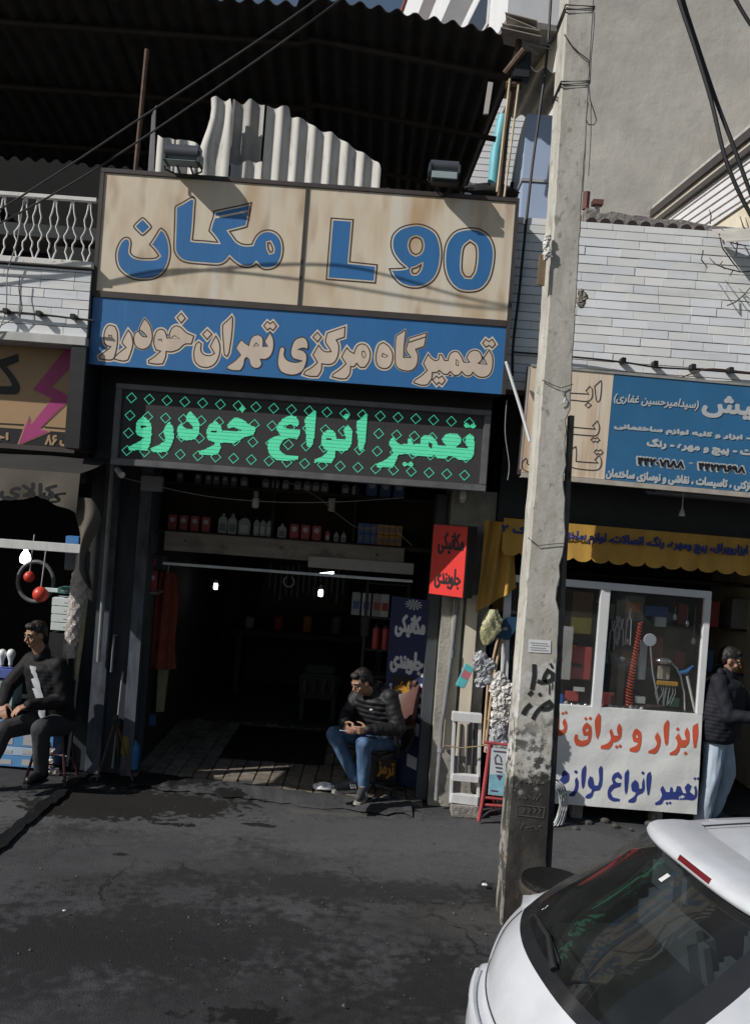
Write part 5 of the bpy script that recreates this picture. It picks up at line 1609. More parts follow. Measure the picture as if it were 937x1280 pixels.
MB().add([W(674, 318, YP - .03), W(683, 318, YP - .03), W(680, 357, YP - .03), W(671, 355, YP - .03)] + [p + V((0, .02, 0)) for p in (W(674, 318, YP - .03), W(683, 318, YP - .03), W(680, 357, YP - .03), W(671, 355, YP - .03))],
         [(0, 1, 2, 3), (7, 6, 5, 4), (0, 4, 5, 1), (1, 5, 6, 2), (2, 6, 7, 3), (3, 7, 4, 0)]).solo('wooden_chip', 'brown wooden wedge tied on the left edge of the pole', 'wedge', M('brown_wood', (.2, .14, .08), .8, var=.3))
# dark angle iron at the right side of the pole
ang = MB()
a0_, a1_ = W(716, 520, 6.45), W(688, 1090, 6.45)
ang.add([(a0_.x - .03, 6.42, a0_.z), (a0_.x + .002, 6.42, a0_.z), (a0_.x + .002, 6.5, a0_.z), (a0_.x - .03, 6.5, a0_.z),
         (a1_.x - .03, 6.42, .02), (a1_.x + .002, 6.42, .02), (a1_.x + .002, 6.5, .02), (a1_.x - .03, 6.5, .02)],
        [(0, 1, 2, 3), (7, 6, 5, 4), (0, 4, 5, 1), (1, 5, 6, 2), (2, 6, 7, 3), (3, 7, 4, 0)])
ang.solo('angle_iron', 'black rusted steel bar standing against the right side of the pole', 'steel bar', M('black_rust', (.15, .13, .115), .8, var=.5, scale=8, stain=((.015, .014, .013), 4, (1, 1, 1), .5, .15, .9)))
# wooden drum by the pole foot
wood_dark = M('old_dark_wood', (.04, .034, .029), .85, var=.45, scale=9, stretch=(1, 1, .3), bump=.5)
dc = W(690, 1098, 5.95)
drum = thing('wooden_drum', 'low round wooden drum with a black tarry top beside the pole foot', 'drum', (dc.x, 5.95, 0))
DZ = dc.z
MB().lathe([(.15, 0), (.155, DZ - .1)], (dc.x, 5.95, 0), 20).part('barrel', wood_dark, drum, smooth=True)
MB().lathe([(.15, DZ - .098), (.205, DZ - .09), (.21, DZ - .05), (.2, DZ - .04)], (dc.x, 5.95, 0), 24).part('lower_rim', wood_dark, drum, smooth=True)
MB().lathe([(.19, DZ - .038), (.2, DZ - .03), (.195, DZ)], (dc.x, 5.95, 0), 24).part('top_disc', black_oil, drum, smooth=True)
for i in range(10):
    a = 2 * pi * i / 10
    MB().box(-.038, .038, -.012, .012, .0, DZ - .1, Matrix.Translation((dc.x + .162 * cos(a), 5.95 + .162 * sin(a), 0)) @ Matrix.Rotation(a + pi / 2, 4, 'Z')).part('stave', wood_dark, drum, bev=.003)

# ------------------------------------------------------------------ buildings behind
tb = thing('apartment_block', 'tall plastered apartment block with white banded side behind the tool shop', 'building', (4, 15, 0))
ROT = radians(8.9)
C0 = V((2.43, 15, 0))
Mt = Matrix.Translation(C0) @ Matrix.Rotation(ROT, 4, 'Z')          # local x along the plaster front, y backwards along the side
def tpart(name, mat, x0, x1, y0, y1, z0, z1, bev=0):
    return MB().box(x0, x1, y0, y1, z0, z1, Mt).part(name, mat, tb, bev=bev)
tpart('plaster_wall', plaster, .0, 9, 0, .3, 0, 19)
tpart('side_wall', beige_wall, .001, .3, .301, 22, 0, 10.75)
sofm = M('soffit_grey', (.22, .21, .2), .9, var=.15)
tpart('soffit', sofm, -.9, .3, .02, 22, 10.752, 10.85)
tpart('white_band', white_clad, -.9, .299, .02, 22, 10.852, 12.5)
wnd = tpart('window', M('window_frame_white', (.6, .6, .6), .5), -.93, -.85, 1.2, 3.4, 11.35, 12.2)
MB().box(-.934, -.93, 1.3, 3.3, 11.42, 12.13, Mt).part('pane', M('dark_pane', (.05, .055, .06), .1, var=0), wnd)
tpart('recess_wall', sofm, -.02, .299, .3, 22, 12.502, 13.7)
tpart('white_band', white_clad, -.9, .299, .02, 22, 13.702, 14.6)
tpart('recess_wall', M('brown_recess', (.2, .13, .09), .8, var=.2), -.3, .299, .3, 22, 14.602, 15.56)
tpart('white_band', white_clad, -.9, .299, .02, 22, 15.562, 17.0)
tpart('roof_trim', M('red_trim', (.25, .07, .06), .7), -.96, .3, 0, 22, 17.002, 17.15)
for i in range(3):
    MB().tube([Mt @ V((-.3, 3.0 + i * 1.6, 12.5)), Mt @ V((-.3, 3.0 + i * 1.6, 13.7))], .05, 8).part('vent_pipe', galv, tb, smooth=True)
nb = thing('neighbour_building', 'white tiled building with dark roof edge at the far right', 'building', (5, 12, 0))
MB().box(4.28, 9, 9.6, 15.2, 0, 7.0).part('rendered_wall', cream_render, nb)
def slopez(y): return 7.71 + (y - 11.3) * .085
ws = MB()
vs = []
for x in (4.25, 4.6):
    vs += [(x, 9.6, slopez(9.6) - .82), (x, 15.2, slopez(15.2) - .95), (x, 15.2, slopez(15.2) - .28), (x, 9.6, slopez(9.6) - .28)]
ws.add(vs, [(0, 3, 2, 1), (4, 5, 6, 7), (0, 1, 5, 4), (1, 2, 6, 5), (2, 3, 7, 6), (3, 0, 4, 7)])
ws.part('tiled_wall', white_clad, nb)
for i in range(5):
    for x in (4.243,):
        a = i * .11
        y0_, y1_ = 9.6, 15.2
        MB().add([(x, y0_, slopez(y0_) - .36 - a), (x, y1_, slopez(y1_) - .36 - a), (x, y1_, slopez(y1_) - .38 - a), (x, y0_, slopez(y0_) - .38 - a)] + [(x + .006, y0_, slopez(y0_) - .36 - a), (x + .006, y1_, slopez(y1_) - .36 - a), (x + .006, y1_, slopez(y1_) - .38 - a), (x + .006, y0_, slopez(y0_) - .38 - a)],
                 [(0, 1, 2, 3), (7, 6, 5, 4), (0, 4, 5, 1), (1, 5, 6, 2), (2, 6, 7, 3), (3, 7, 4, 0)]).part('tile_course_joint', tile_joint, nb)
for nm, a, b, mt_, xx in (('roof_edge', 0, -.12, M('dark_flashing', (.05, .045, .045), .7), 4.17), ('coping', -.12, -.2, M('cream_coping', (.55, .5, .42), .8), 4.21), ('lower_trim', -.2, -.28, M('dark_flashing_b', (.06, .055, .05), .7), 4.19), ('top_coping', .07, .0, M('grey_coping', (.45, .43, .4), .8), 4.2)):
    mb = MB(); vs = []
    for x in (xx, 4.6):
        vs += [(x, 9.6, slopez(9.6) + b), (x, 15.25, slopez(15.25) + b), (x, 15.25, slopez(15.25) + a), (x, 9.6, slopez(9.6) + a)]
    mb.add(vs, [(0, 3, 2, 1), (4, 5, 6, 7), (0, 1, 5, 4), (1, 2, 6, 5), (2, 3, 7, 6), (3, 0, 4, 7)])
    mb.part(nm, mt_, nb)
# light shaft wall, turquoise pipe and blue duct between the roof and the pole
lw = thing('white_wall', 'sunlit white wall seen past the end of the corrugated roof', 'wall', (1.0, 11.3, 4.6))
MB().box(.35, 1.5, 11.3, 11.5, 4.3, 7.9).part('wall_face', white_clad, lw)
for i in range(36):
    MB().box(.35, 1.5, 11.296, 11.299, 5.0 + i * .08, 5.006 + i * .08).part('course_joint', M('pale_joint', (.55, .55, .56), .8) if i == 0 else MATS['pale_joint'], lw)
turq = M('turquoise_pipe', (.14, .45, .52), .45, var=.12)
MB().tube([W(629, 145, 10.2), W(620, 190, 10.2), W(614, 250, 10.2)], .065, 14).solo('vent_pipe', 'turquoise vent pipe behind the mast', 'pipe', turq, smooth=True)
duct_m = M('pale_blue_duct', (.40, .49, .66), .45, var=.06, scale=2)
dk = thing('cooler_duct', 'pale blue metal cooler duct with a rounded top beside the pole', 'duct', (1.4, 9.0, 5.3))
prof = [(8.55, 5.92), (8.55, 6.52)] + [(8.7 + .78 * sin(t * pi / 16), 5.86 + .67 * cos(t * pi / 16)) for t in range(0, 9)] + [(9.48, 5.92)]
MB().prism(prof, 'x', 1.135, 1.62).part('elbow', duct_m, dk, bev=.01)
MB().prism([(8.55, 4.6), (8.55, 5.89), (9.45, 5.89), (9.45, 4.6)], 'x', 1.14, 1.615).part('shaft', duct_m, dk, bev=.008)
MB().box(1.125, 1.63, 8.54, 9.49, 5.892, 5.918).part('seam_flange', galv, dk)
MB().prism([(9.15, 5.4), (9.15, 6.1), (9.43, 5.85), (9.43, 5.4)], 'x', 1.10, 1.134).part('side_opening', dark_room, dk)
def gsf(u, v):
    x = 1.15 + .55 * u
    return (x, 9.45 + 1.6 * v, 7.38 + .2 * v + .03 * sin(2 * pi * x / .17))
mb = MB(); sheet(mb, gsf, 48, 4, (0, 0, .008))
mb.solo('grey_roof_sheet', 'small grey corrugated sheet above the pale blue duct', 'corrugated sheet', grey_sheet, smooth=True)
stubs = thing('pipe_stub', 'rusty pipe stub and bracket on top of the right tiled wall beside the pole', 'pipe', W(745, 280, 8.4))
red_iron = M('red_iron', (.16, .07, .06), .8, var=.3)
MB().tube([W(731, 262, 8.4), W(733, 240, 8.4)], .032, 8).part('red_pipe', red_iron, stubs, smooth=True)
MB().tube([W(745, 280, 8.4), W(746, 258, 8.4)], .024, 8).part('short_pipe', galv, stubs, smooth=True)
MB().box(W(740, 258, 8.35).x, W(753, 258, 8.35).x, 8.33, 8.42, W(745, 258, 8.4).z, W(745, 252, 8.4).z).part('bracket', red_iron, stubs)
# bent sheet and dry vine at the right end of the parapet
bs_ = MB()
q = [W(889, 288, 8.1), W(945, 286, 8.0), W(960, 300, 7.75), W(907, 303, 7.8)]
bs_.add(q + [p + V((0, 0, .012)) for p in q], [(3, 2, 1, 0), (4, 5, 6, 7), (0, 1, 5, 4), (1, 2, 6, 5), (2, 3, 7, 6), (3, 0, 4, 7)])
bs_.solo('bent_sheet', 'bent grey metal sheet sticking out over the right tiled wall', 'metal sheet', M('grey_bent_sheet', (.4, .38, .35), .7, var=.2))
vine = MB()
r = random.Random(31)
vn = thing('dry_vine', 'bare dry twigs hanging over the right tiled wall', 'vine', W(900, 340, 8.0))
twm = M('twig', (.08, .065, .06), .9, var=.2)
for pts in (((898, 292), (902, 310), (915, 328), (925, 340)), ((925, 340), (905, 335), (893, 330), (886, 322)), ((925, 340), (940, 339), (955, 341)), ((905, 336), (900, 330), (903, 326)), ((915, 338), (912, 345)), ((878, 313), (876, 325), (884, 335)), ((908, 382), (918, 378), (930, 368), (940, 355)), ((918, 290), (921, 306), (919, 320)), ((930, 300), (935, 285), (931, 272)), ((937, 295), (928, 283), (924, 270)), ((887, 280), (888, 270), (886, 262)), ((905, 296), (912, 303), (925, 306), (940, 308))):
    MB().tube([W(a, b, 8.02 + r.uniform(-.08, .1)) for a, b in pts], [.006] * (len(pts) - 1) + [.003], 5).part('twig', twm, vn)

# ------------------------------------------------------------------ garage contents
red_can = M('red_can', (.36, .04, .045), .5, var=.15)
white_print2 = M('white_label', (.42, .42, .42), .6, var=.05)
white_jug = M('white_jug', (.3, .3, .3), .5, var=.1)
grey_jug = M('grey_jug', (.26, .26, .27), .5, var=.1)
blue_can = M('blue_can', (.05, .1, .25), .5, var=.15)
orange_can = M('orange_can', (.36, .17, .035), .5, var=.2)
dark_can = M('dark_can', (.12, .13, .14), .5, var=.2)
YBT = 9.36
def oil_can(name, label, x, z, wd, h, mat, kind, group, Y=YBT):
    t = thing(name, label, 'oil can', (x, Y, z), group)
    d = wd * .6
    if kind == 'can':
        MB().box(x - wd / 2, x + wd / 2, Y, Y + d, z, z + h * .93).part('body', mat, t, bev=.006)
        MB().lathe([(.014, 0), (.014, h * .08)], (x - wd * .2, Y + d / 2, z + h * .93), 8).part('cap', black_steel, t)
        mb = MB(); fill(mb, facade(Y), [(x + wd * .3 * cos(a * pi / 5), z + h * .62 + wd * .3 * sin(a * pi / 5)) for a in range(10)], (), .002)
        mb.part('round_label', white_print2, t)
    else:
        MB().prism([(x - wd / 2, z), (x + wd / 2, z), (x + wd / 2, z + h * .68), (x + wd * .2, z + h * .86), (x - wd * .2, z + h * .86), (x - wd / 2, z + h * .68)], 'y', Y, Y + d).part('body', mat, t, bev=.006)
        MB().lathe([(wd * .17, 0), (wd * .17, h * .14)], (x, Y + d / 2, z + h * .861), 10).part('cap', mat if mat is white_jug else black_steel, t)
        mb = MB(); fill(mb, facade(Y), [(x - wd * .32, z + h * .12), (x + wd * .32, z + h * .12), (x + wd * .32, z + h * .5), (x - wd * .32, z + h * .5)], (), .002)
        mb.part('label_patch', dark_can if mat is white_jug else white_print2, t)
    return t
k9 = YBT / F
def can_row(pxs, ybot, wpx, hpx, mat, kind, label, group, z=None):
    src = None
    for i, px in enumerate(pxs):
        p = W(px, ybot, YBT)
        zz = p.z if z is None else z
        lab = label if len(pxs) == 1 else ordinal(i, len(pxs)) + ' ' + label
        if src is None:
            src = oil_can('oil_can', lab, p.x, zz, wpx * k9, hpx * k9, mat, kind, group)
            base = (p.x, YBT, zz)
        else:
            dup(src, (p.x, YBT, zz), 0, lab)
ZL, ZU = 2.402, 2.887
can_row([214, 228, 242, 256], 672, 10.5, 20, red_can, 'can', 'red oil can at the left end of the loft shelf', 'red oil cans left', ZL)
can_row([366, 380, 394], 687, 11, 19, red_can, 'can', 'red oil can in the middle of the loft shelf', 'red oil cans middle', ZL)
can_row([277, 289], 674, 11, 25, white_jug, 'jug', 'white oil bottle with dark label on the loft shelf', 'white oil bottles', ZL)
can_row([304], 676, 15, 24, grey_jug, 'jug', 'wide grey oil jug next to the white bottles on the loft shelf', 'grey jugs', ZL)
can_row([319, 327, 335], 679, 7.5, 23, grey_jug, 'jug', 'slim grey oil bottle in a row of three on the loft shelf', 'slim grey bottles', ZL)
can_row([351], 682, 11, 17, white_jug, 'jug', 'single pale oil bottle in the middle of the loft shelf', 'pale bottles', ZL)
can_row([408], 687, 6, 14, red_can, 'jug', 'small dark red bottle right of the red cans on the loft shelf', 'small red bottles', ZL)
can_row([419, 428], 687, 6, 12, white_jug, 'jug', 'tiny white bottle near the right end of the loft shelf', 'tiny white bottles', ZL)
can_row([222, 245, 258, 268, 279, 290], 632, 8, 13, dark_can, 'can', 'small dark can on the left of the upper loft shelf', 'small dark cans', ZU)
can_row([303, 330, 342, 355, 370, 382, 393, 404, 430], 634, 10, 15, dark_can, 'jug', 'dark jug in the row on the upper loft shelf', 'dark jugs on the upper shelf', ZU)
can_row([442], 640, 9, 14, grey_jug, 'jug', 'small grey bottle left of the blue jugs on the upper shelf', 'small grey bottle', ZU)
can_row([462, 479, 496], 648, 14, 22, blue_can, 'can', 'large blue oil can at the right end of the upper shelf', 'blue oil cans', ZU)
for (mat, lab, xs_, grp) in ((blue_can, 'dark blue oil carton stacked on the loft shelf', (449, 457, 465), 'blue cartons'), (orange_can, 'orange oil carton stacked at the end of the loft shelf', (473, 481, 489, 497), 'orange cartons')):
    src = None
    for ii, px in enumerate(xs_):
        for lv in range(2):
            lb2 = ('lower ', 'upper ')[lv] + ordinal(ii, len(xs_)) + ' ' + lab
            p = W(px, 690, YBT)
            z = ZL + lv * .105
            if src is None:
                src = thing('oil_carton', lb2, 'carton', (p.x, YBT, z), grp)
                MB().box(p.x - .030, p.x + .030, YBT, YBT + .09, z, z + .10).part('box', mat, src, bev=.003)
                MB().box(p.x - .02, p.x + .02, YBT - .002, YBT - .0005, z + .03, z + .07).part('label_patch', dark_can, src)
            else: dup(src, (p.x, YBT, z), 0, lb2)
# compact fluorescent lamps
cfl_off = M('cfl_glass', (.5, .5, .48), .4, var=.05)
cfl_on = M('cfl_lit', (.9, .9, .9), .4, var=0, emit=(.93, .98, 1.0), estr=9)
def cfl(px, py, Y, s, mat, label, top):
    c = W(px, py, Y)
    t = thing('lamp', label, 'lamp', c, 'energy saving lamps in the garage')
    MB().tube([c + V((0, 0, .07 * s)), V((c.x, Y, top))], .004, 5).part('flex', cable_black, t)
    MB().lathe([(.012, .07 * s), (.024, .06 * s), (.026, .02 * s), (.02, .0)], c, 10).part('socket', white_jug, t, smooth=True)
    MB().lathe([(.02, 0), (.034 * s, -.01), (.036 * s, -.08 * s), (.03 * s, -.1 * s), (.01, -.106 * s)], c, 12).part('tube', mat, t, smooth=True)
cfl(270, 729, 11.2, .72, cfl_on, 'lit white lamp hanging on the left inside the garage', 3.88)
cfl(401, 737, 11.2, .8, cfl_on, 'lit white lamp hanging on the right inside the garage', 3.88)
cfl(320, 622, 9.1, 1.0, cfl_off, 'unlit white lamp hanging before the loft, left of the two', 3.86)
sp = W(415, 623, 9.1)
t = thing('lamp', 'unlit spiral lamp hanging before the loft, right of the two', 'lamp', sp, 'energy saving lamps in the garage')
MB().tube([sp + V((.028 * cos(a * .7), .028 * sin(a * .7), -.002 * a - .0)) for a in range(0, 64)], .008, 6).part('spiral_tube', cfl_off, t, smooth=True)
MB().tube([sp + V((0, 0, 0)), V((sp.x, 9.1, 3.86))], .004, 5).part('flex', cable_black, t)
ft = W(405, 717, 11.5)
MB().tube([ft - V((.12, 0, .02)), ft + V((.12, 0, .02))], .013, 8).solo('tube_lamp', 'small lit tube lamp just under the garage ceiling beam', 'lamp', cfl_on, smooth=True)
hk = W(361, 727, 9.6)
MB().tube([hk + V((.055 * cos(a * pi / 8), 0, .055 * sin(a * pi / 8))) for a in range(-11, 4)], .008, 6).solo('hanging_hook', 'round iron hook hanging under the pale beam', 'hook', grey_steel, smooth=True)
# switch box top left of the opening
swb = W(190, 605, 8.9)
MB().box(swb.x - .11, swb.x + .1, 8.9, 8.98, swb.z - .07, swb.z + .08).solo('junction_box', 'grey junction box under the left end of the LED sign', 'junction box', grey_jug, bev=.008)
cc = thing('security_camera', 'small white bullet camera at the left end of the LED sign', 'camera', W(150, 592, 8.3))
c = W(150, 591, 8.25)
MB().tube([c + V((-.04, .05, .03)), c + V((.035, -.05, -.02))], [.026, .03], 10).part('body', M('camera_white', (.75, .75, .72), .4, var=0), cc, smooth=True)
MB().tube([c + V((-.04, .05, .03)), c + V((-.05, .06, .14))], .008, 6).part('stalk', black_steel, cc)
dcam = thing('security_camera', 'small white dome camera above the red blade sign', 'camera', W(578, 625, 8.4))
c = W(578, 624, 8.4)
MB().ball(c - V((0, 0, .01)), .028, 12, 8).part('dome', M('dome_glass', (.5, .5, .5), .1, var=0), dcam, smooth=True)
MB().lathe([(.034, 0), (.034, .05), (.02, .07), (.012, .2)], c, 12).part('base', MATS['camera_white'], dcam, smooth=True)
# left inside: small shelf with red cans, coveralls, broom, carton, jerry can, stand
sh = thing('wall_shelf', 'small pale shelf just inside the left edge of the garage opening', 'shelf', W(183, 742, 9.25))
a, b = W(168, 738, 9.25), W(200, 735, 9.25)
MB().box(a.x, b.x, 9.15, 9.4, a.z - .015, a.z + .012).part('board', beam_m, sh)
MB().prism([(9.16, a.z - .016), (9.4, a.z - .016), (9.4, a.z - .12)], 'x', a.x + .02, a.x + .04).part('bracket', galv, sh)
for px in (178, 190):
    p = W(px, 735, 9.2)
    oil_can('oil_can', ('left' if px == 178 else 'right') + ' tall red can on the small shelf by the coverall', p.x, a.z + .014, .078, .21, red_can, 'can', 'red cans on the small shelf', 9.2)
p = W(193, 700, 9.3)
wb_ = thing('wall_box', 'dark box with a red front above the small shelf', 'box', p)
MB().box(p.x - .06, p.x + .1, 9.25, 9.42, p.z - .09, p.z + .06).part('box', black_steel, wb_, bev=.006)
MB().box(p.x - .045, p.x + .03, 9.238, 9.249, p.z - .06, p.z + .02).part('red_front', red_can, wb_)
cov = M('red_coverall', (.2, .045, .025), .9, var=.25, scale=6)
def coat(u, v):
    top, bot = .08, .155
    wdt = top + (bot - top) * v + .018 * sin(v * 6)
    a = 2 * pi * u
    c = W(210, 715, 9.6)
    return (c.x + wdt * cos(a) * (1 + .12 * sin(5 * a)), 9.6 + .07 * sin(a) * (1 + .3 * sin(7 * a + v)), c.z - v * 1.0)
cvt = thing('hanging_coverall', 'dark red work coverall hanging inside the left of the garage', 'coverall', W(210, 830, 9.6))
MB().grid(coat, 40, 16).part('garment', cov, cvt, smooth=2)
MB().tube([W(210, 716, 9.6), W(211, 708, 9.6), W(207, 702, 9.6)], .006, 6).part('hook', galv, cvt)
br = thing('broom', 'thin handled broom leaning inside the garage under the coverall', 'broom', W(184, 905, 9.7))
MB().tube([W(192, 836, 9.75), W(185, 892, 9.7)], .012, 8).part('handle', M('broom_wood', (.25, .19, .13), .7), br)
MB().box(-.1, .1, -.03, .03, -.12, 0, Matrix.Translation(W(184, 892, 9.7))).part('bristles', blue_can, br, bev=.01)
q0, q1 = W(196, 838, 9.7), W(207, 838, 9.7)
cr_ = MB()
cr_.add([W(198, 836, 9.7), W(210, 837, 9.7), W(204, 890, 9.7), W(195, 890, 9.7)] + [p + V((0, .06, 0)) for p in (W(198, 836, 9.7), W(210, 837, 9.7), W(204, 890, 9.7), W(195, 890, 9.7))],
        [(0, 3, 2, 1), (4, 5, 6, 7), (0, 1, 5, 4), (1, 2, 6, 5), (2, 3, 7, 6), (3, 0, 4, 7)])
cr_.solo('rolled_carton', 'tall yellowed carton standing under the red coverall', 'carton', M('yellow_carton', (.3, .26, .15), .8, var=.2), W(200, 900, 9.7))
jc = thing('blue_canister', 'small blue plastic canister hanging by the left column', 'canister', W(166, 962, 9.0))
MB().lathe([(.02, .0), (.055, .02), (.06, .2), (.05, .25), (.02, .28), (.018, .3)], W(166, 963, 9.0), 14).part('body', M('blue_plastic', (.03, .15, .38), .4, var=.1), jc, smooth=True)
MB().lathe([(.022, .3), (.022, .33)], W(166, 963, 9.0), 10).part('cap', black_steel, jc)
MB().tube([W(158, 830, 9.05), W(160, 880, 9.04), W(162, 925, 9.02), W(164, 935, 9.0)], .008, 6).solo('red_hose', 'thin red air hose hanging down beside the left column', 'hose', M('red_hose', (.25, .05, .03), .6), smooth=True)
tp_ = thing('tripod_stand', 'dark thin legged tripod stand in front of the left column', 'stand', W(142, 975, 8.8))
for a, b in (((143, 903), (121, 976)), ((146, 903), (166, 976)), ((145, 903), (150, 965))):
    MB().tube([W(a[0], a[1], 8.85), W(b[0], b[1], 8.75 if b[0] != 150 else 9.0)], .010, 6).part('leg', rust, tp_)
MB().lathe([(.03, 0), (.035, .05), (.015, .09)], W(144, 905, 8.85), 10).part('head', black_steel, tp_)
MB().lathe([(.02, 0), (.04, .03), (.04, .16), (.02, .2)], W(156, 945, 8.95), 12).solo('yellow_can', 'small dull yellow can between the tripod and the blue canister', 'can', M('dull_yellow', (.2, .16, .03), .6, var=.2), smooth=True)
# right inside rack
rk = thing('storage_rack', 'dark steel rack with spare parts behind the seated man', 'rack', W(465, 900, 9.75))
rx0, rx1 = -.02, .42
for x in (rx0, rx1):
    for y in (9.7, 9.95): MB().box(x - .014, x + .014, y - .014, y + .014, .016, 2.0).part('post', black_steel, rk)
for z in (.5, 1.0, 1.28, 1.62, 1.98): MB().box(rx0 + .015, rx1 - .015, 9.7, 9.95, z - .01, z + .01).part('shelf', black_steel, rk)
for i, (px, lab, mat) in enumerate(((468, 'red spray can on the rack, left of the two', red_can), (480, 'red spray can on the rack, right of the two', red_can))):
    p = W(px, 822, 9.72)
    t = thing('spray_can', lab, 'can', (p.x, 9.75, 1.292), 'red spray cans on the rack')
    MB().lathe([(.042, 0), (.042, .2), (.03, .22)], (p.x, 9.75, 1.292), 14).part('body', mat, t, smooth=True)
    MB().lathe([(.025, .221), (.025, .25)], (p.x, 9.75, 1.292), 10).part('cap', black_steel, t)
blis = M('blister_white', (.42, .42, .42), .35, var=.2)
for i, px in enumerate((444, 457, 470, 480)):
    p = W(px, 765, 9.69)
    t = thing('parts_pack', ordinal(i, 4) + ' blister pack of spare parts on top of the rack', 'pack', (p.x, 9.7, 1.632), 'blister packs on the rack')
    MB().box(p.x - .045, p.x + .045, 9.71, 9.76, 1.632, 1.632 + .24).part('card', blis if i % 2 else grey_jug, t, bev=.004)
    MB().box(p.x - .03, p.x + .03, 9.70, 9.709, 1.70, 1.78).part('red_mark', red_can if i > 1 else blue_can, t)
# back of the garage
wk = thing('workbench', 'dark workbench with clutter at the back of the garage', 'workbench', (-.8, 13.4, 0))
MB().box(-1.9, .3, 13.1, 13.8, .85, .92).part('worktop', soot_brown, wk)
for x in (-1.8, .2): MB().box(x - .04, x + .04, 13.15, 13.7, .016, .848).part('leg', black_steel, wk)
MB().box(-1.6, -.3, 13.85, 13.98, 1.2, 2.0).part('tool_panel', M('tool_panel', (.05, .045, .04), .8), wk)
r = random.Random(6)
for i in range(14):
    x = -1.5 + i * .085
    MB().box(x - .01, x + .012, 13.83, 13.849, 1.3 + r.uniform(0, .2), 1.75 + r.uniform(-.1, .15)).part('tool', grey_steel, wk)
for i in range(5):
    x = -1.7 + i * .42
    MB().lathe([(.06, 0), (.07, .02), (.07, .15 + .03 * i), (.05, .17 + .03 * i)], (x, 13.4, .921), 12).part('clutter_can', (grey_jug, red_can, orange_can, dark_can, white_jug)[i], wk, smooth=True)
en = thing('engine_block', 'greasy engine on a low stand in the dark of the garage', 'engine', (-.55, 11.9, 0.02))
MB().box(-.8, -.3, 11.7, 12.2, .3, .62).part('block', black_steel, en, bev=.03)
MB().box(-.74, -.36, 11.75, 12.1, .622, .72).part('head_cover', black_steel, en, bev=.02)
for i in range(4): MB().tube([(-.72 + i * .12, 11.69, .55), (-.72 + i * .12, 11.6, .5), (-.72 + i * .12, 11.58, .4)], .025, 8).part('manifold_pipe', rust, en, smooth=True)
for x in (-.75, -.35): MB().box(x - .03, x + .03, 11.75, 12.15, .016, .299).part('stand_leg', black_steel, en)
yd = MB().lathe([(.17, 0), (.175, .25), (.17, .26), (.175, .5), (.16, .55)], (.1, 11.9, .016), 18)
yd.solo('oil_drum', 'dull yellow drum in the dark right side of the garage', 'drum', M('dull_yellow_drum', (.16, .12, .03), .6, var=.3), smooth=True)

# ------------------------------------------------------------------ left shop goods
YG = 9.0
wf = thing('shop_window_frame', 'pale metal frame rail of the electrical shop window', 'window frame', W(40, 680, YG))
a, b = W(-60, 669, YG), W(103, 690, YG)
MB().box(-4.6, -2.82, YG - .02, YG + .03, W(50, 688, YG).z, W(50, 677, YG).z).part('top_rail', alu, wf, bev=.004)
MB().box(-2.87, -2.82, YG - .02, YG + .03, .9, W(50, 689, YG).z - .002).part('side_rail', post_steel, wf)
bl_ = W(32, 697, 9.4)
t = thing('bulb_lamp', 'lit white bulb hanging in the electrical shop', 'lamp', bl_)
MB().lathe([(.016, .1), (.02, .07), (.045, .03), (.055, -.01), (.045, -.05), (.01, -.065)], bl_, 16).part('bulb', cfl_on, t, smooth=True)
MB().lathe([(.02, .101), (.02, .16), (.005, .18)], bl_, 10).part('socket', black_steel, t)
redball = M('red_ball', (.55, .05, .03), .4, var=.1)
for px, py, ra, Y, lab in ((51, 743, .075, 8.9, 'large glossy red ball float hanging in front of the shop window'), (37, 721, .055, 9.1, 'smaller dark red ball float hanging behind the large one')):
    c = W(px, py, Y)
    t = thing('ball_float', lab, 'ball float', c, 'red ball floats')
    MB().ball(c, ra, 20, 14).part('ball', redball, t, smooth=True)
    MB().tube([c + V((0, 0, ra * .9)), c + V((.02, 0, .42))], .006, 6).part('rod', galv, t)
rg = W(45, 727, 9.25)
MB().tube([rg + V((.18 * cos(a * pi / 16), 0, .2 * sin(a * pi / 16))) for a in range(32)], .02, 8, closed=True).solo('grey_hoop', 'large grey plastic hoop hanging behind the red balls', 'hoop', M('grey_plastic', (.12, .13, .13), .5), smooth=True)
wbx = M('white_carton', (.62, .68, .68), .7, var=.05)
teal = M('teal_carton', (.05, .16, .15), .6, var=.1)
prv = None
for i in range(4):
    a, b = W(67 - i * .6, 758 + i * 10.2, 8.9), W(90 - i * .6, 748 + i * 10.2, 8.9)
    z1_ = b.z; z0_ = b.z - .074
    t = thing('white_carton', ('topmost', 'second from top', 'third from top', 'lowest')[i] + ' white carton in the small stack behind the older man', 'carton', (a.x, 8.9, z0_), 'white cartons stacked by the column')
    MB().box(a.x, b.x, 8.85, 9.05, z0_ + .001, z1_).part('box', wbx, t, bev=.003)
    MB().box(a.x + .12, b.x - .01, 8.8485, 8.8495, z0_ + .03, z0_ + .036).part('print', dark_can, t)
a, b = W(72, 746, 8.9), W(92, 735, 8.9)
t = thing('teal_carton', 'dark green carton on top of the white carton stack', 'carton', (a.x, 8.9, b.z - .07))
MB().box(a.x + .01, b.x, 8.86, 9.04, b.z - .058, b.z).part('box', teal, t, bev=.003)
MB().box(a.x + .05, b.x - .04, 8.8585, 8.8595, b.z - .035, b.z - .022).part('print', white_print2, t)
MB().box(a.x - .14, a.x + .005, 8.9, 8.96, b.z - .055, b.z - .02).solo('pale_box', 'small pale box beside the dark green carton', 'box', wbx, bev=.002)
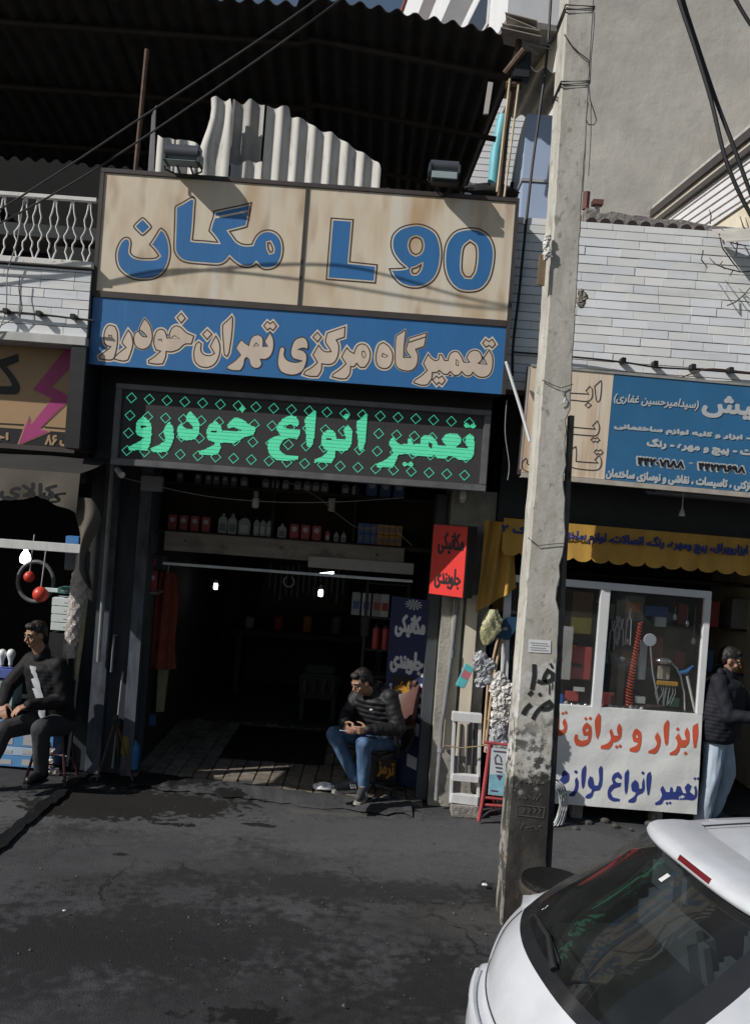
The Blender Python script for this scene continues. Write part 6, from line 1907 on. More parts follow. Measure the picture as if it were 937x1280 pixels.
# support table of the stack
bench = thing('display_stand', 'dark display stand under the cartons in the electrical shop', 'stand', (-3.05, 9.0, .02))
MB().box(-4.6, -2.9, 9.2, 9.7, .5, .55).part('top', black_steel, bench)
for x in (-4.5, -2.95): MB().box(x - .03, x + .03, 9.25, 9.65, .021, .499).part('leg', black_steel, bench)
p = W(80, 790, 8.95)
MB().box(p.x - .1, p.x + .1, 8.84, 9.06, .551, p.z - .001).part('column', black_steel, bench)
blue_box = M('blue_carton', (.06, .22, .5), .6, var=.1)
p = W(92, 674, 9.1)
MB().box(p.x - .06, p.x + .07, 9.05, 9.2, p.z - .05, p.z + .03).solo('blue_box', 'bright blue box on the window rail under the grey awning', 'box', blue_box, bev=.003)
p = W(95, 700, 9.15)
MB().box(p.x - .09, p.x + .08, 9.08, 9.2, p.z - .1, p.z + .08).solo('grey_case', 'grey case behind the window rail near the column', 'case', M('grey_case', (.12, .12, .14), .6), bev=.01)
# wrapped roll leaning at the column
foil = M('crinkled_film', (.42, .38, .36), .22, var=.35, scale=12, bump=1.0, bscale=28, spec=.8, stain=((.3, .16, .08), 6, (1, 1, .4), .58, .08, .7))
def roll(u, v):
    a = 2 * pi * u
    c0, c1 = W(104, 702, 8.55), W(86, 822, 8.55)
    c = c0.lerp(c1, v)
    rad = .085 * (1 - .35 * v) * min(1, .3 + 5 * v) + .006 * sin(a * 5 + v * 40) + .005 * sin(a * 9 - v * 60)
    return c + V((rad * cos(a), rad * .8 * sin(a), 0))
rol = thing('wrapped_roll', 'film wrapped roll leaning beside the left steel column', 'roll', W(85, 960, 8.55))
MB().grid(roll, 28, 50).part('film_wrap', foil, rol, smooth=True)
MB().tube([W(108, 735, 8.6), W(100, 800, 8.6), W(95, 850, 8.58)], [.03, .035, .02], 8).part('core', M('tan_roll', (.38, .32, .2), .6, var=.3), rol, smooth=True)
MB().tube([W(97, 845, 8.58), W(90, 905, 8.57), W(84, 958, 8.55)], .014, 8).part('tube', grey_steel, rol, smooth=True)
# bulbs, blue boxes at the far left
for i, px in enumerate((3, 14)):
    c = W(px, 822, 9.15)
    t = thing('white_bulb', ('white display bulb at the left edge of the view', 'white display bulb standing next to the first one')[i], 'bulb', (c.x, c.y, c.z - .07), 'white display bulbs')
    MB().lathe([(.02, -.07), (.022, -.03), (.042, .02), (.045, .045), (.03, .075), (.008, .085)], c, 14).part('globe', M('bulb_white', (.7, .72, .72), .35, var=0) if i == 0 else MATS['bulb_white'], t, smooth=True)
    MB().lathe([(.014, -.09), (.016, -.0705)], c, 10).part('screw_base', galv, t)
p = W(6, 836, 9.15)
t = thing('blue_box', 'blue carton with the display bulbs standing on it', 'box', (p.x, 9.15, p.z - .06))
MB().box(p.x - .2, p.x + .12, 9.08, 9.25, p.z - .08, p.z + .002).part('box', M('violet_blue_carton', (.08, .12, .36), .6), t, bev=.003)
p2 = W(4, 860, 9.2)
MB().box(p2.x - .25, p2.x + .14, 9.1, 9.35, p2.z - .16, p2.z + .1).solo('green_box', 'pale green box under the blue carton at the left edge', 'box', M('pale_green_box', (.3, .42, .38), .6, var=.15), bev=.004)
MB().box(p2.x - .3, p2.x + .2, 9.08, 9.5, .551, p2.z - .161).solo('black_chest', 'dark chest supporting the boxes at the left edge', 'chest', black_steel, bev=.006)
blw = M('pale_blue_carton', (.1, .28, .55), .6, var=.12)
lvl = [(930, 950, blw, 'top'), (951, 962, M('white_blue_carton', (.4, .52, .65), .7), 'middle'), (963, 975, blw, 'bottom')]
zz = .021
for i, (y0_, y1_, mt, nm) in enumerate(reversed(lvl)):
    h = (.11, .085, .19)[i]
    t = thing('appliance_carton', nm + ' blue and white carton in the floor stack behind the stool', 'carton', (-3.1, 8.95, zz), 'cartons stacked on the floor of the electrical shop')
    MB().box(-3.75, -2.93, 8.9, 9.18, zz, zz + h - .002).part('box', mt, t, bev=.004)
    MB().box(-3.6, -3.32, 8.8975, 8.8995, zz + .02, zz + h * .6).part('white_print', white_print2, t)
    MB().box(-3.22, -3.02, 8.8975, 8.8995, zz + .02, zz + h * .7).part('white_print', white_print2, t)
    zz += h
rag('plastic_bag', 'crumpled clear plastic bag on the floor behind the stool', [(63, 955, 6), (66, 940, 6), (61, 930, 5), (70, 965, 6), (62, 968, 6), (66, 920, 4)], foil, 5, 8.85)

# ------------------------------------------------------------------ right shop window
YWn = 8.6
kx = YWn / F
wn = thing('shop_window', 'white framed display window of the tool shop above the cloth banner', 'window', W(800, 890, YWn))
wfm = M('white_window_frame', (.66, .67, .69), .45, var=.06, scale=4)
def bar(name, p, q, wpx, mat=wfm):
    a, b = W(*p, YWn), W(*q, YWn)
    d = (b - a).normalized()
    nrm = V((-d.z, 0, d.x)) * wpx * kx / 2
    mb = MB()
    pts = [a + nrm, b + nrm, b - nrm, a - nrm]
    mb.add(pts + [x + V((0, .06, 0)) for x in pts], [(0, 1, 2, 3), (7, 6, 5, 4), (0, 4, 5, 1), (1, 5, 6, 2), (2, 6, 7, 3), (3, 7, 4, 0)])
    return mb.part(name, mat, wn, bev=.004)
bar('frame_top', (630, 722), (889, 744), 9)
bar('frame_mullion', (757, 737), (745, 888), 12)
bar('frame_side', (885, 748), (874, 893), 8)
bar('frame_side', (635, 728), (629, 882), 9)
bar('frame_bottom', (628, 879), (873, 897), 7)
gp_ = glass('window_glass', (.93, .94, .94), .02, 1.4, dirt=.075)
a, b = W(638, 728, YWn), W(751, 885, YWn)
for (x0_, y0_, x1_, y1_) in ((636, 727, 750, 883), (752, 737, 880, 893)):
    q = [W(x0_, y0_, YWn), W(x1_, y0_ + 9, YWn), W(x1_ - 8, y1_ + 6, YWn), W(x0_ - 8, y1_ - 3, YWn)]
    mb = MB()
    mb.add([p + V((0, .035, 0)) for p in q] + [p + V((0, .04, 0)) for p in q], [(0, 3, 2, 1), (4, 5, 6, 7), (0, 1, 5, 4), (1, 2, 6, 5), (2, 3, 7, 6), (3, 0, 4, 7)])
    mb.part('pane', gp_, wn)
cnt = thing('display_counter', 'dark counter shelf behind the cloth banner carrying the window goods', 'counter', (2.2, 9.0, .02))
zs = W(810, 890, YWn).z - .03
MB().box(1.24, 3.0, 8.67, 9.6, zs - .04, zs).part('shelf', soot_brown, cnt)
MB().box(1.24, 3.0, 8.70, 8.74, .12, zs - .042).part('front_board', soot, cnt)
for x in (1.4, 2.1, 2.85): MB().box(x - .05, x + .05, 8.66, 8.78, 0.0, .119).part('foot', rubble, cnt)
def goods(px, py, Y): return W(px, py, Y)
YI = 8.9
def gbox(name, label, cat, px0, py0, px1, py1, Y, d, mat, bev=.004, group=None):
    a, b = W(px0, py0, Y), W(px1, py1, Y)
    return MB().box(a.x, b.x, Y, Y + d, b.z, a.z).solo(name, label, cat, mat, ((a.x + b.x) / 2, Y, b.z), group, bev=bev)
red_case = M('red_case', (.45, .07, .07), .5, var=.1)
rc = gbox('red_tool_case', 'red tool case standing upright in the left window pane', 'tool case', 693, 806, 737, 850, 8.79, .08, red_case)
hn = W(720, 832, 8.785)
MB().box(hn.x - .06, hn.x + .05, 8.775, 8.788, hn.z - .015, hn.z + .02).part('handle', black_steel, rc)
gbox('yellow_pack', 'yellow pack above the red tool case in the window', 'pack', 714, 771, 738, 793, 8.79, .05, M('yellow_pack', (.5, .42, .05), .6, var=.1))
gbox('clear_sheet', 'pale translucent sheet leaning across the left pane', 'sheet', 700, 782, 712, 850, 8.72, .004, M('milky_plastic', (.5, .48, .47), .4))
gbox('blue_valve_pack', 'small blue pack at the left bottom corner of the window', 'pack', 697, 868, 703, 880, 8.70, .04, M('bright_blue', (.02, .12, .55), .5))
gbox('grey_goods_box', 'small pale grey box low in the middle of the window', 'box', 795, 871, 806, 880, 8.72, .06, M('pale_grey_box', (.45, .46, .47), .6))
gbox('beige_goods_box', 'beige box under the chrome shower head in the window', 'box', 823, 833, 836, 850, 8.79, .05, M('beige_goods', (.42, .38, .3), .6))
gbox('white_goods_box', 'small white box hanging high in the right pane', 'box', 819, 771, 832, 784, 8.79, .05, M('white_goods', (.5, .5, .48), .6))
gbox('blue_goods_roll', 'dark blue pack hanging beside the white box', 'pack', 806, 757, 834, 772, 8.80, .05, M('deep_blue', (.03, .08, .2), .5))
gbox('red_sack', 'dark red sack lying at the bottom of the window', 'sack', 752, 866, 770, 884, 8.76, .08, M('dark_red_sack', (.25, .05, .05), .7), .02)
p = W(812, 800, 8.69)
shw = thing('shower_head', 'round white shower head with dark dots in the window', 'shower head', p)
MB().lathe([(.058, 0), (.06, .012), (.03, .03), (.012, .06)], (0, 0, 0), 20, Matrix.Translation(p) @ Matrix.Rotation(-pi / 2, 4, 'X')).part('disc', M('pale_steel', (.62, .66, .72), .3, var=0), shw, smooth=True)
dm = MB()
pd_ = facade(8.69)
for rr_, n__ in ((.015, 5), (.031, 9), (.046, 14)):
    for k in range(n__):
        a = 2 * pi * k / n__
        fill(dm, pd_, [(p.x + rr_ * cos(a) + .0042 * cos(t * pi / 3), p.z + rr_ * sin(a) + .0042 * sin(t * pi / 3)) for t in range(6)], (), .002)
dm.part('spray_holes', blue_can, shw, kind='stuff')
MB().tube([W(812, 803, 8.70), W(815, 840, 8.72), W(822, 876, 8.74)], .008, 8).part('stem', galv, shw, smooth=True)
chrome = M('chrome', (.7, .7, .7), .15, metal=.85, var=0)
fau = thing('chrome_faucet', 'chrome overhead shower with a bent pipe in the right pane', 'faucet', W(835, 825, 8.74))
MB().ball(W(829, 826, 8.74), (.085, .06, .03), 18, 10).part('head', chrome, fau, smooth=True)
MB().tube([W(838, 828, 8.74), W(845, 835, 8.73), W(850, 845, 8.72), W(854, 865, 8.72), W(855, 890, 8.72)], .009, 8).part('pipe', chrome, fau, smooth=True)
tap = thing('blue_tap_pipe', 'grey pipe with a blue tap handle at the right of the window', 'tap', W(865, 890, 8.72))
MB().tube([W(858, 845, 8.72), W(868, 889, 8.72)], .013, 8).part('pipe', alu, tap, smooth=True)
MB().tube([W(849, 841, 8.72), W(857, 840, 8.715), W(866, 832, 8.72)], [.02, .022, .008], 8).part('handle', M('tap_blue', (.03, .16, .4), .4), tap, smooth=True)
spz = [W(795 - 6 * t / 60 if t < 150 else 789 - 2, 780 + t * .55, 8.72) for t in range(180)]
sph = MB()
pts = []
for i in range(560):
    t = i / 559
    c = W(800 - 14 * min(1, t * 1.2), 778 + 104 * t, 8.72)
    a = i * 2 * pi / 20
    rad_ = .018 + .016 * t
    pts.append(c + V((rad_ * cos(a), rad_ * .8 * sin(a), 0)))
sph.tube(pts, .0055, 5)
sph.solo('spiral_hose', 'orange red spiral air hose hanging in the window', 'hose', M('orange_hose', (.6, .07, .03), .4, var=0), W(788, 882, 8.72), smooth=True)
knb = thing('door_knob_set', 'shiny round door knob on a brown block in the window', 'door knob', W(777, 840, 8.72))
MB().ball(W(777, 823, 8.72), .028, 14, 10).part('knob', chrome, knb, smooth=True)
MB().box(W(773, 835, 8.72).x, W(781, 835, 8.72).x, 8.72, 8.78, zs, W(777, 831, 8.72).z).part('block', M('brown_block', (.15, .12, .1), .7), knb)
yb_ = thing('hand_saw', 'yellow bow saw bar with black blades in the right pane', 'saw', W(832, 856, 8.73))
q = W(820, 852, 8.73); q2 = W(846, 856, 8.73)
MB().box(q.x, q2.x, 8.71, 8.75, q2.z - .012, q.z + .01).part('yellow_bar', M('saw_yellow', (.6, .32, .03), .5), yb_, bev=.004)
r = random.Random(14)
for i in range(8):
    a = W(822 + i * 3, 857, 8.73)
    MB().tube([a, a + V((r.uniform(-.03, .03), 0, -.07)), a + V((r.uniform(-.04, .04), 0, -.15 - r.uniform(0, .05)))], .006, 5).part('blade', grey_steel, yb_)
for i, (px, py, L) in enumerate(((766, 775, .28), (772, 770, .22), (777, 773, .26), (787, 760, .35))):
    a = W(px, py, 8.72)
    t = thing('hanging_pliers', ordinal(i, 4) + ' steel hand tool hanging in the middle of the window', 'hand tool', a, 'steel hand tools in the window')
    for s in (-1, 1):
        MB().tube([a + V((s * .012, 0, .0)), a + V((s * .006, 0, -.06)), a + V((-s * .02, 0, -.12)), a + V((-s * .025, 0, -L))], .006, 6).part('arm', galv, t, smooth=True)
r = random.Random(23)
cl_glass = M('clear_bulb', (.55, .58, .58), .1, var=.2, spec=.9)
for i in range(22):
    px = 700 + i * 8 + r.uniform(-2, 2)
    c = W(px, 0, 8.70 + r.uniform(0, .06)); c.z = zs
    ra = r.uniform(.018, .032)
    mt = r.choice((cl_glass, cl_glass, grey_jug, red_can, chrome)) if px > 770 else r.choice((red_case, black_steel, grey_jug))
    MB().ball(c + V((0, 0, ra)), ra, 10, 8).solo('small_fitting', ordinal(i, 22) + ' small round fitting along the shop window sill', 'fitting', mt, group='small fittings along the window sill', smooth=True)
gbox('clear_pack', 'clear plastic pack with white card beside the spiral hose', 'pack', 800, 800, 806, 850, 8.76, .02, M('clear_pack', (.4, .42, .44), .3))
gbox('white_tag', 'small white price tag low in the left window pane', 'tag', 716, 858, 730, 865, 8.72, .004, M('tag_white', (.6, .6, .58), .6))
gbox('red_parts_box', 'small red parts box at the foot of the left pane', 'box', 707, 864, 722, 877, 8.74, .05, red_case)
gbox('green_pack', 'small green pack on the sill near the shower pipe', 'pack', 836, 872, 848, 884, 8.76, .04, M('green_pack', (.05, .2, .12), .5))
gbox('orange_pack', 'small orange pack hanging under the window top', 'pack', 783, 752, 800, 766, 8.78, .03, M('orange_pack', (.45, .14, .03), .6))
for i, (px, py) in enumerate(((769, 800), (783, 800), (843, 770), (858, 778), (866, 800))):
    c = W(px, py, 8.76)
    t = thing('hanging_fitting', ordinal(i, 5) + ' small steel fitting hanging on a wire in the right pane', 'fitting', c, 'steel fittings hanging in the window')
    MB().lathe([(.012, -.04), (.02, -.03), (.02, .0), (.01, .02)], c, 10).part('body', chrome if i % 2 else galv, t, smooth=True)
    MB().tube([c + V((0, 0, .02)), V((c.x, c.y, 2.05))], .0025, 4).part('wire', cable_grey, t)
# wall goods deep in the shop
shs = thing('goods_shelves', 'dark goods shelves inside the tool shop', 'shelves', (2.4, 10.6, 0.02))
for z in (1.2, 1.7, 2.2): MB().box(1.3, 5.8, 10.4, 10.8, z - .015, z + .015).part('shelf', soot_brown, shs)
r = random.Random(77)
for z in (1.215, 1.715):
    for i in range(14):
        x = 1.4 + i * .3
        h = r.uniform(.12, .34)
        MB().box(x, x + r.uniform(.1, .24), 10.42, 10.7, z, z + h).part('boxed_goods', r.choice((dark_can, blue_can, red_can, grey_jug, orange_can)), shs)
bell = W(852, 637, 8.4)
MB().lathe([(.03, -.06), (.022, -.02), (.012, 0), (.006, .03), (.004, .3)], bell, 12).solo('bell_lamp', 'small grey bell shaped lamp hanging under the blue board', 'lamp', alu, smooth=True)

# ------------------------------------------------------------------ things leaning between the pillar and the pole
lad = thing('step_ladder', 'small white aluminium step ladder on a concrete block', 'step ladder', W(580, 1004, 8.5))
YLd = 8.5
def lbar(name, p, q, w1, mat=alu, d=.03, Y=YLd, w2=None):
    a, b = W(*p, Y), W(*q, Y)
    dr = (b - a).normalized(); nrm = V((-dr.z, 0, dr.x))
    k = Y / F / 2
    pts = [a + nrm * w1 * k, b + nrm * (w2 or w1) * k, b - nrm * (w2 or w1) * k, a - nrm * w1 * k]
    mb = MB(); mb.add(pts + [x + V((0, d, 0)) for x in pts], [(0, 1, 2, 3), (7, 6, 5, 4), (0, 4, 5, 1), (1, 5, 6, 2), (2, 6, 7, 3), (3, 7, 4, 0)])
    return mb.part(name, mat, lad, bev=.003)
lbar('rail', (568, 893), (563, 1004), 4)
lbar('rail', (600, 897), (597, 1007), 4)
lbar('top_step', (565, 896), (602, 899), 11, d=.08, Y=8.46)
lbar('step', (565, 972), (598, 975), 8, d=.08, Y=8.47)
lbar('step', (564, 998), (597, 1002), 11, d=.08, Y=8.47)
cbk = W(580, 1012, 8.5)
a, b = W(564, 1003, 8.5), W(597, 1020, 8.5)
MB().box(a.x, b.x, 8.42, 8.62, 0.0, a.z - .006).solo('concrete_block', 'rough concrete block under the step ladder', 'block', rubble, bev=.008)
bagm = M('clear_bag', (.6, .58, .55), .25, var=.25, scale=9, bump=.8, bscale=30, spec=.7)
bagd = M('grey_bag', (.33, .34, .36), .3, var=.3, scale=9, bump=.8, bscale=30, spec=.7)
rag('plastic_bag', 'crumpled silvery plastic bag hanging among the brooms', [(624, 850, 10), (632, 862, 12), (626, 874, 11), (637, 878, 9), (618, 862, 9), (630, 888, 8)], bagm, 11, 8.3)
rag('plastic_bag', 'torn white bag end dangling below the silvery bag', [(618, 893, 6), (616, 904, 5), (627, 892, 8), (634, 900, 7)], bagm, 12, 8.3)
rag('plastic_bag', 'grey plastic bag tied above the silvery bag', [(598, 830, 9), (600, 822, 9), (604, 840, 10), (600, 852, 8), (608, 848, 9), (612, 832, 9)], bagd, 13, 8.33)
rag('plastic_bag', 'large dark grey bag behind the red stand', [(622, 920, 12), (630, 905, 12), (636, 885, 12), (618, 935, 12), (632, 930, 12)], bagd, 14, 8.42)
tq = M('turquoise_print', (.12, .5, .53), .5, var=.1)
pk_ = thing('packet', 'turquoise and pink packet hanging beside the grey bag', 'packet', W(577, 845, 8.4))
pts = [W(582, 829, 8.4), W(592, 836, 8.4), W(580, 861, 8.4), W(569, 857, 8.4)]
mb = MB(); mb.add(pts + [x + V((0, .03, 0)) for x in pts], [(0, 3, 2, 1), (4, 5, 6, 7), (0, 1, 5, 4), (1, 2, 6, 5), (2, 3, 7, 6), (3, 0, 4, 7)])
mb.part('bag', tq, pk_, bev=.006)
pts = [W(580, 837, 8.395), W(589, 842, 8.395), W(585, 850, 8.395), W(575, 845, 8.395)]
mb = MB(); mb.add(pts, [(0, 3, 2, 1)]); mb.part('pink_band', M('pink_print', (.55, .16, .2), .5), pk_)
hw = M('pale_handle_wood', (.5, .36, .22), .6, var=.15)
sv = thing('broom', 'film wrapped broom head standing upside down beside the pole', 'broom', W(612, 870, 8.45))
MB().tube([W(622, 798, 8.45), W(610, 850, 8.45), W(604, 930, 8.45)], .013, 8).part('handle', hw, sv, smooth=True)
def bagb(u, v):
    a = 2 * pi * u
    c = W(617, 762, 8.45).lerp(W(607, 806, 8.45), v)
    rr_ = .085 * sin(pi * min(1, .12 + v * .8)) * (1 + .22 * sin(a * 3 + v * 4) + .12 * sin(a * 7 - v * 17) + .1 * sin(a * 11 + v * 31))
    return c + V((rr_ * cos(a), rr_ * .5 * sin(a), 0))
MB().grid(bagb, 24, 14).part('wrapped_head', M('yellow_film', (.45, .44, .25), .3, var=.3, scale=12, bump=.6), sv, smooth=True)
sv2 = thing('shovel', 'dark blue shovel blade standing upside down beside the pole', 'shovel', W(622, 880, 8.5))
pts = [W(610, 799, 8.5), W(633, 771, 8.5), W(655, 772, 8.5), W(636, 800, 8.5)]
mb = MB(); mb.add(pts + [x + V((0, .015, 0)) for x in pts], [(0, 3, 2, 1), (4, 5, 6, 7), (0, 1, 5, 4), (1, 2, 6, 5), (2, 3, 7, 6), (3, 0, 4, 7)])
mb.part('blade', M('shovel_blue', (.02, .07, .14), .5, var=.2), sv2, bev=.004)
MB().tube([W(627, 798, 8.51), W(616, 850, 8.5), W(606, 940, 8.5)], .014, 8).part('handle', hw, sv2, smooth=True)
mb = MB(); c = W(631, 786, 8.493)
fill(mb, facade(8.493), [(c.x + .024 * cos(t * pi / 6), c.z + .016 * sin(t * pi / 6)) for t in range(12)], (), 0)
mb.part('round_label', white_print2, sv2)
MB().tube([W(634, 800, 8.55), W(628, 860, 8.55), W(618, 960, 8.55)], .012, 8).solo('grey_pole', 'thin grey pole leaning behind the shovel', 'pole', alu, smooth=True)
for i, (a, b) in enumerate((((576, 905), (572, 975)), ((585, 905), (582, 970)), ((592, 900), (590, 968)))):
    MB().tube([W(*a, 8.66), W(*b, 8.64)], .012, 8).solo('garden_stake', ordinal(i, 3) + ' dark stake leaning on the pillar behind the step ladder', 'stake', post_steel, group='stakes behind the step ladder', smooth=True)
rw = MB().tube([W(556, 932, 8.44), W(575, 935, 8.43), W(597, 933, 8.44), W(612, 930, 8.4)], .006, 6)
rw.solo('rope', 'thin tan rope stretched in front of the step ladder', 'rope', M('tan_rope', (.3, .24, .14), .8), smooth=True)
# red A-frame stand with a poster
red_st = M('red_stand', (.42, .07, .08), .45, var=.15)
af = thing('poster_stand', 'red metal stand with a pale blue light bulb poster', 'stand', W(625, 1022, 8.35))
YAf = 8.3
for nm, pts in (('leg', ((612, 930), (606, 975), (602, 1005), (598, 1026))), ('leg', ((664, 936), (662, 980), (661, 1010), (663, 1030)))):
    MB().tube([W(a, b, YAf) for a, b in pts], .018, 8).part(nm, red_st, af, smooth=True)
for y0_, y1_ in ((997, 1002), (1006, 1010), (928, 934)):
    MB().tube([W(606, y0_, YAf), W(662, y1_, YAf)], .013, 8).part('crossbar', red_st, af, smooth=True)
MB().tube([W(601, 1022, YAf), W(612, 1014, YAf), W(632, 1010, YAf), W(652, 1017, YAf), W(662, 1028, YAf)], .012, 8).part('arched_brace', black_steel, af, smooth=True)
for p_ in ((614, 930), (664, 936)):
    MB().tube([W(*p_, YAf), W(p_[0] + 3, 1010, YAf + .32), W(p_[0] + 3, 1018, YAf + .34)], .014, 8).part('rear_leg', red_st, af, smooth=True)
pts = [W(614, 935, YAf - .02), W(660, 940, YAf - .02), W(658, 998, YAf - .02), W(610, 993, YAf - .02)]
mb = MB(); mb.add(pts + [x + V((0, .012, 0)) for x in pts], [(0, 3, 2, 1), (4, 5, 6, 7), (0, 1, 5, 4), (1, 2, 6, 5), (2, 3, 7, 6), (3, 0, 4, 7)])
pst = mb.part('poster', M('poster_white', (.62, .68, .7), .5, var=.06), af)
mb = MB(); fp = facade(YAf - .02)
fill(mb, fp, [(W(a, b, YAf - .02).x, W(a, b, YAf - .02).z) for a, b in ((611.5, 968), (658.5, 966), (658, 997), (610.5, 992))], (), .002)
mb.part('blue_area', M('poster_blue', (.25, .52, .62), .5, var=.2, scale=10), pst)
mb = MB()
def pstk(pts, wpx): stroke(mb, fp, [(W(a, b, YAf - .02).x, W(a, b, YAf - .02).z) for a, b in pts], wpx * YAf / F, .004, False)
pstk([(619, 955), (618, 947), (621, 943), (625, 946), (626, 953)], 1.2)
for i in range(4): pstk([(618 + i * .8, 954 + i * 5), (627, 955 + i * 5)], 1.6)
fill(mb, fp, [(W(a, b, YAf - .02).x, W(a, b, YAf - .02).z) for a, b in ((620, 970), (627, 970), (624, 976))], (), .004)
pstk([(616, 938.5), (632, 940)], 1.6); pstk([(613, 988), (622, 989)], 2)
mb.part('bulb_print', M('poster_ink', (.12, .06, .12), .6, var=0), pst)
# coil of white hose on the ground beside the pole
ch = thing('hose_coil', 'coil of pale grey hose standing behind the foot of the pole', 'hose', W(690, 1030, 8.4))
for i in range(4):
    c = W(684 + i * 1.5, 1006, 8.35 + i * .03)
    MB().tube([c + V((.115 * cos(a * pi / 14) + .01 * i, .02 * sin(a), (.19 + .012 * i) * sin(a * pi / 14))) for a in range(28)], .011, 6, closed=True).part('loop', galv, ch, smooth=True)
# bits of litter
lit = M('white_litter', (.7, .72, .75), .6, var=.1)
def paper(label, pxs, seed, name='crumpled_paper'):
    r = random.Random(seed)
    c = gpx(*pxs[0])
    mb = MB()
    rx, ry, h = pxs[1]
    def f(u, v):
        a = 2 * pi * u
        rr_ = sin(pi * v)
        return (c[0] + rx * rr_ * cos(a), c[1] + ry * rr_ * sin(a), .02 + h / 2 - h / 2 * cos(pi * v))
    mb.grid(f, 12, 6)
    for v in mb.v: v += V((r.uniform(-1, 1) * rx * .3, r.uniform(-1, 1) * ry * .2, r.uniform(0, 1) * h * .4))
    return mb.solo(name, label, 'litter', lit)
paper('crumpled white paper lying by the seated man\'s feet', ((405, 991), (.10, .06, .06)), 1)
paper('small white scrap on the road left of the pole', ((605, 1110), (.02, .02, .01)), 2, 'litter_scrap')
paper('tiny white scrap near the left oil stain', ((80, 1143), (.01, .01, .008)), 3, 'litter_scrap')
r = random.Random(40)
for i in range(9):
    px, py = 704 + i * 17 + r.uniform(-5, 5), 1026 + r.uniform(0, 12)
    x, y = gpx(px, py)
    s = r.uniform(.015, .05)
    MB().ball((x, min(y, 8.6), s * .3), (s, s * .7, s * .6), 7, 5).solo('rubble_lump', ordinal(i, 9) + ' mortar lump on the ground below the cloth banner', 'rubble', M('dark_lump', (.07, .065, .06), .9, var=.3) if i == 0 else MATS['dark_lump'], group='mortar lumps below the banner')

# grit and small litter on the road
gr_ = MB()
r = random.Random(90)
for i in range(450):
    px, py = r.uniform(-20, 900), 960 + 300 * r.random() ** 1.6
    x, y = gpx(px, py)
    if y > 8.7 or y < 3.8: continue
    s = r.uniform(.003, .009) * (1.6 if r.random() < .08 else 1)
    a = r.uniform(0, 6.3)
    q = [V((x + s * cos(a + k * 2.1) * r.uniform(.6, 1.3), y + s * sin(a + k * 2.1) * r.uniform(.6, 1.3), .001)) for k in range(3)] + [V((x, y, s * .9 + .004))]
    gr_.add(q, [(0, 1, 3), (1, 2, 3), (2, 0, 3)])
go_ = gr_.part('road_grit', M('grit', (.085, .083, .08), .9, var=.5, scale=40), None, kind='stuff')

# ------------------------------------------------------------------ people
skin = M('skin', (.34, .19, .125), .6, var=.08, scale=12)
hairm = M('dark_hair', (.014, .011, .01), .6, var=.3, scale=30)
eyem = M('eye_white', (.13, .105, .09), .3, var=0)
lipm = M('lips', (.28, .12, .1), .5, var=0)

def frame(f):
    f = V(f).normalized()
    left = V((0, 0, 1)).cross(f).normalized()
    return f, left, f.cross(left)

def hand(mb, wrist, d, palm, thumb_side, curl=.5, s=1.0):
    """palm, four bent fingers of different length and a thumb, grown into mb"""
    d = V(d).normalized(); n = V(palm); n = (n - d * n.dot(d)).normalized()
    side = d.cross(n).normalized() * (1 if thumb_side > 0 else -1)       # towards the thumb
    w = V(wrist)
    for q in (-.024, -.008, .008, .024):
        mb.cap(w + d * .012 * s + side * q * .7 * s, w + d * .085 * s + side * q * 1.15 * s, .014 * s, .0125 * s, 8)
    L = ((.040, .026, .022), (.044, .029, .023), (.041, .027, .022), (.032, .020, .018))
    for i, q in enumerate((.030, .010, -.010, -.029)):
        p = w + d * (.088 - (.006 if i == 3 else 0)) * s + side * q * s
        a = .25 + curl * (.55 + .08 * i)
        rr_ = .0092 - (.001 if i == 3 else 0)
        for j, ln in enumerate(L[i]):
            dr = (d * cos(a) + n * sin(a)).normalized()
            e = p + dr * ln * s
            mb.cap(p, e, rr_ * s, (rr_ - .0008) * s, 8)
            p = e; a += curl * .75; rr_ -= .0009
    p = w + d * .03 * s + side * .032 * s
    dr = (d * .6 + side * .62 + n * .45).normalized()
    for ln, ra in ((.036, .0125), (.03, .0105), (.024, .009)):
        e = p + dr * ln * s
        mb.cap(p, e, ra * s, (ra - .001) * s, 8)
        p = e; dr = (dr + d * .25 + n * .2 - side * .3).normalized()

def head(mb, c, f, tilt=0.0):
    f, left, up = frame(f)
    fd = (f * cos(tilt) - up * sin(tilt)).normalized()
    ud = (up * cos(tilt) + f * sin(tilt)).normalized()
    R3 = Matrix((left, fd, ud)).transposed().to_4x4()
    c = V(c)
    P = lambda a, b, h: c + left * a + fd * b + ud * h
    mb.ball(P(0, -.012, .03), (.074, .093, .088), 18, 14, R3)
    mb.ball(P(0, .012, -.03), (.06, .072, .075), 16, 12, R3)
    mb.ball(P(0, .045, -.078), (.034, .035, .03), 12, 8, R3)
    mb.cap(P(0, .082, .015), P(0, .104, -.022), .009, .0145, 8)
    for s in (-1, 1):
        mb.ball(P(s * .074, -.008, -.008), (.011, .02, .032), 10, 8, R3)
        mb.cap(P(s * .014, .083, .028), P(s * .045, .068, .03), .011, .010, 8)
        mb.ball(P(s * .04, .06, -.025), (.02, .02, .022), 10, 8, R3)
    mb.cap(P(-.018, .079, -.053), P(.018, .079, -.053), .011, .011, 8)
    return P, R3

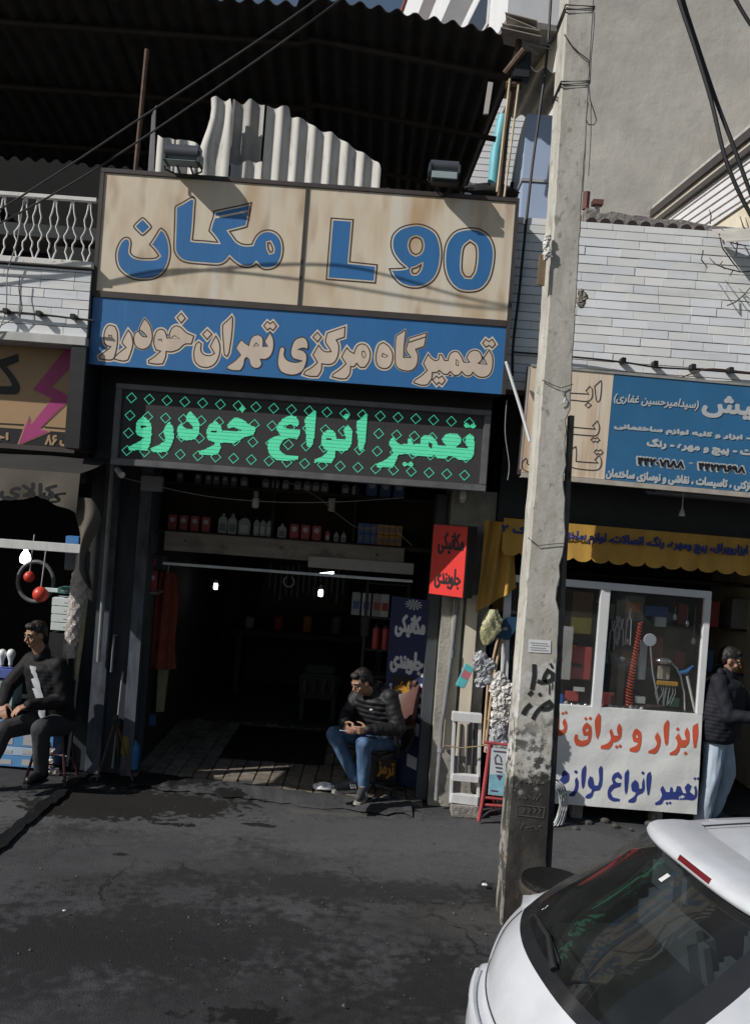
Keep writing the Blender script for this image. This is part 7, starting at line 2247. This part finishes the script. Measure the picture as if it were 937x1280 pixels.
def figure(name, label, J, mats, seed=1, puffer=False, tilt=.25, beard=False):
    f, left, up = frame(J['f'])
    root = thing(name, label, 'person', J['base'])
    hf = J.get('hf', J['f'])
    sk = MB()
    P, R3 = head(sk, J['head'], hf, tilt)
    sk.chain([J['neck'], V(J['head']) - V((0, 0, .05))], [.062, .055])
    mid = (V(J['hipL']) + V(J['hipR'])) / 2
    shm = (V(J['shL']) + V(J['shR'])) / 2
    sk.cap(J['neck'], shm - V((0, 0, .06)), .058, .075)
    sk.cap(shm - V((0, 0, .08)), mid, .085, .09)
    for s in 'LR':
        sk.cap(shm - V((0, 0, .03)), J['sh' + s], .06, .05)
        sk.chain([J['sh' + s], J['el' + s], J['wr' + s]], [.052, .04, .026], 10)
        sk.cap(mid, J['hip' + s], .1, .09)
        sk.chain([J['hip' + s], J['kn' + s], J['an' + s]], [.082, .055, .038], 10)
        sk.cap(J['an' + s], V(J['toe' + s]) * .7 + V(J['an' + s]) * .3 - V((0, 0, .03)), .036, .03, 8)
        d, pn_, cu = J['hand' + s]
        hand(sk, J['wr' + s], d, pn_, 1 if s == 'R' else -1, cu)
    remesh(sk, .0062, None, 4).part('body', skin, root, smooth=2)
    # face
    for s in (-1, 1):
        MB().ball(P(s * .031, .083, .008), .0105, 10, 8).part('eye', eyem, root, smooth=True)
        MB().ball(P(s * .031, .0905, .007), .0045, 8, 6).part('iris', hairm, root, smooth=True)
        MB().tube([P(s * .014, .095, .033), P(s * .032, .09, .039), P(s * .05, .077, .033)], [.004, .005, .003], 6).part('eyebrow', hairm, root, smooth=True)
    MB().tube([P(-.022, .083, -.052), P(0, .092, -.05), P(.022, .083, -.052)], [.003, .006, .003], 6).part('mouth', lipm, root, smooth=True)
    hr = MB()
    hr.ball(P(0, -.022, .045), (.081, .094, .088), 18, 12, R3)
    hr.ball(P(0, -.05, .01), (.077, .06, .08), 16, 10, R3)
    hr.ball(P(0, .045, .095), (.055, .04, .03), 12, 8, R3)
    hm = remesh(hr, .008, None, 2)
    r = random.Random(seed)
    for v in hm.v: v += V((r.uniform(-.004, .004), r.uniform(-.004, .004), r.uniform(-.004, .004)))
    hm.part('hair', hairm, root, smooth=2)
    # jacket
    jk_ = MB()
    RT = Matrix((left, f, up)).transposed().to_4x4()
    hem = J.get('hem', mid + V((0, 0, .02)))
    nr = J.get('rows', 6) if puffer else 14
    for i in range(nr):
        t = i / (nr - 1)
        c_ = hem.lerp(shm - V((0, 0, .05)), t)
        g_ = J.get('girth', 1.0) * (1 + .10 * sin(pi * t) if not puffer else 1 + .05 * sin(pi * t))
        rz_ = (shm - hem).length / nr * (1.2 if puffer else 2.2)
        jk_.ball(c_, (.2 * g_ - .018 * t, .148 * g_ - .012 * t, rz_), 20, 10, RT)
    jk_.ball(shm - V((0, 0, .02)), (.17, .11, .075), 16, 10, RT)
    jk_.cap(J['neck'], V(J['neck']) + V((0, 0, .035)), .082, .075)
    for s in 'LR':
        a, b, c_ = V(J['sh' + s]), V(J['el' + s]), V(J['wr' + s])
        if puffer:
            pts = [a.lerp(b, t / 6) for t in range(6)] + [b.lerp(c_, .02 + t / 6.4) for t in range(6)]
            for i, p in enumerate(pts):
                ra = .084 - .0024 * i
                jk_.ball(p, (ra, ra, ra), 14, 10)
            jk_.chain([a, b, c_], [.070, .064, .047])
        else:
            jk_.chain([a, b, c_], [.082, .072, .05])
            jk_.ball(b, .074, 12, 8)
        jk_.cap(shm - V((0, 0, .03)), a, .09, .078)
    jm = remesh(jk_, .008, None, 3 if puffer else 9)
    for v in jm.v:
        w_ = .004 if puffer else .0042
        v += V((sin(v.z * 33 + v.x * 41 + seed) + .6 * sin(v.z * 77 - v.y * 50), sin(v.z * 41 - v.x * 57 + seed), .5 * sin(v.x * 53 + v.y * 47))) * w_ * .5
    jo = jm.part('jacket', mats['jacket'], root, smooth=2)
    if J.get('hood'):
        hd = MB()
        nk = V(J['neck'])
        for a in range(-4, 5):
            q = nk - f * .075 * cos(a * .3) + left * .1 * sin(a * .33) + V((0, 0, .03 + .015 * cos(a * .5)))
            hd.ball(q, .045, 10, 8)
        remesh(hd, .009, None, 2).part('hood', mats['jacket'], jo, smooth=2)
    # front zip and, where worn open, the shirt
    fr_ = lambda t, a, out: hem.lerp(shm + V((0, 0, -.02)), t) + f * (.148 * J.get('girth', 1) + out) * (1 - .12 * t) + left * a
    if mats.get('shirt'):
        sh_ = MB()
        def shf(u, v):
            a = (u - .5) * (.075 + .05 * sin(v * 3.1)) + .015 * sin(v * 5)
            return fr_(v * 1.02 + .0, a + J.get('open', 0), .012 + .016 * sin(v * 3.1) - abs(u - .5) ** 2 * .05 + .004 * sin(v * 26 + u * 5))
        sh_.grid(shf, 8, 20)
        sh_.part('shirt', mats['shirt'], root, smooth=2)
    else:
        MB().tube([fr_(t, 0, .008 + .006 * sin(t * 30)) for t in [i / 12 for i in range(13)]], .005, 6).part('zip', black_steel, root)
    # trousers
    tr = MB()
    tr.cap(J['hipL'], J['hipR'], .118, .118)
    tr.cap(mid, mid + V((0, 0, .06)), .13, .125)
    for s in 'LR':
        k1, k2, k3 = J.get('legw', (.096, .072, .056))
        tr.chain([J['hip' + s], J['kn' + s]], [k1, k2])
        tr.chain([J['kn' + s], J['an' + s]], [k2, k3])
    tm = remesh(tr, .008, None, 4)
    for v in tm.v:
        v += V((sin(v.z * 23 + v.x * 60 + seed) + .5 * sin(v.z * 51 - v.y * 70), sin(v.z * 19 - v.x * 61 + seed), 0)) * .0022
    tm.part('trousers', mats['trousers'], root, smooth=2)
    for s in 'LR':
        an, toe = V(J['an' + s]), V(J['toe' + s])
        d = (toe - an); d.z = 0; d.normalize()
        fl = toe.z - .035
        so_ = MB()
        so_.cap((an.x, an.y, an.z - .035), an - d * .045 - V((0, 0, an.z - fl - .045)), .042, .04)
        so_.cap(an - d * .045 - V((0, 0, an.z - fl - .04)), toe - d * .03, .04, .036)
        so_.cap((an.x, an.y, an.z - .02), toe - d * .06 + V((0, 0, .01)), .042, .035)
        shoe = remesh(so_, .008, None, 3).part('shoe', mats['shoe'], root, smooth=2)
        hz = lambda q: q
        a = an - d * .07; b = toe + d * .012
        nrm = V((-d.y, d.x, 0))
        sl_ = MB()
        pts2 = [(a + nrm * .032), (a - nrm * .032), ((a + b) / 2 - nrm * .044), (b - nrm * .03), (b + d * .012), (b + nrm * .03), ((a + b) / 2 + nrm * .044)]
        zA, zB = an.z - (an.z - fl) - .018 + (0), fl - .02
        sl_.prism([(p.x, p.y) for p in pts2], 'z', zB, zB + .02)
        sl_.part('sole', mats.get('sole', black_steel), shoe)
        if mats.get('stripe'):
            for q in range(3):
                e = an + d * (.01 + q * .022)
                sgn = 1 if nrm.y < 0 else -1
                MB().tube([e + nrm * .046 * sgn + V((0, 0, fl - an.z + .02)), e + d * .012 + nrm * .034 * sgn + V((0, 0, fl - an.z + .065))], .004, 5).part('stripe', mats['stripe'], shoe)
            MB().ball(an + d * .07 + V((0, 0, fl - an.z + .065)), (.03, .03, .014), 10, 6).part('laces', mats['stripe'], shoe, smooth=True)
    return root, fr_

# --- the man on the office chair
puff = M('black_puffer', (.011, .011, .0125), .62, var=.15, scale=20, spec=.4)
jeans = M('blue_jeans', (.05, .1, .19), .85, var=.25, scale=9, stain=((.11, .18, .3), 6, (1, 1, .6), .5, .15, .7), bump=.2, bscale=150)
shoe_g = M('dark_trainer', (.05, .05, .055), .7, var=.2)
fa = V((-.62, -.78, 0))
pel = V((.22, 8.86, .57))
fA, lA_, _ = frame(fa)
shm = V((.13, 8.73, 1.01))
JA = dict(f=fa, base=(.1, 8.7, 0), head=W(452, 853, 8.6), neck=shm + V((-.03, -.03, .03)), hf=(-.85, -.6, 0),
          shL=shm + lA_ * .175, shR=shm - lA_ * .175, elL=V((.37, 8.55, .74)), elR=V((-.13, 8.74, .78)),
          wrL=V((.085, 8.40, .745)), wrR=V((-.145, 8.48, .765)),
          hipL=pel + lA_ * .095, hipR=pel - lA_ * .095, knL=V((.052, 8.41, .61)), knR=V((-.23, 8.62, .63)),
          anL=V((.08, 8.44, .225)), anR=V((.0, 8.56, .245)), toeL=V((.03, 8.27, .155)), toeR=V((-.185, 8.47, .185)),
          handL=((-.92, -.3, -.05), (.3, .9, .1), .55), handR=((.35, -.8, -.3), (.85, .2, -.2), .5), hem=pel + V((-.01, -.01, .06)), rows=8, girth=1.2, hood=True, legw=(.098, .076, .052))
pA, frA = figure('person', 'seated man in black puffer jacket and blue jeans on the office chair', JA,
           dict(jacket=puff, trousers=jeans, shoe=shoe_g, sole=M('pale_sole', (.3, .29, .27), .7), stripe=M('shoe_stripe', (.6, .6, .6), .6)), 3, puffer=True, tilt=.45)
lg = MB()
q = frA(.74, .09, .035)
lg.ball(q, (.018, .008, .010), 8, 6)
lg.part('chest_logo', M('logo_white', (.6, .6, .6), .6), pA, smooth=True)
cig = V((-.10, 8.33, .735))
MB().tube([cig, cig + V((-.07, -.03, .01))], .005, 6).solo('cigarette', 'white cigarette held between the seated man\'s fingers', 'cigarette', lit)

# --- office chair
leather = M('brown_leather', (.09, .04, .033), .38, var=.2, scale=8, spec=.6)
chair = thing('office_chair', 'black office chair with a worn brown leather back', 'office chair', (.12, 8.88, 0))
rg3 = -lA_
MC = Matrix((rg3, fA, V((0, 0, 1)))).transposed().to_4x4()
MC.translation = V((.17, 8.9, 0))
MB().box(-.25, .25, -.24, .26, .42, .50, MC).part('seat', black_steel, chair, bev=.03, smooth=True)
def backf(u, v, o):
    x = (u - .5) * (.47 - .07 * v)
    y = -.26 - .02 * v - .12 * v * v + .03 * (2 * u - 1) ** 2 + o
    return MC @ V((x, y, .50 + .56 * v))
bk_ = MB()
sheet(bk_, lambda u, v: backf(u, v, 0), 14, 16, (MC.to_3x3() @ V((0, -.075, 0))))
bk_.part('backrest', leather, chair, smooth=True)
MB().tube([backf(.08, 1, -.03), backf(.5, 1.03, -.035), backf(.92, 1, -.03)], .052, 12).part('head_roll', leather, chair, smooth=True)
for s in (-1, 1):
    MB().tube([MC @ V(p) for p in ((s * .27, -.12, .46), (s * .30, -.2, .6), (s * .31, -.16, .70), (s * .31, .05, .715), (s * .31, .12, .69), (s * .30, .05, .55), (s * .26, .0, .45))], .02, 8).part('armrest', rubber, chair, smooth=True)
MB().tube([MC @ V((0, 0, .10)), MC @ V((0, 0, .42))], .035, 12).part('gas_column', black_steel, chair, smooth=True)
hubp = MC @ V((0, 0, .11))
for k, (px, py) in enumerate(((422, 990), (455, 1002), (493, 1000))):
    x, y = gpx(px, py)
    e = V((x, y, .085))
    MB().tube([hubp, hubp.lerp(e, .9)], [.03, .02], 8).part('base_arm', black_steel, chair, smooth=True)
    MB().tube([e + V((-.028, 0, -.045)), e + V((.028, 0, -.045))], .032, 12).part('castor', rubber, chair, smooth=True)
for dx, dy in ((.28, .16), (-.12, .28)):
    e = V((hubp.x + dx, hubp.y + dy, .085))
    MB().tube([hubp, hubp.lerp(e, .9)], [.03, .02], 8).part('base_arm', black_steel, chair, smooth=True)
    MB().tube([e + V((-.028, 0, -.045)), e + V((.028, 0, -.045))], .032, 12).part('castor', rubber, chair, smooth=True)

# --- the older man on the stool, left
fb_ = V((-.5, -.87, 0))
fB, lB_, _ = frame(fb_)
pel = V((-2.83, 8.62, .56))
shm = V((-2.93, 8.5, 1.12))
bomber = M('black_bomber', (.009, .009, .010), .75, var=.25, scale=14, spec=.3)
JB = dict(f=fb_, base=(-2.85, 8.5, 0), head=W(45, 794, 8.4), neck=shm + V((-.02, -.03, .07)), hf=(-.6, -.8, 0),
          shL=shm + lB_ * .18, shR=shm - lB_ * .18, elL=V((-2.70, 8.42, .79)), elR=V((-3.25, 8.5, .88)),
          wrL=V((-2.93, 8.17, .80)), wrR=V((-3.19, 8.25, .78)), hipL=pel + lB_ * .1, hipR=pel - lB_ * .1,
          knL=V((-2.81, 8.17, .60)), knR=V((-3.18, 8.3, .53)), anL=V((-2.83, 8.32, .19)), anR=V((-3.3, 8.22, .12)),
          toeL=V((-2.9, 8.15, .13)), toeR=V((-3.38, 8.05, .05)), handL=((-.75, -.55, -.3), (-.2, .1, -.95), .35), handR=((.25, -.7, -.5), (.4, .1, -.9), .35),
          hem=pel + V((-.01, -.01, .05)), rows=6, girth=1.12, legw=(.112, .086, .066), open=.03)
figure('person', 'older man in a black jacket and white shirt sitting on a stool at far left', JB,
       dict(jacket=bomber, trousers=M('charcoal_trousers', (.035, .036, .038), .9, var=.15), shoe=M('black_shoe', (.015, .014, .014), .4, var=0), shirt=M('white_shirt', (.45, .47, .5), .8, var=.05)), 7, tilt=.2)
stl = thing('bar_stool', 'dark red stool with slanting thin legs under the older man', 'stool', (-2.82, 8.62, 0))
MB().lathe([(.155, .455), (.17, .462), (.17, .485), (.15, .495)], (-2.83, 8.62, 0), 20).part('seat', black_steel, stl, smooth=True)
maroon = M('maroon_metal', (.05, .014, .018), .45, var=.2)
for dx, dy in ((-.19, -.18), (.19, -.18), (-.19, .18), (.19, .18)):
    MB().tube([(-2.83 + dx * .55, 8.62 + dy * .55, .455), (-2.83 + dx, 8.62 + dy, 0)], .014, 8).part('leg', maroon, stl, smooth=True)
MB().tube([(-2.83 + .165 * cos(a * pi / 10), 8.62 + .16 * sin(a * pi / 10) - .0, .2) for a in range(20)], .009, 6, closed=True).part('foot_ring', maroon, stl, smooth=True)

# --- the man standing at the right edge
fc_ = V((.8, -.6, 0))
fC, lC_, _ = frame(fc_)
bx, by = 3.42, 8.75
shm = V((bx, by, 1.385))
pel = V((bx - .02, by, .88))
navyp = M('navy_puffer', (.011, .012, .018), .75, var=.2, scale=16, spec=.3)
JC = dict(f=fc_, base=(bx, by, 0), head=V((bx + .03, by - .03, 1.575)), neck=shm + V((.01, -.01, .05)), hf=(.95, -.3, 0),
          shL=shm + lC_ * .18, shR=shm - lC_ * .18, elL=V((bx + .28, by + .06, 1.10)), elR=V((bx - .04, by - .25, 1.09)),
          wrL=V((bx + .42, by - .13, 1.10)), wrR=V((bx + .2, by - .33, 1.11)), hipL=pel + lC_ * .09, hipR=pel - lC_ * .09,
          knL=V((bx + .12, by + .08, .48)), knR=V((bx - .09, by - .09, .48)), anL=V((bx + .03, by + .14, .09)), anR=V((bx - .14, by - .06, .09)),
          toeL=V((bx + .2, by + .03, .045)), toeR=V((bx + .03, by - .19, .045)), handL=((.6, -.75, .1), (-.5, -.3, .6), .45), handR=((.95, .05, .1), (.1, .8, .5), .45),
          hem=pel + V((0, 0, -.02)), rows=11, girth=1.3, hood=True, legw=(.105, .085, .078))
figure('person', 'standing man in a dark navy padded jacket and pale blue jeans at the right edge', JC,
       dict(jacket=navyp, trousers=M('pale_jeans', (.42, .5, .6), .85, var=.12, scale=9, stain=((.28, .38, .5), 4, (1, 1, .6), .52, .15, .6)), shoe=shoe_g), 5, puffer=False, tilt=.3)

# ------------------------------------------------------------------ white hatchback
TH = radians(9.0)
MCAR = Matrix.Translation((.64, 3.64, 0)) @ Matrix.Rotation(TH, 4, 'Z')
paint = bpy.data.materials.new('white_car_paint'); paint.use_nodes = True
n_, l_ = paint.node_tree.nodes, paint.node_tree.links
b_ = n_['Principled BSDF']
b_.inputs['Roughness'].default_value = .35; b_.inputs['Coat Weight'].default_value = .6; b_.inputs['Coat Roughness'].default_value = .06
gg = n_.new('ShaderNodeNewGeometry'); mx = n_.new('ShaderNodeMix'); mx.data_type = 'RGBA'
tn = n_.new('ShaderNodeTexNoise'); tn.inputs['Scale'].default_value = 6; tn.inputs['Detail'].default_value = 8
l_.new(gg.outputs['Position'], tn.inputs[0])
mm = n_.new('ShaderNodeMix'); mm.data_type = 'RGBA'; mm.inputs[6].default_value = (.58, .60, .64, 1); mm.inputs[7].default_value = (.50, .52, .555, 1)
mrn = n_.new('ShaderNodeMapRange'); mrn.inputs[1].default_value = .45; mrn.inputs[2].default_value = .75
l_.new(tn.outputs['Fac'], mrn.inputs[0]); l_.new(mrn.outputs[0], mm.inputs[0])
l_.new(gg.outputs['Backfacing'], mx.inputs[0]); l_.new(mm.outputs[2], mx.inputs[6]); mx.inputs[7].default_value = (.05, .05, .052, 1)
l_.new(mx.outputs[2], b_.inputs['Base Color'])
car_glass = glass('car_glass', (.42, .46, .46), .015, 1.52, dirt=.05, dcol=(.33, .35, .35))
border = M('glass_border', (.02, .021, .023), .12, var=.1, spec=.6)
trim = M('cabin_trim', (.028, .028, .03), .8, var=.2)
seatm = M('seat_fabric', (.13, .14, .16), .9, var=.2)
tail_red = M('tail_lamp_red', (.13, .012, .016), .25, var=.1, spec=.7)
ST = [  # x, z on the middle line, half width, forward sweep at the edge, drop at the edge
    (.12, .26, .66, .14, .0), (.015, .36, .72, .17, .0), (.0, .50, .74, .18, .0), (.02, .615, .74, .18, .005), (.075, .64, .725, .17, .005),
    (.085, .70, .715, .17, .005), (.13, .80, .70, .165, .005), (.215, .895, .665, .15, .01), (.36, 1.03, .63, .125, .015), (.56, 1.195, .60, .10, .02), (.80, 1.365, .565, .07, .02),
    (.95, 1.405, .56, .05, .025), (1.5, 1.435, .58, .0, .035), (2.05, 1.375, .57, -.02, .04), (2.45, 1.20, .62, -.02, .04), (2.85, .985, .70, -.02, .04),
    (3.3, .86, .70, -.08, .05), (3.62, .72, .68, -.16, .05), (3.76, .58, .70, -.2, .02), (3.8, .42, .70, -.22, .0), (3.74, .26, .66, -.18, .0)]
ST = [(a - (.06 if i < 8 else .045 if i == 8 else .02 if i == 9 else 0), b + (.03 if i in (7, 8) else .015 if i == 6 else 0), c, d, e) for i, (a, b, c, d, e) in enumerate(ST)]
def cat(tab, s):
    i = min(int(s), len(tab) - 2); t = s - i
    p0, p1, p2, p3 = tab[max(i - 1, 0)], tab[i], tab[i + 1], tab[min(i + 2, len(tab) - 1)]
    return [.5 * (2 * b + (c - a) * t + (2 * a - 5 * b + 4 * c - d) * t * t + (3 * b - a - 3 * c + d) * t ** 3) for a, b, c, d in zip(p0, p1, p2, p3)]
NS, NT = (len(ST) - 1) * 6, 24
def topp(s, t):
    x, z, w_, dx, dz = cat(ST, s)
    a = abs(t)
    e = a ** 2.4
    return V((x + dx * e, w_ * t, z - dz * a * a))
def sidep(s, t, sg):
    E = topp(s, 1)
    sx = .2 + 3.38 * min(max((E.x - .2) / 3.38, 0), 1)
    S = V((sx, .775, .24))
    p = E.lerp(S, t)
    zt = p.z
    full = .825 - .02 * abs(zt - .55)
    if E.z > .95 and zt > .93:                       # glasshouse leans in
        q = (E.z - zt) / (E.z - .93)
        y = E.y + (.80 - E.y) * q ** 1.1
    else:
        q = min(1, (E.z - zt) / .22) if E.z <= .95 else 1
        y = (E.y + (full - E.y) * math.sqrt(max(0, 1 - (1 - q) ** 2))) if E.z <= .95 else .80 + .02 * min(1, (.93 - zt) / .2)
        if zt < .4: y -= .05 * ((.4 - zt) / .16) ** 2
    return V((p.x, sg * y, p.z))
car = thing('parked_car', 'white small hatchback seen from behind at the lower right', 'car', MCAR @ V((1.9, 0, 0)))
P_body, P_glass, P_bord, P_win, P_ws, P_gate = MB(), MB(), MB(), MB(), MB(), MB()
def put(mb, quad): mb.add(quad, [(0, 1, 2, 3)], MCAR)
def weld(mb):
    """merge coincident corners so that shading runs smoothly over the panel"""
    seen, idx, vs = {}, [], []
    for v in mb.v:
        k = (round(v.x, 4), round(v.y, 4), round(v.z, 4))
        if k not in seen: seen[k] = len(vs); vs.append(v)
        idx.append(seen[k])
    mb.v = vs
    mb.f = [g for g in (tuple(dict.fromkeys(idx[i] for i in f)) for f in mb.f) if len(g) > 2]
    return mb
GL0, GL1 = 7.0, 10.0
for i in range(NS):
    s0, s1 = i / 6, (i + 1) / 6
    for j in range(NT):
        t0, t1 = -1 + 2 * j / NT, -1 + 2 * (j + 1) / NT
        q = [topp(s0, t0), topp(s0, t1), topp(s1, t1), topp(s1, t0)]
        q.reverse()
        sm = (s0 + s1) / 2; tm = abs(t0 + t1) / 2
        if GL0 <= sm <= GL1:
            put(P_bord if (sm < GL0 + .34 or tm > .86 or sm > GL1 - .17) else P_glass, q)
        elif 13 <= sm <= 15: put(P_ws, q)
        elif 4.9 < sm < GL0: put(P_gate, q)
        else: put(P_body, q)
wheels = ((.66, .29), (3.06, .29))
for sg in (-1, 1):
    for i in range(NS):
        for j in range(22):
            s0, s1, t0, t1 = i / 6, (i + 1) / 6, j / 22, (j + 1) / 22
            q = [sidep(s0, t0, sg), sidep(s1, t0, sg), sidep(s1, t1, sg), sidep(s0, t1, sg)]
            c = (q[0] + q[2]) / 2
            if any((c.x - wx) ** 2 + (c.z - wz) ** 2 < .335 ** 2 for wx, wz in wheels): continue
            if sg < 0: q.reverse()
            win = .955 < c.z and 1.0 < c.x < 2.72 and not 1.62 < c.x < 1.70 and topp((s0 + s1) / 2, 1).z - c.z > .045
            put(P_win if win else P_body, q)
for mb in (P_body, P_glass, P_bord, P_win, P_ws, P_gate): weld(mb)
body = P_body.part('body', paint, car, smooth=3)
gate = P_gate.part('tailgate', paint, car, smooth=3)
P_glass.part('rear_window', car_glass, car, smooth=3)
P_bord.part('window_border', border, car, smooth=3)
P_ws.part('windscreen', car_glass, car, smooth=3)
P_win.part('side_windows', car_glass, car, smooth=3)
# spoiler with the brake light strip
spm = MB()
def spf(u, v):
    y = -.47 + .94 * u
    e = abs(2 * u - 1) ** 3
    ring = [(.985, 1.428), (.86, 1.438), (.765, 1.432), (.733, 1.419), (.718, 1.392), (.73, 1.371), (.80, 1.362), (.86, 1.378)]
    k = v * (len(ring) - 1); i = min(int(k), len(ring) - 2); t = k - i
    x = ring[i][0] * (1 - t) + ring[i + 1][0] * t; z = ring[i][1] * (1 - t) + ring[i + 1][1] * t
    return MCAR @ V((x + .07 * e, y, z - .018 * (2 * u - 1) ** 2))
spm.grid(spf, 30, 18)
b0 = len(spm.v)
spo = spm.part('spoiler', paint, car, smooth=2)
for sg in (0, 1):
    cp_ = MB()
    ringp = [spf(sg, v / 18) for v in range(19)]
    cp_.add(ringp, [tuple(range(19)) if sg == 0 else tuple(reversed(range(19)))])
    cp_.part('spoiler_end', paint, spo)
bl_ = MB()
def blf(u, v):
    y = -.20 + .24 * u
    e = abs(y / .47) ** 3
    return MCAR @ V((.7275 - .0095 * v + .07 * e, y, 1.4155 - .02 * v - .018 * (y / .47) ** 2))
bl_.grid(blf, 14, 4)
sheet_l = MB(); sheet(sheet_l, blf, 14, 4, MCAR.to_3x3() @ V((.012, 0, 0)))
sheet_l.part('brake_light', tail_red, spo, smooth=True)
# shut lines of the tailgate
MB().tube([MCAR @ (topp(4.75, t / 12) + V((-.001, 0, 0))) for t in range(-12, 13)], .0045, 6).part('shut_line', trim, car)
for sg in (-1, 1):
    MB().tube([MCAR @ (topp(4.75 + 2.2 * t / 10, sg * .985) + V((-.001, 0, .001))) for t in range(11)], .004, 6).part('shut_line', trim, car)
# roof seam
sg_ = MB(); sg_.tube([MCAR @ (topp(11 + i * .12, -.0) + V((0, .4, .0005))) for i in range(16)], .004, 6)
sg_.part('roof_groove', trim, car)
sg2 = MB(); sg2.tube([MCAR @ (topp(11 + i * .12, 0) + V((0, -.4, .0005))) for i in range(16)], .004, 6)
sg2.part('roof_groove', trim, car)
# rear wiper, parked along the lower edge of the glass
def wpt(s, t, o): return MCAR @ (topp(s, t) + V((-.7 * o, 0, .7 * o)))
wp = MB()
wp.tube([wpt(7.35, -.05, .014), wpt(7.42, .0, .024), wpt(7.62, .25, .022), wpt(7.55, .5, .016)], [.016, .014, .010, .007], 8)
wpo = wp.part('wiper_arm', rubber, car, smooth=True)
MB().tube([wpt(7.5, -.02, .008), wpt(7.62, .25, .01), wpt(7.58, .5, .01), wpt(7.5, .66, .008)], .007, 6).part('wiper_blade', black_steel, wpo, smooth=True)
# bumper moulding, tail lamps, plate, handle
MB().tube([MCAR @ (topp(3.25, t / 10) + V((-.008, 0, 0))) for t in range(-9, 10)], .018, 8).part('bumper_strip', paint, car, smooth=True)
for sg in (-1, 1):
    tl = MB()
    def tlf(u, v):
        q = sidep(5.0 + 1.4 * v, .3 + .35 * u, sg); return MCAR @ (q + V((-.002, sg * .003, .0)))
    sheet(tl, tlf, 8, 10, MCAR.to_3x3() @ V((0, sg * .005, 0)))
    tl.part('tail_light', tail_red, car, smooth=True)
for sg in (-1, 1):
    for wx, wz in wheels:
        tyre = MB(); tyre.lathe([(.19, -.09), (.27, -.09), (.29, -.06), (.29, .06), (.27, .09), (.19, .09)], (0, 0, 0), 28, MCAR @ Matrix.Translation((wx, sg * .70, wz)) @ Matrix.Rotation(pi / 2, 4, 'X'))
        to = tyre.part('wheel', rubber, car, smooth=True)
        rim = MB(); rim.lathe([(.03, .07), (.06, .085), (.18, .06), (.19, .09), (.19, -.09)], (0, 0, 0), 28, MCAR @ Matrix.Translation((wx, sg * .70, wz)) @ Matrix.Rotation(pi / 2 if sg < 0 else -pi / 2, 4, 'X'))
        rim.part('rim', galv, to, smooth=True)
# cabin
def cb(name, mat, *b, bev=.03, rot=0.0):
    mb = MB(); mb.box(*b)
    if rot:
        c = V(((b[0] + b[1]) / 2, 0, b[4])); Rm = Matrix.Translation(c) @ Matrix.Rotation(rot, 4, 'Y') @ Matrix.Translation(-c)
        mb.v = [Rm @ v for v in mb.v]
    mb.v = [MCAR @ v for v in mb.v]
    return mb.part(name, mat, car, bev=bev, smooth=True)
cb('cabin_floor', trim, .25, 3.0, -.7, .7, .26, .34, bev=0)
cb('parcel_shelf', trim, .42, .86, -.58, .58, .875, .89, bev=.004)
cb('load_wall', trim, .42, .46, -.6, .6, .34, .87, bev=.004)
for y in (-.38, .38):
    cb('rear_seat', seatm, .93, 1.06, y - .32, y + .32, .5, 1.08, bev=.05, rot=-.2)
    hr_ = cb('headrest', seatm, .84, .93, y - .14, y + .14, 1.08, 1.27, bev=.04)
    cb('front_seat', seatm, 1.85, 1.99, y - .25, y + .25, .45, 1.10, bev=.05, rot=-.15)
    cb('headrest', seatm, 1.76, 1.85, y - .13, y + .13, 1.10, 1.28, bev=.04)
cb('rear_bench', seatm, 1.05, 1.5, -.66, .66, .4, .55, bev=.05)
cb('dashboard', trim, 2.5, 2.95, -.68, .68, .7, .94, bev=.05)
hs = MB(); 
def stick(u, v): return MCAR @ (topp(9.5 + .14 * u, .12 + .05 * v) + V((-.004, 0, .004)))
hs.grid(stick, 2, 2)
if True: hs.f = [tuple(reversed(f)) for f in hs.f]
hs.part('window_sticker', M('sticker_white', (.6, .6, .6), .5, var=0), car)
